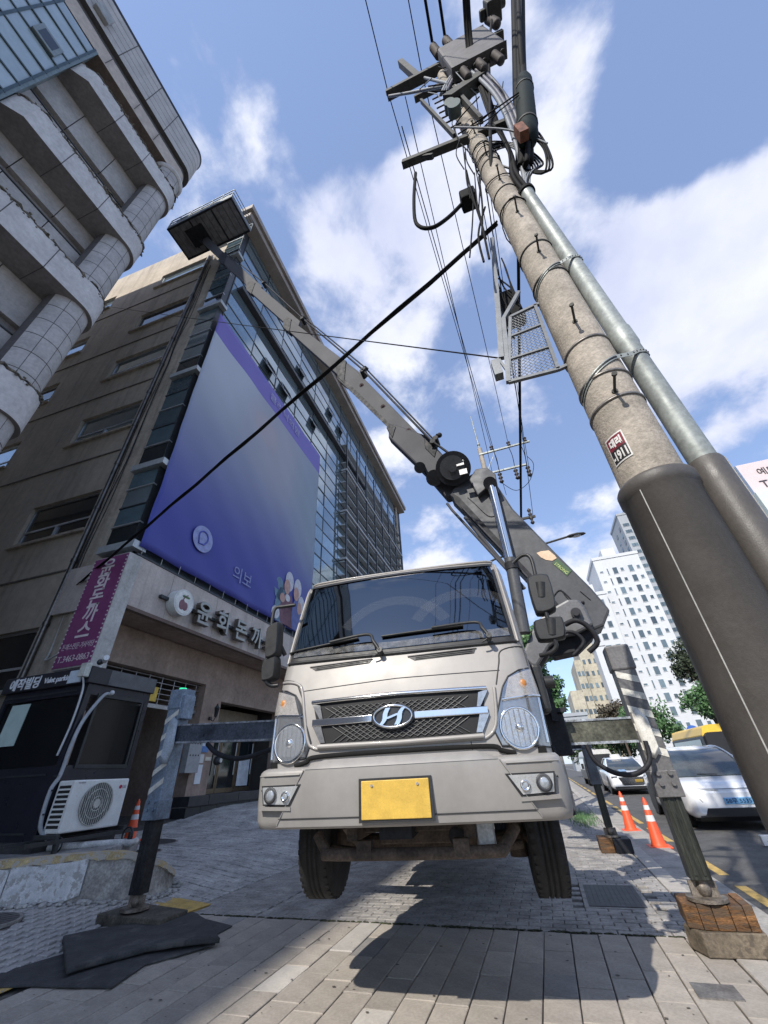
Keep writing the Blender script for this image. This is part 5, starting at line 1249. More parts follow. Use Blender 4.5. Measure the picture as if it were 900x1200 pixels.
mb = MB(); mb.cyl(bp(675, 718, -.36), bp(675, 718, .3), .06, n=20); mb.cyl(bp(675, 718, -.38), bp(675, 718, -.34), .035, n=10); mb.build('pivot_pin', M_BOOM, tr)
mb = MB(); mb.prism([bp(*p, 0)+Vector((0, -.15, 0)) for p in [(640, 762), (688, 735), (696, 748), (678, 766), (650, 772)]], (0, .3, 0)); mb.build('pivot_block', M_CRD, tr, bev=.01)
mb = MB(); mb.tube(spline([bp(662, 732, -.40), bp(675, 727, -.45), bp(690, 735, -.45), bp(700, 752, -.42), bp(690, 764, -.38)]), .03); mb.tube(spline([bp(645, 748, -.36), bp(668, 740, -.42), bp(684, 752, -.42), bp(672, 768, -.4)]), .022); mb.build('hydraulic_hose', M_CRD, tr)
# ---- telescopic boom, section by section (each polygon lies in the boom's own vertical plane)
def section(name, poly, dy, m, bev=.02, lab=None):
    mb = MB(); mb.prism([bp(*p)+Vector((0, -dy, 0)) for p in poly], (0, 2*dy, 0)); return mb.build(name, m, tr, bev=bev, label=lab)
s0 = section('boom_base', [(529, 586), (540, 571), (565, 557), (583, 574), (602, 603), (650, 653), (692, 695), (713, 720), (706, 738), (692, 744), (655, 722), (619, 681), (575, 634), (541, 598)], .19, M_CRG, .03)
mb = MB(); mb.prism([bp(*p)+Vector((0, -.21, 0)) for p in [(532, 585), (541, 591), (620, 676), (656, 716), (652, 721), (616, 682), (536, 597)]], (0, .02, 0)); mb.build('lower_flange', M_CRD, s0, bev=.004)
mb = MB(); mb.tube([bp(541, 594, -.235), bp(619, 677, -.235)], .014); mb.tube([bp(524, 590, -.24), bp(530, 598, -.26), bp(615, 690, -.26)], .022); mb.tube([bp(545, 606, -.2), bp(614, 690, -.2)], .03); mb.build('feed_pipe', M_BOOM, s0)
mb = MB(); mb.tube(spline([bp(548, 583, -.195), bp(556, 590, -.195), bp(571, 604, -.195), bp(580, 605, -.195)]), .006); mb.tube(spline([bp(648, 700, -.195), bp(655, 692, -.195), bp(664, 697, -.195), bp(686, 722, -.195)]), .008); mb.tube([bp(657, 691, -.195), bp(673, 711, -.195)], .007); mb.tube([bp(680, 693, -.195), bp(692, 703, -.195)], .006); mb.sphere(bp(683, 706, -.195), .02, 8); mb.build('weld_seam', M_CRD, s0)
# round pale sticker with the maker's strip under it
mb = MB(); pc = [(629, 655), (634, 653), (643, 652), (650, 658), (652, 661), (647, 664), (640, 663), (634, 660)]; mb.prism([bp(*p)+Vector((0, -.193, 0)) for p in pc], (0, -.004, 0)); mb.build('round_sticker', mat('sticker_peach', (.72, .52, .36), .5, var=.08), s0)
mb = MB(); mb.prism([bp(*p)+Vector((0, -.193, 0)) for p in [(647, 667), (652.5, 661.5), (669, 675.5), (664, 681.5)]], (0, -.004, 0)); mb.build('name_strip', mat('sticker_green', (.06, .12, .06), .5), s0)
a_ = bp(648.8, 668.2)+Vector((0, -.198, 0)); b_ = bp(664.3, 680.6)+Vector((0, -.198, 0)); dU = (b_-a_); a2 = a_+Vector((-dU.z, 0, dU.x))
MB().text('STRONG', .062, a_, dU, a2-a_, .003, fit=dU.length*.92).build('strip_lettering', mat('sticker_letters', (.55, .65, .25), .5), s0)
# lift cylinder
mb = MB(); mb.cyl(bp(576, 571, -.34), bp(600, 668, -.34), .062, n=18); cy_ = mb.build('lift_rod', M_CHR, tr)
MB().cyl(bp(598, 655, -.34), bp(614, 742, -.34), .078, n=20).build('lift_barrel', M_CRG, cy_)
MB().cyl(bp(599, 660, -.34), bp(601, 668, -.34), .09, n=20).build('barrel_gland', M_CRD, cy_)
mb = MB(); mb.cyl(bp(574, 566, -.42), bp(574, 566, .2), .10, n=18); mb.sphere(bp(574, 568, -.34), .085, 14); mb.build('rod_eye', M_CRD, cy_)
mb = MB(); mb.prism([bp(*p)+Vector((0, -.30, 0)) for p in [(553, 574), (560, 562), (573, 560), (583, 568), (587, 590), (575, 582), (563, 592)]], (0, .11, 0)); mb.build('rod_bracket', M_CRG, s0, bev=.015)
# knuckle with reel
mb = MB(); mb.cyl(bp(531, 549, -.42), bp(531, 549, .30), .285, n=32); kn = mb.build('hose_reel', M_CRD, tr, bev=.02)
mb = MB(); mb.cyl(bp(530, 548, -.47), bp(530, 548, -.42), .20, n=28); mb.cyl(bp(530, 548, -.52), bp(530, 548, -.47), .07, n=16); mb.build('reel_hub', M_CRG, kn, bev=.01)
mb = MB()
for (x, y) in ((526, 545), (539, 543), (543, 553)): 
    c = bp(x, y, -.475); mb.bx(c.x-.06, c.x+.06, c.y-.012, c.y, c.z-.05, c.z+.05)
mb.build('reel_label', mat('label_white', (.72, .72, .70), .5), kn)
mb = MB(); mb.cyl(bp(509, 560, -.30), bp(509, 560, .26), .14, n=20); mb.cyl(bp(492, 548, -.3), bp(492, 548, .26), .10, n=20); mb.build('knuckle_roller', M_CRD, kn)
s1 = section('boom_sleeve', [(457, 503), (462, 500), (500, 514), (518, 534), (541, 560), (535, 583), (524, 586), (498, 556), (457, 516)], .11, M_BOOM, .03)
mb = MB(); mb.prism([bp(*p)+Vector((0, -.125, 0)) for p in [(455, 506), (459, 501), (466, 505), (462, 518)]], (0, .25, 0)); mb.build('sleeve_collar', M_CRD, s1, bev=.01)
mb = MB(); mb.prism([bp(*p)+Vector((0, -.125, 0)) for p in [(498, 512), (514, 530), (511, 541), (500, 530)]], (0, .25, 0)); mb.build('sleeve_collar', M_CRD, s1, bev=.01)
secs = [('boom_section', [(396, 430), (402, 424), (421, 436), (506, 523), (500, 536), (460, 508), (397, 447)], .085),
        ('boom_section', [(334, 381), (338, 375), (346, 378), (428, 440), (424, 452), (398, 446), (334, 387)], .07),
        ('boom_section', [(290, 337), (296, 332), (305, 335), (354, 377), (350, 386), (337, 385), (290, 342)], .06),
        ('boom_section', [(258, 303), (263, 298), (270, 301), (309, 336), (305, 342), (292, 340), (258, 308)], .05),
        ('boom_section', [(234, 279), (238, 275), (243, 276), (268, 300), (265, 307), (258, 306), (233, 282)], .04)]
prevs = None
for i, (nm, poly, dy) in enumerate(secs):
    pa = np.array(poly, float); cc = pa.mean(0); _, _, vv = np.linalg.svd(pa-cc); pa = cc+np.outer((pa-cc) @ vv[0], vv[0])+.80*np.outer((pa-cc) @ vv[1], vv[1]); poly = [tuple(p) for p in pa]
    o = section(nm, poly, dy, M_BOOM, .012)
    e = [Vector((*poly[0], 0)), Vector((*poly[-1], 0)), Vector((*poly[1], 0))]
    mb = MB(); c = poly; x0, y0 = poly[0]; x1, y1 = poly[-1]; x2, y2 = poly[1]
    k_ = 6.5-i*.8
    mb.prism([bp(x0-1, y0-1)+Vector((0, -dy-.02, 0)), bp(x2, y2-2)+Vector((0, -dy-.02, 0)), bp(x2+k_, y2+k_*.4-1)+Vector((0, -dy-.02, 0)), bp(x1+k_, y1+k_+1)+Vector((0, -dy-.02, 0)), bp(x1-1, y1+1)+Vector((0, -dy-.02, 0))], (0, 2*dy+.04, 0)); mb.build('end_collar', M_CRD, o, bev=.008)
    if i == 0:
        mb = MB()
        for (x, y) in ((424, 452), (449, 477), (479, 505)): mb.cyl(bp(x, y, -dy-.006), bp(x, y, -dy), .055, n=16)
        mb.build('wear_pad', mat('pad_pink', (.50, .34, .30), .5, var=.1), o)
        mb = MB()
        for (x, y) in ((424, 452), (449, 477), (479, 505)): mb.cyl(bp(x, y, -dy-.012), bp(x, y, -dy-.006), .025, n=12)
        mb.build('wear_pad_bolt', M_BOOM, o)
mb = MB(); mb.prism([bp(*p)+Vector((0, -.095, 0)) for p in [(398, 440), (458, 500), (460, 508), (397, 447)]], (0, .01, 0)); mb.build('boom_shade_strip', M_CRD, tr)  # dark strip laid on as the shade of the boom's underside
# ropes and hoses along the boom's top
mb = MB(); mb.tube([bp(264, 296, -.1), bp(309, 331, -.12), bp(353, 372, -.14), bp(425, 433, -.16), bp(505, 516, -.2), bp(530, 534, -.2)], .022)
mb.tube([bp(353, 369, -.05), bp(427, 430, -.05), bp(512, 519, -.05)], .018); mb.tube([bp(427, 436, -.18), bp(500, 512, -.2)], .012); mb.build('boom_hose', M_CRD, tr)
mb = MB()
for (x, y) in ((309, 333), (355, 375), (427, 435), (425, 437), (511, 516), (508, 520)):
    c = bp(x, y, -.14); mb.cyl(c-Vector((0, .08, 0)), c+Vector((0, .14, 0)), .05, n=12); mb.cyl(c+Vector((.04, -.06, .06)), c+Vector((.06, .05, .12)), .03, n=10)
mb.build('hose_guide', M_CRD, tr)
mb = MB(); mb.tube([bp(504, 520, -.2), bp(514, 511, -.2)], .02); mb.sphere(bp(515, 510, -.2), .05, 10); mb.build('boom_sensor', M_CRD, tr)
# ---- work platform at the roof edge
px0, px1, py0, py1, pz = -11.95, -8.15, 4.45, 5.95, 24.3
M_PF = mat('platform_floor', (.13, .13, .135), .6, metal=.3, var=.15, scale=3)
pf = MB().bx(px0, px1, py0, py1, pz, pz+.05).build('platform_floor', M_PF, tr)
mb = MB()
for i in range(12): mb.bx(px0+.02+i*.318, px0+.30+i*.318, py0+.02, py1-.02, pz-.018, pz)
mb.build('floor_planks', mat('platform_plank', (.20, .20, .205), .6, var=.2, scale=4), pf)
mb = MB()
for y in (py0+.02, py1-.05): mb.bx(px0, px1, y-.03, y+.05, pz-.06, pz)
for x in (px0, px0+1.25, px1-1.25, px1-.06): mb.bx(x, x+.06, py0, py1, pz-.05, pz)
mb.build('floor_beams', M_CRD, pf)
mb = MB()
for (a, b) in (((px0, py0), (px1, py0)), ((px1, py0), (px1, py1)), ((px1, py1), (px0, py1)), ((px0, py1), (px0, py0))):
    L_ = math.dist(a, b); n = max(2, int(L_/.62))
    for h in (.28, .58, .95): mb.tube([(a[0], a[1], pz+h), (b[0], b[1], pz+h)], .02, 6)
    for i in range(n): mb.cyl((a[0]+(b[0]-a[0])*i/n, a[1]+(b[1]-a[1])*i/n, pz), (a[0]+(b[0]-a[0])*i/n, a[1]+(b[1]-a[1])*i/n, pz+.95), .018, n=6)
mb.build('guard_rail', mat('rail_grey', (.30, .32, .32), .45, metal=.5, var=.1), pf)
mb = MB(); mb.bx(px0, px1, py0-.01, py0, pz+.05, pz+.26); mb.bx(px0-.01, px0, py0, py1, pz+.05, pz+.26); mb.bx(px1, px1+.01, py0, py1, pz+.05, pz+.26)
mb.bx(px0+.3, px0+3.5, py0+.06, py0+.10, pz+.26, pz+.9); mb.build('toe_board', mat('toe_grey', (.20, .22, .23), .5, metal=.3, var=.15), pf)
ct = at(237, 279, 5.40); mb = MB()
for (dx, dy) in ((-.5, -.35), (.4, -.4), (.45, .4), (-.4, .45)): mb.tube([ct, (ct.x+dx, 5.2+dy, pz-.05)], .035, 6)
mb.bx(ct.x-.5, ct.x+.5, 4.8, 5.6, pz-.10, pz-.06); mb.build('levelling_frame', M_CRD, pf)
# ---- outriggers
M_BM = mat('beam_dark_blue', (.13, .15, .19), .38, metal=.5, var=.25, scale=5, rvar=.15, spots=(12, .72, (.45, .45, .45)))
M_BG = mat('beam_grime', (.11, .11, .085), .45, metal=.35, var=.35, scale=4, rvar=.15)
M_EDG = mat('worn_edge', (.46, .49, .53), .45, metal=.5, var=.35, scale=14)
M_STR = mat('stripe_pale', (.66, .64, .58), .6, var=.12, scale=12)
def outrigger(xj, yj, ztop, zmid, zfoot, xin, zb0, zb1, zin0, zin1, mt, wt=.21, wi=.155, stripes=True, beam_m=M_BM, yb=None, inm=M_GRN):
    yb = yj if yb is None else yb; sg = 1 if xj > xin else -1
    mb = MB(); mb.bx(xj-wt/2, xj+wt/2, yj-wt/2, yj+wt/2, zmid, ztop); tube_ = mb.build('outrigger_leg', mt, tr, bev=.012)
    mb = MB(); mb.bx(xj-wt/2-.015, xj+wt/2+.015, yj-wt/2-.015, yj+wt/2+.015, ztop-.24, ztop+.02); mb.build('leg_cap', mt, tube_, bev=.02)
    mb = MB(); mb.bx(xj-wt/2-.006, xj+wt/2+.006, yj-wt/2-.006, yj+wt/2+.006, zmid-.004, zmid+.20)
    for dx in (-.05, .05):
        for z in (zmid+.10, zmid+.18): mb.cyl((xj+dx, yj-wt/2-.03, z), (xj+dx, yj-wt/2, z), .02, n=8)
    mb.build('leg_lower_band', mt, tube_, bev=.006)
    mb = MB(); mb.bx(xj-wi/2, xj+wi/2, yj-wi/2, yj+wi/2, zfoot+.13, zmid); 
    for dx in (-.035, .035): mb.bx(xj+dx-.012, xj+dx+.012, yj-wi/2-.008, yj-wi/2, zfoot+.16, zmid)
    il = mb.build('inner_leg', inm, tr, bev=.01)
    mb = MB(); mb.cyl((xj, yj, zfoot+.05), (xj, yj, zfoot+.14), .05, n=14); mb.sphere((xj, yj, zfoot+.07), .06, 12); mb.bx(xj-.10, xj+.10, yj-.02, yj+.02, zfoot+.02, zfoot+.12); mb.cyl((xj, yj, zfoot), (xj, yj, zfoot+.022), .15, n=26); mb.build('foot_plate', mat('rusty_steel', (.22, .19, .16), .6, metal=.5, var=.3, scale=12), il)
    mb = MB(); e0, e1 = xj-sg*wt/2, xin
    mb.loft([[(e0, yb-.085, zb0), (e0, yb+.085, zb0), (e0, yb+.085, zb1), (e0, yb-.085, zb1)], [(e1, yb-.085, zin0), (e1, yb+.085, zin0), (e1, yb+.085, zin1), (e1, yb-.085, zin1)]], False); bm_ = mb.build('outrigger_beam', beam_m, tr, bev=.008)
    mb = MB(); 
    mb.prism([(e0, yb-.095, zb1-.016), (e1, yb-.095, zin1-.016), (e1, yb-.095, zin1+.004), (e0, yb-.095, zb1+.004)], (0, .01, 0)); mb.prism([(e0, yb-.095, zb0-.004), (e1, yb-.095, zin0-.004), (e1, yb-.095, zin0+.018), (e0, yb-.095, zb0+.018)], (0, .01, 0))
    mb.build('beam_edge', M_EDG, bm_)
    if stripes:
        yf = yj-wt/2; ST = []
        for z in fr(zmid+.30, ztop-.38, 4):
            mb = MB(); mb.prism([(xj-wt/2+.004, yf-.003, z+(.0 if sg > 0 else .10)), (xj+wt/2-.004, yf-.003, z+(.10 if sg < 0 else 0)*0+(-.0)), (xj+wt/2-.004, yf-.003, z+.065), (xj-wt/2+.004, yf-.003, z+.065+(.0 if sg > 0 else .10))], (0, -.002, 0)) if 0 else mb.prism([(xj-wt/2+.004, yf-.003, z+(.07 if sg > 0 else -.05)), (xj+wt/2-.004, yf-.003, z+(-.0 if sg > 0 else .07)), (xj+wt/2-.004, yf-.003, z+(.065 if sg > 0 else .135)), (xj-wt/2+.004, yf-.003, z+(.135 if sg > 0 else .015))], (0, -.002, 0))
            mb.build('warning_stripe', M_STR, tube_)
    return tube_, bm_
TR_, BR_ = outrigger(1.02, 5.12, 2.34, 1.0, .30, .0, 1.44, 1.66, 1.46, 1.68, mat('leg_grey', (.17, .165, .165), .5, metal=.3, var=.15, scale=5), beam_m=M_BG)
TL_, BL_ = outrigger(-4.78, 4.88, 2.42, .95, .14, -1.6, 1.76, 1.98, 1.64, 1.86, mat('leg_blue', (.24, .30, .38), .5, metal=.3, var=.2, scale=5), wi=.15, inm=mat('inner_leg_black', (.03, .031, .034), .45, metal=.3, var=.3, scale=4))
# pale reflector pods clipped to the beams' ends, cables
mb = MB(); mb.loft([[Vector((1.01+dx*s*.8, 5.00-d, 1.50+dz*s*.85)) for dx, dz in ((-.10, -.20), (-.02, -.24), (.06, -.16), (.05, .16), (-.03, .26), (-.10, .22))] for s, d in ((1, 0), (1, .025), (.8, .045))], True, True); mb.build('reflector_pod', M_STR, TR_)
mb = MB(); mb.loft([[Vector((-4.70+dx*s, 4.755-d, 1.80+dz*s)) for dx, dz in ((-.08, -.25), (.03, -.27), (.08, -.1), (.06, .22), (-.02, .28), (-.08, .2))] for s, d in ((1, 0), (1, .02), (.75, .04))], True, True); mb.build('reflector_pod', mat('pod_pale', (.42, .48, .54), .5, var=.15), TL_)
MB().cyl((-4.80, 4.88, 2.44), (-4.80, 4.88, 2.47), .05, n=16).build('green_lamp', mat('green_lamp', (.02, .55, .25), .3, emit=1.2), TL_)
mb = MB(); mb.bx(-4.66, -4.60, 4.76, 4.96, 2.05, 2.35); mb.build('control_box', mat('leg_blue', (.2, .2, .2)), TL_, bev=.01)
mb = MB(); mb.tube(spline([(-4.1, 4.78, 1.72), (-3.9, 4.76, 1.60), (-3.6, 4.75, 1.53), (-3.3, 4.76, 1.56), (-2.9, 4.78, 1.66)]), .028); mb.build('hose', M_CRD, BL_)
mb = MB(); mb.tube(spline([(.42, 4.92, 1.44), (.46, 4.9, 1.30), (.60, 4.88, 1.20), (.78, 4.88, 1.19), (.92, 4.9, 1.28), (.95, 4.92, 1.44)]), .022); mb.build('hose', M_CRD, BR_)
mb = MB(); mb.tube(spline([(.10, 4.85, 1.45), (.12, 4.83, 1.2), (.12, 4.83, 1.02), (.14, 4.85, .9)]), .02); mb.build('hose', M_CRD, BR_)
mb = MB(); mb.bx(-.10, .28, 4.88, 5.2, 1.36, 1.74); mb.bx(-2.3, -1.95, 4.70, 5.05, 1.55, 1.95); mb.bx(-2.2, .1, 4.86, 5.2, 1.40, 1.66); mb.build('outrigger_box', M_CRD, tr, bev=.015)
mb = MB(); mb.bx(.16, .22, 4.80, 4.86, 1.66, 1.98); mb.bx(-.02, .32, 4.84, 4.9, 1.74, 1.78); mb.build('box_bracket', M_CRD, tr)
outrigger(.80, 9.6, 1.75, .95, .20, -.3, 1.50, 1.68, 1.5, 1.68, mat('leg_slate', (.12, .13, .15), .5, metal=.3, var=.15), wt=.17, wi=.12, stripes=False, beam_m=M_CRD)
outrigger(-4.0, 9.2, 1.75, .95, .10, -2.2, 1.50, 1.68, 1.5, 1.68, mat('leg_slate', (.1, .1, .1)), wt=.17, wi=.12, stripes=False, beam_m=M_CRD)

# ---- timber pads and rubber mats under the feet
M_TIM = mat('pad_timber', (.15, .075, .03), .8, var=.4, scale=5, stretch=(1, 1, 5), bump=.5, bscale=30, rnd=.45, spots=(4, .50, (.085, .055, .035)))
M_TIB = mat('pad_base', (.16, .13, .095), .8, var=.25, scale=4, bump=.4, bscale=30, spots=(6, .58, (.10, .08, .06)))
t = thing('timber_pad', 'chunky orange-brown timber pad under the near right outrigger foot', 'timber pad', (1.05, 5.1, 0))
MB().prism([(.78, 5.16, .001), (.86, 4.96, .001), (1.31, 5.00, .001), (1.34, 5.40, .001), (.92, 5.44, .001)], (0, 0, .14)).build('base_block', M_TIB, t, bev=.008)
xs_ = [.80, .90, 1.00, 1.12, 1.22, 1.29]
for a, b in zip(xs_, xs_[1:]): MB().prism([(a+.002, 5.00+.06*(a < .85), .143), (b-.002, 5.00, .143), (b-.002+.02, 5.38, .143), (a+.002+.02, 5.38, .143)], (0, 0, .150+random.uniform(-.006, .004))).build('timber', M_TIM, t, bev=.006)
t = thing('timber_pad', 'smaller wooden block pad, half orange and half dark, under the far right outrigger foot', 'timber pad', (.8, 9.6, 0))
MB().bx(.56, .78, 9.38, 9.80, .001, .20).build('timber', M_TIM, t, bev=.01); MB().bx(.785, 1.06, 9.36, 9.80, .001, .19).build('timber', M_CRD, t, bev=.01)
t = thing('timber_pad', 'flat dark timber pad under the left outrigger foot', 'timber pad', (-4.75, 4.9, 0))
MB().prism([(-5.15, 4.72, .02), (-4.25, 4.72, .0), (-4.22, 5.10, .0), (-5.05, 5.16, .03)], (0, 0, .11)).build('timber', mat('dark_timber', (.085, .075, .06), .8, var=.3, scale=5), t, bev=.01)
t = thing('timber_pad', 'timber pad under the far left outrigger foot behind the truck', 'timber pad', (-4.0, 9.2, 0)); MB().bx(-4.3, -3.7, 8.95, 9.45, .0, .10).build('timber', M_TIB, t)
def gpt(px, py, z=0.0):
    d = ray(px, py); t_ = (z-CAM_H)/d[2]; return Vector((d[0]*t_, d[1]*t_, z))
M_MAT = mat('rubber_mat', (.055, .056, .058), .8, var=.18, scale=7, bump=.5, bscale=120, spots=(3.2, .58, (.085, .084, .082)))
def mat_sheet(name, px, z0, th, lab, curl=0):
    pts = [gpt(x, y, z0) for x, y in px]; c = sum(pts, Vector())/len(pts); dens = []
    for i in range(len(pts)):
        a, b = pts[i], pts[(i+1) % len(pts)]; k_ = max(1, int((b-a).length/.08)); dens += [a.lerp(b, j/k_)+Vector((random.uniform(-.004, .004), random.uniform(-.004, .004), 0)) for j in range(k_)]
    rings_ = [[c+(p-c)*s_+Vector((0, 0, dz+curl*max(0, s_-.4)*(.5+.5*math.sin(p.x*5+p.y*3)))) for p in dens] for s_, dz in ((.02, 0), (.5, .0), (1.0, 0), (1.0, th*.3), (1.0, th*.8), (.985, th), (.5, th), (.02, th))]
    return tag(MB().loft(rings_, True, True).build(name, M_MAT, loc=c), lab, 'rubber mat')
mat_sheet('rubber_mat', [(-60, 1160), (78, 1118), (160, 1100), (240, 1078), (272, 1086), (254, 1096), (252, 1108), (170, 1132), (130, 1159), (40, 1157)], .006, .012, 'flat black rubber mat spread under the folded one at the lower left')
mat_sheet('rubber_mat', [(72, 1104), (150, 1089), (226, 1075), (243, 1086), (257, 1106), (170, 1117), (120, 1130), (76, 1144)], .03, .04, 'thick folded black rubber mat lying on top of the flat one', .02)
# ------------------------------------------------------------------ the near utility pole
M_CON = mat('pole_concrete', (.40, .355, .30), .85, var=.16, scale=4, bump=.4, bscale=60, streak=.30, spots=(6, .68, (.27, .235, .20)))
M_SLV = mat('sleeve_dark', (.092, .084, .078), .48, var=.07, scale=5, bump=.12, bscale=150, rvar=.12, streak=.10)
M_GAL = mat('galvanised', (.30, .325, .315), .52, metal=.25, var=.14, scale=4, streak=.2, rvar=.1)
M_CAB = mat('line_black', (.012, .012, .013), .75, var=.1, spec=.15)
M_CABG = mat('cable_grey', (.22, .24, .27), .6, var=.12, scale=8)
M_ARM = mat('crossarm_steel', (.06, .06, .055), .7, metal=.2, var=.2, scale=6)
M_INS = mat('insulator', (.04, .03, .028), .5, var=.1)
PX, PY = .975, 2.40
def pc_(z): return Vector((PX+.0200*z, PY, z))
cd_ = lambda z: Vector((1.350-.006*z, PY+.04-.018*z, z))
def pr(z): return .198-.0058*z
up_ = thing('utility_pole', 'tall concrete utility pole with dark lower sleeve and crowded top, close at the right', 'utility pole', (PX, PY, 0))
mb = MB(); zs = fr(-.3, 14.9, 30); mb.loft([[pc_(z)+Vector((pr(z)*math.cos(2*math.pi*k/36), pr(z)*math.sin(2*math.pi*k/36), 0)) for k in range(36)] for z in zs], True, True); mb.build('shaft', M_CON, up_)
def band_ring(z, dr, h, m, name='steel_band', tilt=0.0, par=None):
    n = 36; r0 = pr(z)+.003
    a = [[pc_(z+dz+tilt*math.cos(2*math.pi*k/n))+Vector((rr*math.cos(2*math.pi*k/n), rr*math.sin(2*math.pi*k/n), 0)) for k in range(n)] for rr, dz in ((r0-.01, 0), (r0+dr, 0), (r0+dr, h), (r0-.01, h))]
    return MB().loft(a, True, False).build(name, m, par or up_)
mb = MB(); mb.loft([[pc_(z)+Vector((r_*math.cos(2*math.pi*k/40), r_*math.sin(2*math.pi*k/40), 0)) for k in range(40)] for r_, z in ((.212, .0), (.208, 2.62), (.219, 2.63), (.221, 2.70), (.210, 2.72), (.185, 2.72))], True, True); sl = mb.build('sleeve', M_SLV, up_)
a = R(226); p0 = pc_(0)+Vector((.213*math.cos(a), .213*math.sin(a), 0)); p1 = pc_(2.62)+Vector((.209*math.cos(a), .209*math.sin(a), 0)); MB().tube([p0, p1], .0035, 6).build('sleeve_seam', mat('seam_pale', (.40, .39, .37), .5), sl)
for z, t_ in ((3.36, .01), (3.62, .0), (4.05, .01), (5.15, .01), (5.75, .0), (6.9, .0), (7.35, .01), (8.4, 0), (9.2, .01)): band_ring(z, .006, .022, M_ARM if z > 5 else mat('band_steel', (.24, .22, .20), .45, metal=.6, var=.2), tilt=t_)
# perforated straps tying the conduit
for z in (3.52, 5.0):
    n = 20; pts = []; pts2 = []
    for k in range(n+1):
        a = R(185+120*k/n); pts.append(pc_(z+.02+.012*k)+Vector(((pr(z)+.008)*math.cos(a), (pr(z)+.008)*math.sin(a), 0)))
    c2 = cd_(z+.30); 
    pts.append(c2+Vector((-.06, -.10, -.03))); pts += [c2+Vector((.086*math.cos(R(a)), .086*math.sin(R(a)), 0)) for a in (270, 300, 340, 20)]
    mb = MB(); m_ = len(pts); lo = [p-Vector((0, 0, .022)) for p in pts]; hi = [p+Vector((0, 0, .022)) for p in pts]
    mb.add(lo+hi, [(i, i+1, m_+i+1, m_+i) for i in range(m_-1)]); o = mb.build('perforated_strap', M_GAL, up_); md = o.modifiers.new('thickness', 'SOLIDIFY'); md.thickness = .003
    mb = MB()
    for i in range(m_-1):
        for f_ in (.3, .75):
            p = pts[i].lerp(pts[i+1], f_); d_ = (p-pc_(p.z)); d_.z = 0; d_.normalize(); mb.cyl(p+d_*.0, p+d_*.0045, .007, n=8)
    mb.build('strap_hole', mat('hole_black', (.01, .01, .01)), o, kind='stuff')
# step bolts
for i, (z, ang) in enumerate(((3.42, 262), (4.30, 258), (5.55, 262), (6.55, 262), (7.6, 262), (3.9, 80), (4.9, 80), (6.0, 80), (7.0, 80), (8.6, 262), (9.7, 262))):
    a = R(ang); d_ = Vector((math.cos(a), math.sin(a), 0)); c = pc_(z)+d_*pr(z); mb = MB(); mb.cyl(c-d_*.02, c+d_*.155, .0095, n=8); mb.cyl(c+d_*.155, c+d_*.17, .018, n=10); mb.cyl(c, c+d_*.008, .02, n=10); mb.build('step_bolt', M_ARM, up_)
# number sticker
def on_pole(z, deg, off=.004):
    a = R(deg); return pc_(z)+Vector(((pr(z)+off)*math.cos(a), (pr(z)+off)*math.sin(a), 0))
def skin(name, z0, z1, d0, d1, m, off, par):
    n = 10; mb = MB(); mb.add([on_pole(z, d0+(d1-d0)*k/n, off) for z in (z0, z1) for k in range(n+1)], [(k, k+1, n+2+k, n+1+k) for k in range(n)], True); return mb.build(name, m, par)
stk = skin('sticker_edge', 2.875, 3.095, 198, 240, mat('sticker_white', (.72, .71, .69), .5), .004, up_)
skin('sticker_red', 2.985, 3.083, 200.5, 237.5, mat('sticker_red', (.18, .02, .035), .5), .006, stk); skin('sticker_black', 2.887, 2.983, 200.5, 237.5, mat('sticker_black', (.02, .02, .02), .5), .006, stk)
def curvetext(s, z, d0, size, m, width):
    c = bpy.data.curves.new('lettering', 'FONT'); c.body = s; c.size = size; c.offset = .004; c.resolution_u = 3; o = bpy.data.objects.new('l', c); COL.objects.link(o); bpy.context.view_layer.update()
    me = bpy.data.meshes.new_from_object(o.evaluated_get(bpy.context.evaluated_depsgraph_get())); xs__ = [v.co.x for v in me.vertices]; k = width/(max(xs__)-min(xs__))
    mb = MB(); mb.add([on_pole(z+v.co.y, d0+math.degrees(v.co.x*k/pr(z)), .0085) for v in me.vertices], [list(p.vertices) for p in me.polygons]); bpy.data.objects.remove(o); bpy.data.curves.remove(c); return mb.build('sticker_lettering', m, stk)
curvetext('대리', 3.005, 206, .070, mat('sticker_white', (.7, .7, .7)), .085)
curvetext('-1911', 2.898, 202, .095, mat('sticker_white', (.7, .7, .7)), .105)
# side conduit
cd = lambda z: Vector((1.350-.006*z, PY+.04-.018*z, z))
mb = MB(); mb.loft([[cd(z)+Vector((r_*math.cos(2*math.pi*k/28), r_*math.sin(2*math.pi*k/28), 0)) for k in range(28)] for z, r_ in ((0, .094), (2.78, .094), (2.80, .088))], True, True); mb.build('conduit_sleeve', M_SLV, up_)
mb = MB(); mb.loft([[cd(z)+Vector((r_*math.cos(2*math.pi*k/28), r_*math.sin(2*math.pi*k/28), 0)) for k in range(28)] for z, r_ in ((2.70, .077), (3.95, .077), (3.98, .085), (4.16, .085), (4.18, .077), (7.0, .075), (7.02, .081), (7.08, .081), (7.085, .066))], True, True); cdo = mb.build('conduit', M_GAL, up_)
MB().cyl(cd(7.04), cd(7.10), .10, n=24).build('conduit_mouth', M_CAB, cdo)
a = R(235); MB().tube([cd(0)+Vector((0.0955*math.cos(R(330)), 0.0955*math.sin(R(330)), 0)), cd(2.78)+Vector((0.0955*math.cos(R(330)), 0.0955*math.sin(R(330)), 0))], .003, 5).build('sleeve_seam', mat('seam_pale', (.4, .4, .4)), cdo)
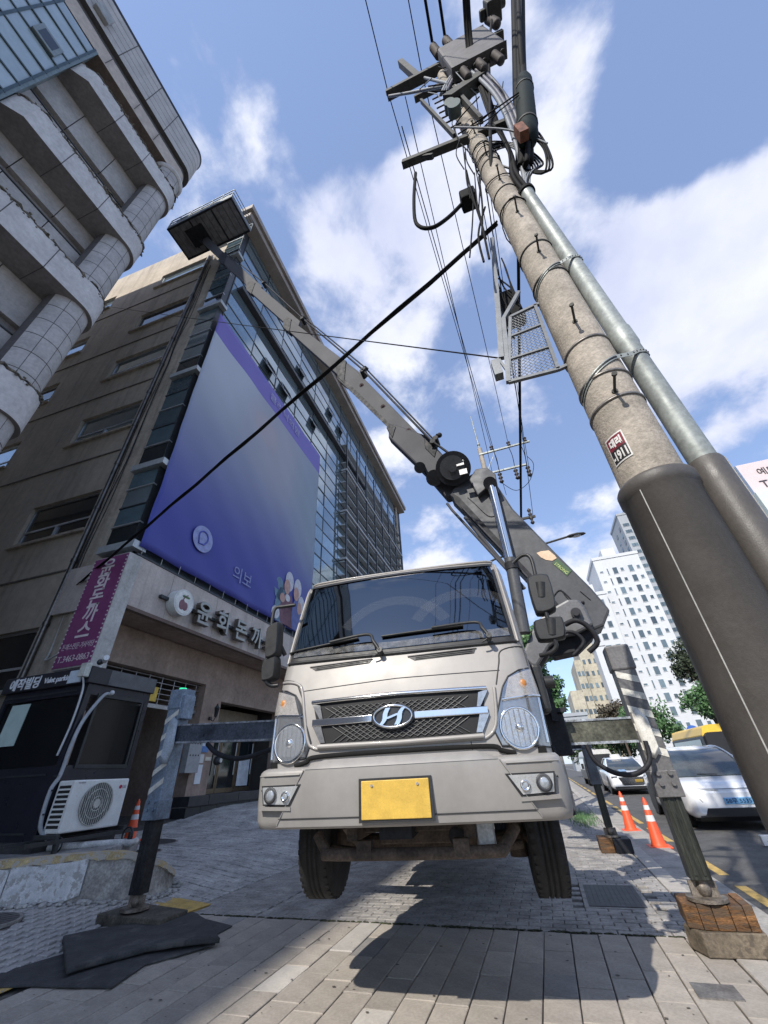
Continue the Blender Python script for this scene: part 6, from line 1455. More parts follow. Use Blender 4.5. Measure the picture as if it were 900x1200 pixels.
# cables out of the conduit, up the pole
random.seed(21)
mouth = cd(7.08)
def cab(pts, r, m, k=6, par=None, name='cable'): return MB().tube(spline(pts, k), r, 7).build(name, m, par or up_)
for i in range(6):
    a = random.uniform(0, 6.28); o_ = Vector((.045*math.cos(a), .045*math.sin(a), 0))
    xo = random.uniform(-.10, .10)
    cab([mouth+o_, mouth+o_+Vector((.0, 0, .6)), Vector((1.45+xo*.5, 2.35+xo, 8.6)), Vector((1.50+xo, 2.3+xo, 9.9)), Vector((1.62+xo, 2.2, 11.5)), Vector((1.75+xo, 2.0, 13.5)), Vector((2.0+xo, .8, 14.6))], .026 if i < 4 else .018, M_CAB)
for i in range(6):
    o_ = Vector((random.uniform(-.05, .05), random.uniform(-.05, .05), 0)); w_ = .04+.055*i
    cab([mouth+o_, mouth+Vector((.10+w_*.3, 0, .5)), Vector((1.55+w_*.6, 2.4, 8.0)), Vector((1.55+w_*.3, 2.42, 9.0)), Vector((1.35, 2.5, 9.4+.1*i)), Vector((1.3, 2.5, 9.0)), Vector((1.42, 2.45, 8.3))], .013, M_CAB if i % 2 else M_CABG)
for (x0, bend) in ((-.02, 0), (.88, .1), (2.58, .0), (1.9, .1)):      # the grey lead-in cables curving from the crossarm to the column
    top = Vector((x0, 2.3, 15.0)); cab([top, Vector((x0*.6+.5, 2.25, 14.0)), Vector((1.1+bend, 2.2, 12.9)), Vector((1.25+bend, 2.2, 12.2))], .03, M_CABG)
for i, off in enumerate((0, .06, .12)):
    cab([Vector((.95+off, 2.15, 12.2)), Vector((1.25+off, 2.12, 12.9)), Vector((1.55+off, 2.12, 13.0)), Vector((1.62+off*1.3, 2.12, 12.0)), Vector((1.66+off, 2.15, 10.6)), Vector((1.58+off, 2.2, 9.2)), Vector((1.46+off*.5, 2.36, 7.9)), mouth], .034, M_CABG if i < 1 else mat('cable_violet_grey', (.12, .12, .145), .45))
# crossarms
cr = MB(); cr.beam((-.06, 2.30, 15.15), (2.75, 2.30, 15.15), .20, .20); cr.beam((.55, 2.52, 14.75), (1.9, 2.52, 14.75), .13, .14)
cr.beam((.75, 2.3, 15.2), (.50, 2.3, 18.0), .16, .14); co = cr.build('crossarm', M_ARM, up_, bev=.006)
mb = MB(); mb.beam((-.05, 2.3, 9.95), (1.05, 2.3, 9.75), .11, .13); mb.beam((1.2, 2.3, 9.72), (1.80, 2.3, 9.62), .11, .13); mb.beam((.30, 2.3, 9.83), (.45, 2.3, 9.68), .08, .05); mb.beam((.86, 2.24, 9.9), (.60, 2.24, 12.9), .08, .05); mb.beam((1.30, 2.2, 9.9), (1.22, 2.2, 12.4), .10, .06); mb.beam((1.0, 2.18, 11.6), (1.7, 2.18, 12.0), .22, .28)
for z in fr(10.4, 12.6, 6): mb.beam((.80, 2.24, z), (1.05, 2.24, z), .025, .025)
mb.build('lower_crossarm', M_ARM, up_, bev=.005)
def insul(p, r_, h, n, axis=(0, 0, 1)):
    prof = [(.02, 0)]
    for i in range(n): prof += [(r_*.55, h*(i+.1)/n), (r_, h*(i+.45)/n), (r_*.5, h*(i+.8)/n)]
    prof += [(.015, h)]; return MB().lathe(p, prof, 14, axis)
for x in (-.02, .88, 2.05): insul((x, 2.3, 15.2), .055, .42, 3).build('insulator', M_INS, up_)
for x in (1.30, 1.62, 2.65): insul((x, 2.1, 15.2), .10, 1.2, 9).build('bushing', mat('bushing_grey', (.07, .06, .06), .75, var=.1), up_)
for x in (1.45, 1.75, 2.05): insul((x, 2.05, 11.9), .075, .75, 8).build('bushing', mat('bushing_grey', (.22, .2, .2)), up_)
mb = MB(); mb.loft([[(1.25, 1.95, z), (2.30, 1.95, z), (2.30, 2.20, z), (1.25, 2.20, z)] for z in (12.6, 12.65, 14.85, 14.9)], False); sw = mb.build('switch_case', mat('case_grey', (.11, .105, .11), .7, metal=.0, var=.12, streak=.2), up_, bev=.05)
mb = MB()
for x in fr(1.35, 2.2, 5): mb.cyl((x, 2.07, 12.50), (x, 2.07, 12.62), .05, n=12)
mb.build('case_boss', M_ARM, sw)
mb = MB(); mb.cyl((.98, 2.15, 10.55), (.98, 1.98, 10.50), .11, n=18); mb.cyl((.94, 2.15, 10.85), (.94, 2.0, 10.8), .09, n=18); mb.build('fuse_pot', mat('pot_green', (.10, .13, .12), .4), up_)
# hanging splice case, dark green, beside the cable bundle
t = thing('splice_case', 'long dark green splice case hanging in the cables right of the pole top', 'splice case', (2.0, 2.2, 9.2))
sp0, sp1 = at(619, 168, 2.2), at(613, 92, 2.2); sl_n = (sp1-sp0).length
mb = MB(); mb.lathe(sp0, [(.05, 0), (.11, .05), (.14, .2), (.14, sl_n-.3), (.11, sl_n-.08), (.04, sl_n)], 20, sp1-sp0); mb.build('case', mat('case_green', (.012, .020, .020), .7, var=.15, spec=.15), t)
for f_ in (.2, .75): q_ = sp0.lerp(sp1, f_); MB().cyl(q_, q_+(sp1-sp0).normalized()*.05, .15, n=20).build('case_band', M_ARM, t)
mb = MB(); q_ = at(612, 160, 2.1); mb.bx(q_.x-.06, q_.x+.05, 2.0, 2.12, q_.z-.15, q_.z+.2); mb.build('rust_patch', mat('rust_brown', (.20, .08, .05), .8, var=.3), t)
cab([sp1, at(609, 40, 1.9), at(606, -30, 1.6)], .045, M_CAB, par=t); cab([sp0, at(617, 190, 2.25), Vector((1.5, 2.35, 8.0))], .035, M_CAB, par=t)
# hanging device at the very top
t = thing('line_switch', 'dark line switch hanging from the wires above the pole top', 'line switch', at(577, 12, 2.0))
c = at(577, 12, 2.0); mb = MB(); mb.bx(c.x-.16, c.x+.16, c.y-.2, c.y+.2, c.z-.3, c.z+.3); mb.cyl(c+Vector((.15, 0, .2)), c+Vector((.32, 0, .25)), .09, n=16); mb.bx(c.x-.3, c.x-.16, c.y-.1, c.y+.1, c.z-.1, c.z+.1); mb.build('body', M_ARM, t, bev=.03)
cab([at(576, 24, 2.0), at(573, 60, 2.1), at(574, 120, 2.2), at(575, 180, 2.25), at(577, 205, 2.3)], .028, M_CAB, par=t); cab([c+Vector((0, 0, .3)), c+Vector((0, -.6, 1.0)), c+Vector((0, -3, 2))], .03, M_CAB, par=t)
# drop loop and clutter left of the pole
cab([at(487, 203, 2.3), at(485, 235, 2.3), at(488, 262, 2.3), at(505, 267, 2.3), at(525, 255, 2.3), at(545, 235, 2.3)], .026, M_CAB)
mb = MB(); c = at(549, 234, 2.3); mb.bx(c.x-.1, c.x+.1, 2.2, 2.4, c.z-.12, c.z+.12); mb.build('drop_box', M_CAB, up_, bev=.02)
random.seed(33)
for i in range(12):
    y0 = random.uniform(150, 250); x0 = 545+(y0-150)*.25+random.uniform(-12, 10); y1 = y0+random.uniform(30, 80); x1 = x0+random.uniform(-5, 25)
    cab([at(x0, y0, 2.15), at((x0+x1)/2+random.uniform(-8, 8), (y0+y1)/2, 2.1), at(x1, y1, 2.15)], random.uniform(.006, .012), M_CAB)
for i in range(7):                            # thin coils tied round the shaft
    z = random.uniform(6.5, 11); n = 14; tl = random.uniform(-.3, .3)
    MB().tube([pc_(z+tl*math.sin(2*math.pi*k/n))+Vector(((pr(z)+.02)*math.cos(2*math.pi*k/n), (pr(z)+.02)*math.sin(2*math.pi*k/n), 0)) for k in range(n+1)], .007, 5).build('tie_wire', M_CAB, up_)
random.seed(77)                              # the tangle of thin leads round the pole top
for i in range(22):
    z0 = random.uniform(9.2, 14.6); z1 = z0+random.uniform(-1.6, 1.8); x0 = pc_(z0).x+random.uniform(-.35, .55); x1 = pc_(z1).x+random.uniform(-.5, 1.0)
    a = Vector((x0, random.uniform(2.05, 2.3), z0)); b = Vector((x1, random.uniform(2.0, 2.3), z1)); md_ = a.lerp(b, .5)+Vector((random.uniform(-.25, .25), 0, random.uniform(-.5, .1)))
    cab([a, md_, b], random.uniform(.007, .014), M_CAB if i % 3 else M_CABG)
for i in range(3): cab([Vector((1.55+.05*i, 2.3, 8.9)), Vector((1.72+.05*i, 2.25, 8.5+.1*i)), Vector((1.74+.02*i, 2.25, 7.9)), Vector((1.6+.04*i, 2.3, 7.4)), Vector((1.45, 2.35, 7.9))], .014, M_CAB)
# mesh guard cage at the left of the shaft
cg = thing('mesh_cage', 'small steel cage of expanded mesh fixed to the left of the utility pole', 'cage', (.6, 2.4, 4.0))
Yc = 2.40; q4 = [at(598, 372, Yc), at(627, 358, Yc), at(654, 433, Yc), at(596, 448, Yc)]
mb = MB()
for a, b in ((0, 1), (1, 2), (2, 3), (3, 0)): mb.beam(q4[a], q4[b], .028, .03, (0, 1, 0))
mb.beam(q4[0].lerp(q4[3], .33), q4[1].lerp(q4[2], .33), .02, .025, (0, 1, 0)); mb.beam(q4[0].lerp(q4[3], .68), q4[1].lerp(q4[2], .68), .02, .025, (0, 1, 0))
mb.beam(at(577, 280, Yc), at(588, 420, Yc), .05, .04, (0, 1, 0)); mb.beam(at(608, 342, Yc), at(590, 374, Yc), .035, .03, (0, 1, 0)); mb.beam(at(590, 374, Yc), at(596, 448, Yc), .04, .04, (0, 1, 0)); mb.beam(at(584, 420, Yc), at(598, 440, Yc), .02, .02, (0, 1, 0))
mb.bx(q4[3].x-.09, q4[3].x-.02, 2.36, 2.44, q4[3].z+.1, q4[3].z+.3)
mb.beam(q4[1], q4[1]+Vector((.12, .0, 0)), .03, .03, (0, 1, 0)); mb.beam(q4[2], q4[2]+Vector((.1, 0, .02)), .03, .03, (0, 1, 0)); mb.build('cage_frame', mat('cage_grey', (.16, .17, .18), .45, metal=.4, var=.12), cg)
mb = MB(); nu, nv = 9, 22
def qp(u, v): return q4[0].lerp(q4[1], u).lerp(q4[3].lerp(q4[2], u), v)
for j in range(nv):
    for i in range(nu):
        a = qp(i/nu, (j+.5)/nv); b = qp((i+.5)/nu, j/nv); c = qp((i+1)/nu, (j+.5)/nv); d = qp((i+.5)/nu, (j+1)/nv)
        mb.tube([a, b], .0032, 3, caps=False); mb.tube([b, c], .0032, 3, caps=False); mb.tube([c, d], .0032, 3, caps=False); mb.tube([d, a], .0032, 3, caps=False)
mb.build('expanded_mesh', mat('mesh_grey', (.22, .23, .24), .45, metal=.4), cg, kind='stuff')
mb = MB(); mb.bx(.62, .80, 2.5, 2.62, 5.0, 5.55); mb.build('terminal_box', M_CAB, cg, bev=.02)
for i in range(7):
    a = at(580+random.uniform(0, 10), 290+random.uniform(-10, 60), 2.45); b = at(600+random.uniform(-3, 8), 330+random.uniform(0, 100), 2.45); cab([a, a.lerp(b, .5)+Vector((random.uniform(-.12, .12), 0, random.uniform(-.1, .1))), b], .008, M_CAB, par=cg)

# ------------------------------------------------------------------ the second pole, beyond the truck
p2 = thing('utility_pole', 'slender far utility pole with two crossarms, seen above the boom', 'utility pole', (.40, 17, 0))
mb = MB(); mb.cyl((.42, 17, 0), (.38, 17, 16.0), .19, .12, n=20); mb.build('shaft', M_CON, p2); mb = MB(); mb.cyl((.38, 17, 16.0), (.33, 17, 18.6), .045, .03, n=10); mb.sphere((.38, 17, 16.3), .09, 10); mb.build('finial', M_GAL, p2)
mb = MB(); mb.beam((.30, 16.9, 15.50), (2.95, 16.9, 15.55), .09, .09); mb.beam((-.25, 16.9, 14.1), (2.45, 16.9, 14.1), .09, .09); mb.beam((.4, 16.9, 14.1), (1.1, 16.9, 15.4), .03, .03); mb.build('crossarm', M_GAL, p2)
mb = MB(); mb.beam((.45, 16.9, 11.0), (2.1, 16.9, 11.0), .1, .1); mb.build('low_crossarm', M_ARM, p2)
for x in (1.0, 1.9, 2.75): insul((x, 16.9, 15.55), .11, .38, 2).build('insulator', M_INS, p2)
for x in (1.05, 1.85, 2.45): insul((x, 16.9, 13.3), .12, .7, 3).build('insulator', M_INS, p2); MB().tube(spline([(x, 16.9, 15.6), (x+.05, 16.8, 14.8), (x, 16.9, 14.0)]), .018).build('jumper', M_CAB, p2)
insul((1.9, 16.9, 10.6), .1, .9, 4).build('insulator', M_INS, p2)
MB().tube(spline([(1.05, 16.9, 13.3), (1.6, 16.8, 12.6), (2.3, 16.7, 12.9), (2.75, 16.8, 13.9), (2.6, 16.9, 14.6)]), .015).build('jumper', M_CAB, p2)
# ------------------------------------------------------------------ overhead lines
def wire(name, lab, a, b, s_, r_, m=M_CAB, grp=None, n=18):
    o = MB().tube(sag(a, b, s_, n), r_, 6).build(name, m, loc=tuple(Vector(a))); return tag(o, lab, 'wire', grp)
for x0, x1, w_ in ((-.02, 1.0, 'left end'), (.88, 1.9, 'middle'), (2.05, 2.75, 'right end')):
    wire('power_line', 'thin power line from the near crossarm %s to the far pole upper arm' % w_, (x0, 2.3, 15.65), (x1, 16.9, 15.95), .25, .012, grp='power lines between the two poles')
    wire('power_line', 'thin power line running up out of the picture from the near crossarm %s' % w_, (x0, 2.3, 15.65), (x0-.4, -38, 16.2), .5, .012, grp='power lines overhead')
for x0, x1, w_ in ((1.30, 1.3, 'left'), (1.62, 1.62, 'right')):
    wire('bushing_lead', 'black insulated lead rising from the %s bushing of the grey pole-top case' % w_, (x0, 2.1, 16.4), (x1-.1, -30, 20.5), .5, .035, grp='insulated leads overhead')
for (x0, z0, x1, z1, w_) in ((.35, 14.8, .7, 13.4, 'leftmost thin service line, from just under the near crossarm to the far pole'), (.1, 12.6, 1.1, 12.6, 'second thin service line from the left, meeting the left far insulator'), (1.45, 13.2, 2.45, 13.3, 'thin service line ending at the right insulator of the far lower arm'), (1.2, 9.7, 2.0, 11.0, 'lowest thin service line, ending at the short low arm of the far pole')):
    wire('service_line', w_, (x0, 2.4, z0), (x1, 17, z1), .25, .011, grp='service lines between the two poles')
wire('cable_bundle', 'thick black cable bundle running straight down the sky left of the near pole', at(604, -30, 2.0), at(611, 640, 21), .0, .06)
for i, off in enumerate((-.10, .02, .13)):
    o = MB().tube(spline([at(600+i*6, -60, 1.7), at(604+i*4, 60, 2.1), at(606+i*5, 120, 2.2), at(612+i*4, 180, 2.3), Vector((1.5+off*.4, 2.35, 8.0))], 8), .062, 8).build('trunk_cable', M_CAB, loc=(1.5, 2, 10)); tag(o, '%s of the three thick black trunk cables dropping beside the near pole' % ('leftmost', 'middle', 'rightmost')[i], 'wire', 'trunk cables at the near pole')
a = at(583, 262, 2.35); b = at(92, 684, 6.3)
for i, d_ in enumerate((0, .035, -.03)):
    o = MB().tube([p+Vector((0, d_, d_*.8+.02*math.sin(k_*1.7+i))) for k_, p in enumerate(sag(a, b, .05, 24))], .022 if i == 0 else .014, 6).build('service_cable', M_CAB, loc=tuple(a)); tag(o, ('thickest strand of the black cable crossing from the near pole to the office building', 'upper thin strand twisted round the thick cable crossing to the office building', 'lower thin strand twisted round the thick cable crossing to the office building')[i], 'wire', 'twisted service cable to the office building')
wire('span_wire', 'single thin wire stretched across the sky from the office building to the mesh cage', at(120, 358, 6.4), at(588, 420, 2.4), .05, .007)
# ------------------------------------------------------------------ vehicles on the road
M_CARW = mat('car_white', (.78, .79, .81), .22, var=.02, scale=1, coat=.8)
M_CARG = mat('car_glass', (.05, .065, .075), .04, spec=1.0, metal=.2, coat=.4)
M_CARD = mat('car_dark', (.02, .02, .022), .45, var=.1)
def rr(hw, z0, z1, r_, y, n=5, top_in=0.0):
    """rounded-box ring across the car at station y"""
    p = []
    for (cx_, cz_, a0, ti) in ((hw-r_, z0+r_, -90, 0), (hw-r_-top_in, z1-r_, 0, 1), (-hw+r_+top_in, z1-r_, 90, 1), (-hw+r_, z0+r_, 180, 0)):
        for k in range(n): a = R(a0+90*k/(n-1)); p.append(Vector((cx_+r_*math.cos(a), y, cz_+r_*math.sin(a))))
    return p
def car(nm, lab, cat, loc, L_=4.6, hw=.93, hood=.86, roof=1.56, body=M_CARW, style='ev'):
    t = thing(nm, lab, cat, loc); Tm = Matrix.Translation(Vector(loc)); m_ = lambda: MB(Tm)
    st = [(0.0, .80, .30, hood-.22, .10), (.04, .88, .24, hood-.16, .10), (.16, hw-.02, .22, hood-.08, .12), (.55, hw, .22, hood, .14), (1.25, hw, .22, hood+.08, .12), (2.4, hw, .22, hood+.10, .10), (3.6, hw, .22, hood+.12, .10), (L_-.25, hw-.03, .24, hood+.12, .14), (L_-.04, hw-.10, .28, hood+.02, .14), (L_, hw-.16, .34, hood-.08, .12)]
    m_().loft([rr(h_, z0, z1, r_, y) for y, h_, z0, z1, r_ in st], True, True).build('body', body, t)
    gh = [(.98, hood+.04, hood+.07, .78), (1.15, hood+.02, hood+.20, .76), (1.55, hood+.02, roof-.20, .70), (1.95, hood+.02, roof-.04, .64), (2.5, hood, roof, .62), (3.2, hood, roof-.02, .62), (3.8, hood, roof-.16, .64), (4.25, hood+.02, hood+.16, .72)]
    m_().loft([rr(hw-.07, z0-.06, z1, .05, y, top_in=hw-.07-w_+.0) for y, z0, z1, w_ in gh], True, True).build('cabin_glass', M_CARG, t)
    m_().loft([[Vector((x*s_, y, z)) for x, z in ((-.60, zt+.004), (-.3, zt+.022), (0, zt+.028), (.3, zt+.022), (.60, zt+.004), (.56, zt-.03), (-.56, zt-.03))] for y, zt, s_ in ((1.88, roof-.075, .98), (2.0, roof-.03, 1.0), (2.5, roof, 1.0), (3.2, roof-.02, 1.0), (3.75, roof-.14, .98))], True, True).build('roof', body, t)
    for s_ in (-1, 1):
        m_().tube(spline([(s_*.82, 1.02, hood+.08), (s_*.74, 1.5, roof-.26), (s_*.645, 1.98, roof-.045), (s_*.63, 2.6, roof-.01), (s_*.63, 3.3, roof-.04), (s_*.68, 3.9, roof-.24), (s_*.76, 4.3, hood+.14)]), .028, 7).build('pillar', body, t)
        mr = m_(); mr.sphere((s_*(hw+.10), 1.35, hood+.20), .10, 12, (1.1, .7, .7)); mr.build('door_mirror', body, t); 
        for y in (.85, L_-.92):
            wm = m_().lathe((s_*(hw-.11), y, .335), [(.19, -.10), (.30, -.105), (.335, -.07), (.335, .07), (.30, .105), (.19, .10)], 28, (1, 0, 0)).build('tyre', M_RUB, t)
            mb = m_(); mb.lathe((s_*(hw-.08), y, .335), [(0, .06), (.06, .065), (.10, .03), (.2, .06), (.215, -.05)], 20, (s_, 0, 0)); 
            for k in range(5): a = 2*math.pi*k/5; mb.beam((s_*(hw-.015), y, .335), (s_*(hw-.02), y+.19*math.cos(a), .335+.19*math.sin(a)), .05, .02, (1, 0, 0))
            mb.build('rim', mat('rim_silver', (.4, .4, .42), .3, metal=.8), wm)
            m_().lathe((s_*(hw-.012), y, .37), [(.345, -.03), (.385, -.028), (.385, .014), (.345, .016)], 28, (1, 0, 0)).build('arch_trim', M_CARD, t)
    m_().bx(-hw+.1, hw-.1, .3, L_-.3, .16, .24).build('underbody', M_CARD, t)
    return t, m_
c1, m_ = car('parked_car', 'white electric car with blue number plate facing us on the road', 'car', (3.72, 12.3, -.055), 4.65, .95, .88, 1.57)
Y0 = .0
mb = m_(); mb.loft([[(x, y, z) for x, y, z in ((-s*.62, -.012, .30), (-s*.70, .0, .20), (s*.70, .0, .20), (s*.62, -.012, .30), (s*.58, -.02, .36), (-s*.58, -.02, .36))] for s in (1, .98)], False) if 0 else mb.prism([(-.72, -.015, .24), (.72, -.015, .24), (.62, -.03, .40), (-.62, -.03, .40)], (0, .06, 0)); mb.build('lower_intake', M_CARD, c1, bev=.012)
mb = m_(); mb.prism([(-.80, .02, .24), (.80, .02, .24), (.80, .14, .16), (-.80, .14, .16)], (0, 0, .03)); mb.build('chin', M_CARD, c1)
mb = m_(); mb.bx(-.26, .26, -.022, .02, .46, .575); pl = mb.build('number_plate', mat('plate_blue', (.20, .46, .72), .45, var=.05), c1, bev=.004)
m_().text('58무 5535', .098, (3.72-3.72-.235, -.024, .482), (1, 0, 0), (0, 0, 1), .004, bold=.002, fit=.47).build('plate_lettering', mat('plate_ink', (.03, .07, .16), .5), pl)
for s_ in (-1, 1):
    mb = m_(); mb.tube(spline([(s_*.28, .02, .715), (s_*.55, .045, .72), (s_*.80, .12, .735), (s_*.90, .30, .76)]), .013, 6); mb.build('headlamp_strip', mat('strip_lamp', (.55, .58, .60), .2, spec=1), c1)
    mb = m_(); mb.prism([(s_*.66, -.005, .50), (s_*.84, .06, .50), (s_*.85, .06, .56), (s_*.70, -.005, .56)], (0, .04, 0)); mb.build('fog_slot', M_CARD, c1)
mb = m_(); mb.tube(spline([(-.86, .16, .76), (-.5, .04, .735), (0, .015, .73), (.5, .04, .735), (.86, .16, .76)]), .006, 5); mb.tube([(-.3, 1.02, .99), (.1, .97, .97)], .008); mb.build('bonnet_seam', M_CARD, c1)
c2, m_ = car('parked_car', 'white saloon with a yellow number plate and dark grille, parked behind the white electric car', 'car', (3.62, 24.5, -.055), 4.9, .93, .88, 1.47)
mb = m_(); mb.prism([(-.42, -.02, .36), (.42, -.02, .36), (.58, -.01, .68), (-.58, -.01, .68)], (0, .06, 0)); gl = mb.build('grille', M_CARD, c2, bev=.02)
mb = m_()
for k in range(8): mb.bx(-.48, .48, -.03, -.02, .40+k*.034, .41+k*.034)
mb.build('grille_bar', M_CHR, gl)
mb = m_(); mb.bx(-.80, .80, -.012, .04, .24, .33); mb.build('lower_intake', M_CARD, c2); mb = m_(); mb.bx(.10, .42, -.05, -.03, .47, .58); mb.build('number_plate', mat('plate_yellow', (.76, .46, .05)), c2)
for s_ in (-1, 1): mb = m_(); mb.bx(s_*.60, s_*.86, .0, .1, .66, .73); mb.build('headlamp', M_HOU, c2, bev=.01)
mb = m_(); mb.prism([(-.40, 2.0, 1.47), (.1, 2.0, 1.47), (.05, 2.0, 1.62), (-.35, 2.0, 1.62)], (0, .25, 0)); mb.build('roof_sign', mat('cap_white', (.7, .7, .7), .4), c2)
mb = m_(); mb.prism([(-.38, .9, .965), (-.08, .9, .965), (-.05, .35, .90), (-.38, .35, .90)], (0, 0, .004)) ; mb.build('bonnet_stripe', mat('stripe_sky', (.22, .38, .60), .3), c2)
def boxvan(nm, lab, cat, loc, w, l, h, m, mroof, glass=True):
    t = thing(nm, lab, cat, loc); Tm = Matrix.Translation(Vector(loc)); m_ = lambda: MB(Tm)
    m_().loft([[Vector((x*w/2*s, y, z)) for x, z in ((-1, .35), (1, .35), (1, h*.55), (.93, h-.12), (.8, h), (-.8, h), (-.93, h-.12), (-1, h*.55))] for y, s in ((0, .94), (.12, 1), (l-.1, 1), (l, .95))], False, True).build('body', m, t, bev=.05)
    m_().loft([[Vector((x*w/2, y, z)) for x, z in ((-.94, h-.13), (.94, h-.13), (.82, h+.22), (.6, h+.28), (-.6, h+.28), (-.82, h+.22))] for y in (.1, .5, l-.2)], False, True).build('roof', mroof, t, bev=.06)
    m_().prism([(-w*.44, -.02, h*.48), (w*.44, -.02, h*.48), (w*.40, .04, h-.2), (-w*.40, .04, h-.2)], (0, .05, 0)).build('windscreen', M_CARG, t)
    m_().prism([(-w/2-.01, .5, h*.5), (-w/2-.01, l-.5, h*.5), (-w/2+.04, l-.5, h-.22), (-w/2+.04, .5, h-.22)], (.02, 0, 0)).build('side_window', M_CARG, t)
    for s_ in (-1, 1):
        mb = m_(); mb.bx(s_*w*.32, s_*w*.46, -.03, .02, h*.32, h*.42); mb.build('headlamp', M_HOU, t); 
        for y in (.9, l-1): m_().lathe((s_*(w/2-.12), y, .36), [(.2, -.1), (.36, -.09), (.36, .09), (.2, .1)], 24, (1, 0, 0)).build('tyre', M_RUB, t)
        mb = m_(); mb.bx(s_*w*.52, s_*w*.60, .15, .22, h*.55, h*.72); mb.build('door_mirror', M_CARD, t)
    m_().bx(-w*.4, w*.4, -.04, .04, .40, h*.28).build('bumper', M_CARD, t, bev=.02)
    return t, m_
boxvan('school_van', 'black van with a bright yellow roof behind the white electric car', 'van', (7.35, 22.0, -.055), 1.95, 5.2, 2.15, M_CARD, mat('van_yellow', (.80, .52, .06), .35, var=.04))
v, m_ = boxvan('parked_truck', 'black and white pickup truck farthest down the kerb, seen under the outrigger beam', 'truck', (3.4, 34, -.055), 1.95, 5.0, 1.75, mat('truck_black', (.03, .03, .032), .3), mat('truck_cab', (.62, .62, .60), .4))
# ------------------------------------------------------------------ street lamp
sl_ = thing('street_lamp', 'dark curved street lamp arm reaching over the road beyond the boom', 'street lamp', (-.6, 15.6, 0))
mb = MB(); mb.cyl((-.6, 15.6, 0), (-.6, 15.6, 8.2), .09, .06, n=14); mb.build('post', M_ARM, sl_); mb = MB(); mb.tube(spline([(-.6, 15.6, 8.1), (-.3, 15.6, 8.55), (.8, 15.6, 8.72), (2.0, 15.6, 8.88), (2.95, 15.6, 9.0)]), .045, 8); mb.build('arm', M_ARM, sl_)
mb = MB(); mb.loft([[Vector((x, 15.6+w_*math.cos(a), 9.0+hh*math.sin(a))) for a in fr(0, 2*math.pi, 12)[:-1]] for x, w_, hh in ((2.85, .04, .03), (2.98, .12, .06), (3.25, .16, .07), (3.5, .10, .05), (3.58, .02, .02))], True, True); mb.build('lamp_head', M_ARM, sl_); mb = MB(); mb.sphere((3.22, 15.6, 8.95), .13, 12, (1.4, .8, .35)); mb.build('lamp_glass', M_ALU, sl_)
# ------------------------------------------------------------------ plants
M_LF = mat('leaf_green', (.075, .13, .030), .55, var=.25, scale=3, rnd=.1)
M_LF2 = mat('leaf_dark', (.035, .070, .022), .6, var=.3, scale=3)
M_LF3 = mat('leaf_pine', (.06, .08, .045), .7, var=.3, scale=3)
M_LFR = mat('leaf_dusky', (.10, .085, .06), .7, var=.3, scale=3)
M_BRK = mat('bark', (.12, .09, .07), .9, var=.3, scale=9)
def tree(nm, lab, x, y, h, crown_c, cr, crown_r, nleaf, ls, leaf, seed, trunk=.11, clumps=26, grp=None):
    random.seed(seed); t = thing(nm, lab, 'tree', (x, y, 0), group=grp); c0 = Vector(crown_c)
    mb = MB(); top = Vector((c0.x, c0.y, c0.z)); mb.tube(spline([(x, y, -.1), (x+.05, y, h*.3), top.lerp(Vector((x, y, h*.4)), .3), top]), [trunk*(1-.75*k/18) for k in range(19)], 9)
    cl = []
    for k in range(clumps):
        while True:
            d = Vector((random.uniform(-1, 1), random.uniform(-1, 1), random.uniform(-1, 1)))
            if .15 < d.length < 1: break
        c = c0+Vector((d.x*cr[0], d.y*cr[1], d.z*cr[2])); cl.append(c)
        if k % 2 == 0: s_ = Vector((x, y, 0)).lerp(c0, random.uniform(.55, .95)); mb.tube([s_, s_.lerp(c, .6)+Vector((0, 0, .05)), c], [trunk*.3, trunk*.18, trunk*.06], 5)
    mb.build('trunk', M_BRK, t)
    lf = MB(); n1 = nleaf//clumps
    for c in cl:
        rr_ = crown_r*random.uniform(.6, 1.15)
        for q in range(n1):
            d = Vector((random.gauss(0, 1), random.gauss(0, 1), random.gauss(0, .75))).normalized()*rr_*random.random()**.45
            p = c+d; a = Vector((random.gauss(0, 1), random.gauss(0, 1), random.gauss(0, 1))).normalized(); b = a.cross(Vector((random.gauss(0, 1), random.gauss(0, 1), random.gauss(0, 1)))).normalized(); s_ = ls*random.uniform(.6, 1.3)
            lf.add([p-a*s_, p+b*s_*.45, p+a*s_, p-b*s_*.45], [(0, 1, 2, 3)])
    lf.build('crown', leaf, t, kind='stuff'); return t
tree('street_tree', 'leafy green street tree seen between the cab and its right mirrors', -.9, 13.5, 3.4, (.22, 13.5, 3.5), (.60, .8, 1.6), .36, 12000, .075, M_LF, 3, .13, 34)
far = [('tree', 'bright green round tree in front of the white apartment tower', 9.2, 46, (9.2, 46, 3.7), (2.6, 2.2, 1.7), 1.0, M_LF, 5), ('tree', 'dusky reddish tree left of the bright green tree under the white tower', 8.2, 52, (8.1, 52, 5.2), (1.7, 1.6, 1.2), .8, M_LFR, 6),
       ('tree', 'dark low tree behind the white saloon', 6.0, 56, (6.0, 56, 2.7), (3.6, 2, 1.5), 1.2, M_LF2, 7), ('pine_tree', 'dark pine beside the right edge of the white apartment tower', 16.4, 50, (16.4, 50, 9.2), (1.9, 1.6, 1.9), .8, M_LF3, 8), ('tree', 'small green tree below the pine by the utility pole sleeve', 14.9, 46, (14.9, 46, 5.4), (1.7, 1.4, 1.1), .8, M_LF, 9)]
for nm, lab, x, y, c, cr_, r_, lf_, sd in far: tree(nm, lab, x, y, c[2], c, cr_, r_, 4200, .17, lf_, sd, .16, 30)
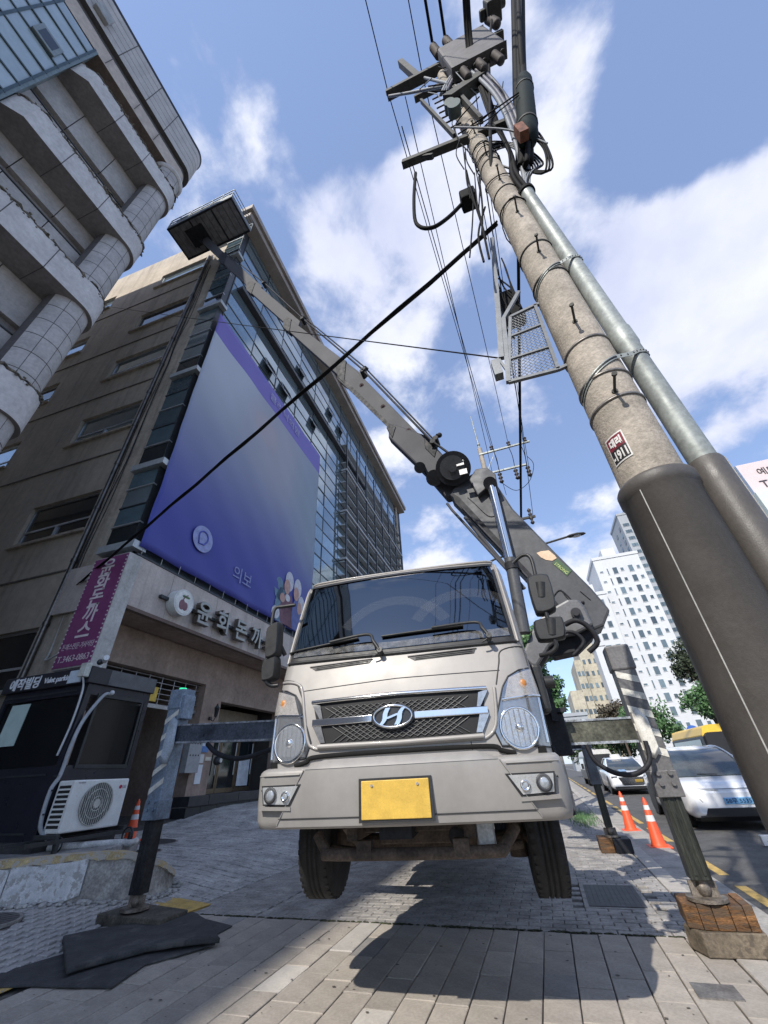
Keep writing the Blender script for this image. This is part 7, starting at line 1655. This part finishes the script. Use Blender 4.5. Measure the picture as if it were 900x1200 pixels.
# grass tuft at the kerb
random.seed(12); mb = MB()
for i in range(700):
    x = random.gauss(.60, .18); y = random.gauss(14.6, .9); h = random.uniform(.04, .14); a = random.uniform(0, 6.28); w_ = .008
    mb.add([(x-w_*math.cos(a), y-w_*math.sin(a), 0), (x+w_*math.cos(a), y+w_*math.sin(a), 0), (x+random.uniform(-.04, .04), y+random.uniform(-.04, .04), h)], [(0, 1, 2)])
o = tag(mb.build('grass_tuft', M_LF, loc=(.6, 14.6, 0), kind='stuff'), 'weedy green grass growing at the kerb beyond the far outrigger', 'grass')
mb = MB()
# ------------------------------------------------------------------ distant towers
def tower(nm, lab, x0, x1, y0, dep, h, m, winspec, floors, fh, zb=3.0, side_spec=(), cap=True, rz=0, wm=None, side_dep=None):
    t = thing(nm, lab, 'apartment building', (x0, y0, 0)); wm = wm or M_SLD
    MB().bx(x0, x1, y0, y0+dep, -.4, h).build('wall', m, t)
    if cap: MB().bx(x0-.2, x1+.2, y0-.2, y0+dep+.2, h, h+.9).build('parapet', m, t); MB().bx(x0+(x1-x0)*.3, x0+(x1-x0)*.6, y0+2, y0+dep-2, h+.9, h+4).build('lift_house', m, t)
    cnt = 0; 
    for (ux, ww_, hh_, oz, kind_) in winspec:
        pm = None
        for f_ in range(floors):
            z = zb+f_*fh+oz
            if z+hh_ > h-1: continue
            xx = x0+(x1-x0)*ux
            if pm is None:
                TT = Matrix.Translation((x0, y0, 0)); fm = MB(TT).bx(-ww_/2-.12, ww_/2+.12, -.10, .0, -.12, hh_+.12).build('window_frame', mat('frame_pale', (.42, .44, .45), .5) if kind_ else m, t); gm = MB(TT).bx(-ww_/2, ww_/2, -.13, -.10, 0, hh_).build('pane', wm, fm)
                if ww_ > 1.8: MB(TT).bx(-.06, .06, -.16, -.13, 0, hh_).build('mullion', M_DALU, fm)
                gm.data.update(); pm = fm
            else:
                nf = pm.copy(); COL.objects.link(nf); nf.parent = t
                for ch in pm.children: c_ = ch.copy(); COL.objects.link(c_); c_.parent = nf
                fm = nf
            fm.location = (xx-x0, 0, z)
    for (uy, ww_, hh_, oz) in side_spec:
        pm = None
        for f_ in range(floors):
            z = zb+f_*fh+oz
            if z+hh_ > h-1: continue
            if pm is None: pm = MB(Matrix.Translation((x0, y0, 0))).bx(-.12, 0, -ww_/2, ww_/2, 0, hh_).build('side_window', wm, t); fm = pm
            else: fm = pm.copy(); COL.objects.link(fm); fm.parent = t
            fm.location = (0, dep*uy, z)
    return t
M_TWW = mat('tower_white', (.56, .57, .58), .8, var=.03, scale=.2); M_TWG = mat('tower_grey', (.34, .36, .38), .8, var=.05, scale=.2); M_TWC = mat('tower_cream', (.46, .42, .33), .8, var=.12, scale=.25, streak=.3)
M_PGL = mat('pane_blue', (.10, .14, .17), .15, var=.1, scale=.3, spec=.8, rnd=.55)
YT = 120.0
tower('apartment_tower', 'tall white apartment tower with dark vertical windows at the right', 26.5, 38.6, YT, 16, 51, M_TWW, [(.10, .8, .4, 1.2, 0), (.24, .3, 1.9, .3, 0), (.40, 1.15, 1.9, .3, 0), (.55, .75, .9, .9, 0), (.74, 1.15, 1.9, .3, 0), (.90, .75, .9, .9, 0)], 16, 3.05, wm=M_PGL)
tower('apartment_wing', 'lower white wing with paired bluish windows left of the tall white tower', 20.9, 26.3, YT-2, 16, 40, M_TWW, [(.26, 1.2, 1.5, .5, 1), (.68, 1.0, 1.5, .5, 1)], 13, 3.05, wm=M_PGL)
tower('apartment_tower', 'taller grey apartment slab with balconies behind the white tower', 47.8, 62, 152, 16, 81, M_TWG, [(.12, 2.2, 1.3, .4, 1), (.3, 2.2, 1.3, .4, 1), (.6, 2.2, 1.3, .4, 1)], 27, 2.9, side_spec=((.2, 2, 1.4, .3), (.6, 2, 1.4, .3)), wm=M_PGL)
tower('apartment_slab', 'narrow blank white gable slab between the cream and the white buildings', 18.0, 20.3, 112, 22, 25.2, M_TWW, [], 8, 2.9)
mb = MB()
cr_t = thing('cream_apartments', 'stepped cream concrete apartment block in the distance left of the white gable', 'apartment building', (12, 118, 0))
for (x0, x1, h, y) in ((14.6, 18.6, 27.5, 118), (12.7, 14.6, 23.0, 117), (9.6, 12.6, 15.8, 116)):
    MB().bx(x0, x1, y, y+14, -.4, h).build('wall', M_TWC, cr_t)
    MB().bx(x0+.15, x1-.15, y+.1, y+13.8, h, h+.5).build('parapet', M_TWC, cr_t)
    nn = 1 if x1-x0 < 3 else 2
    for f_ in range(int((h-2)/2.9)):
        for k in range(nn+1):
            xx = x0+(x1-x0)*(k+.5)/(nn+1); MB().bx(xx-.32, xx+.32, y-.1, y+.02, 2.2+f_*2.9, 3.3+f_*2.9).build('window', M_PGL, cr_t)
mb = MB()
t = thing('low_building', 'low grey building with a flat roof at the end of the street', 'building', (6, 95, 0))
MB().bx(5.2, 9.8, 95, 104, -.4, 9.0).build('wall', M_TWG, t); MB().bx(5.0, 10, 94.8, 104, 9.0, 9.6).build('roof', M_TWG, t)
for f_ in range(3):
    for k in range(3): MB().bx(5.8+k*1.4, 6.8+k*1.4, 94.9, 95.02, 1.2+f_*2.6, 2.6+f_*2.6).build('window', M_PGL, t)
# row of shop buildings along the far side of the road, mostly behind the pole
tw = thing('sign_building', 'building with stacked white and pink shop signboards at the right edge', 'building', (14.5, 21, 0))
MB().bx(13.6, 22, 22.6, 40, -.1, 13.6).build('wall', M_TWW, tw)
t = thing('signboard', 'pink and white rooftop signboard with large letters at the right edge', 'sign', (13, 22, 13))
Y_ = 22.0; a = at(862, 546, Y_); b = at(866, 576, Y_)
sx, sz1, sz0 = a.x, a.z, at(880, 576, Y_).z-.1
MB().bx(sx, sx+4.6, Y_, Y_+1.5, sz0, sz1).build('box', mat('sign_pink', (.66, .56, .56), .6, var=.03), t, bev=.02)
MB().bx(sx-.02, sx, Y_, Y_+1.5, sz0-.02, sz1+.02).build('side_panel', mat('sign_bluewhite', (.46, .54, .66), .5), t)
M_INK = mat('sign_ink', (.06, .05, .06), .5)
MB().text('예민스', .50, (sx+.65, Y_-.01, sz1-.85), (1, 0, 0), (0, 0, 1), .02).build('lettering', M_INK, t); MB().text('THE', .62, (sx+.45, Y_-.01, sz1-1.65), (1, 0, 0), (0, 0, 1), .02).build('lettering', M_INK, t)
MB().text('갈비', .5, (sx-.022, Y_+1.3, sz0+.45), (0, -1, 0), (0, 0, 1), .01).build('side_lettering', M_INK, t)
t = thing('signboard', 'white green-edged signboard under the pink one at the right edge', 'sign', (13.5, 21.5, 12))
a = at(884, 578, 21.6)
MB().bx(a.x, a.x+4, 21.5, 22.4, a.z-1.5, a.z).build('box', mat('sign_mint', (.62, .68, .63), .6, var=.03), t, bev=.02); MB().text('B', .8, (a.x+.35, 21.49, a.z-1.0), (1, 0, 0), (0, 0, 1), .02).build('lettering', M_INK, t)
# small far pieces: blue marker and post by the van, pedestrian lamp posts
t = thing('street_lamp', 'pale thin lamp post standing in front of the white tower', 'street lamp', (12.3, 60, 0))
mb = MB(); mb.cyl((13.0, 60, 0), (13.0, 60, 7.6), .08, n=8); mb.tube([(13.0, 60, 7.6), (11.2, 60, 8.0)], .06); mb.bx(10.6, 11.3, 59.9, 60.1, 7.95, 8.05); mb.build('post', M_GAL, t)
t = thing('road_sign', 'small round blue sign beside the yellow-roofed van', 'sign', (7.9, 29, 0)); mb = MB(); mb.cyl((8.1, 29, 0), (8.1, 29, 2.5), .04, n=8); mb.build('post', M_GAL, t); MB().cyl((8.1, 28.95, 2.4), (8.1, 28.92, 2.4), .33, n=24).build('disc', mat('sign_blue', (.05, .14, .5), .4), t)
t = thing('kerb_marker', 'small white marker box standing on the road at the right edge', 'marker', (3.3, 9.0, -.05)); c = gpt(898, 992, -.05); MB().bx(c.x-.02, c.x+.22, c.y, c.y+.08, -.05, .10).build('box', M_WHITEP, t, bev=.01)
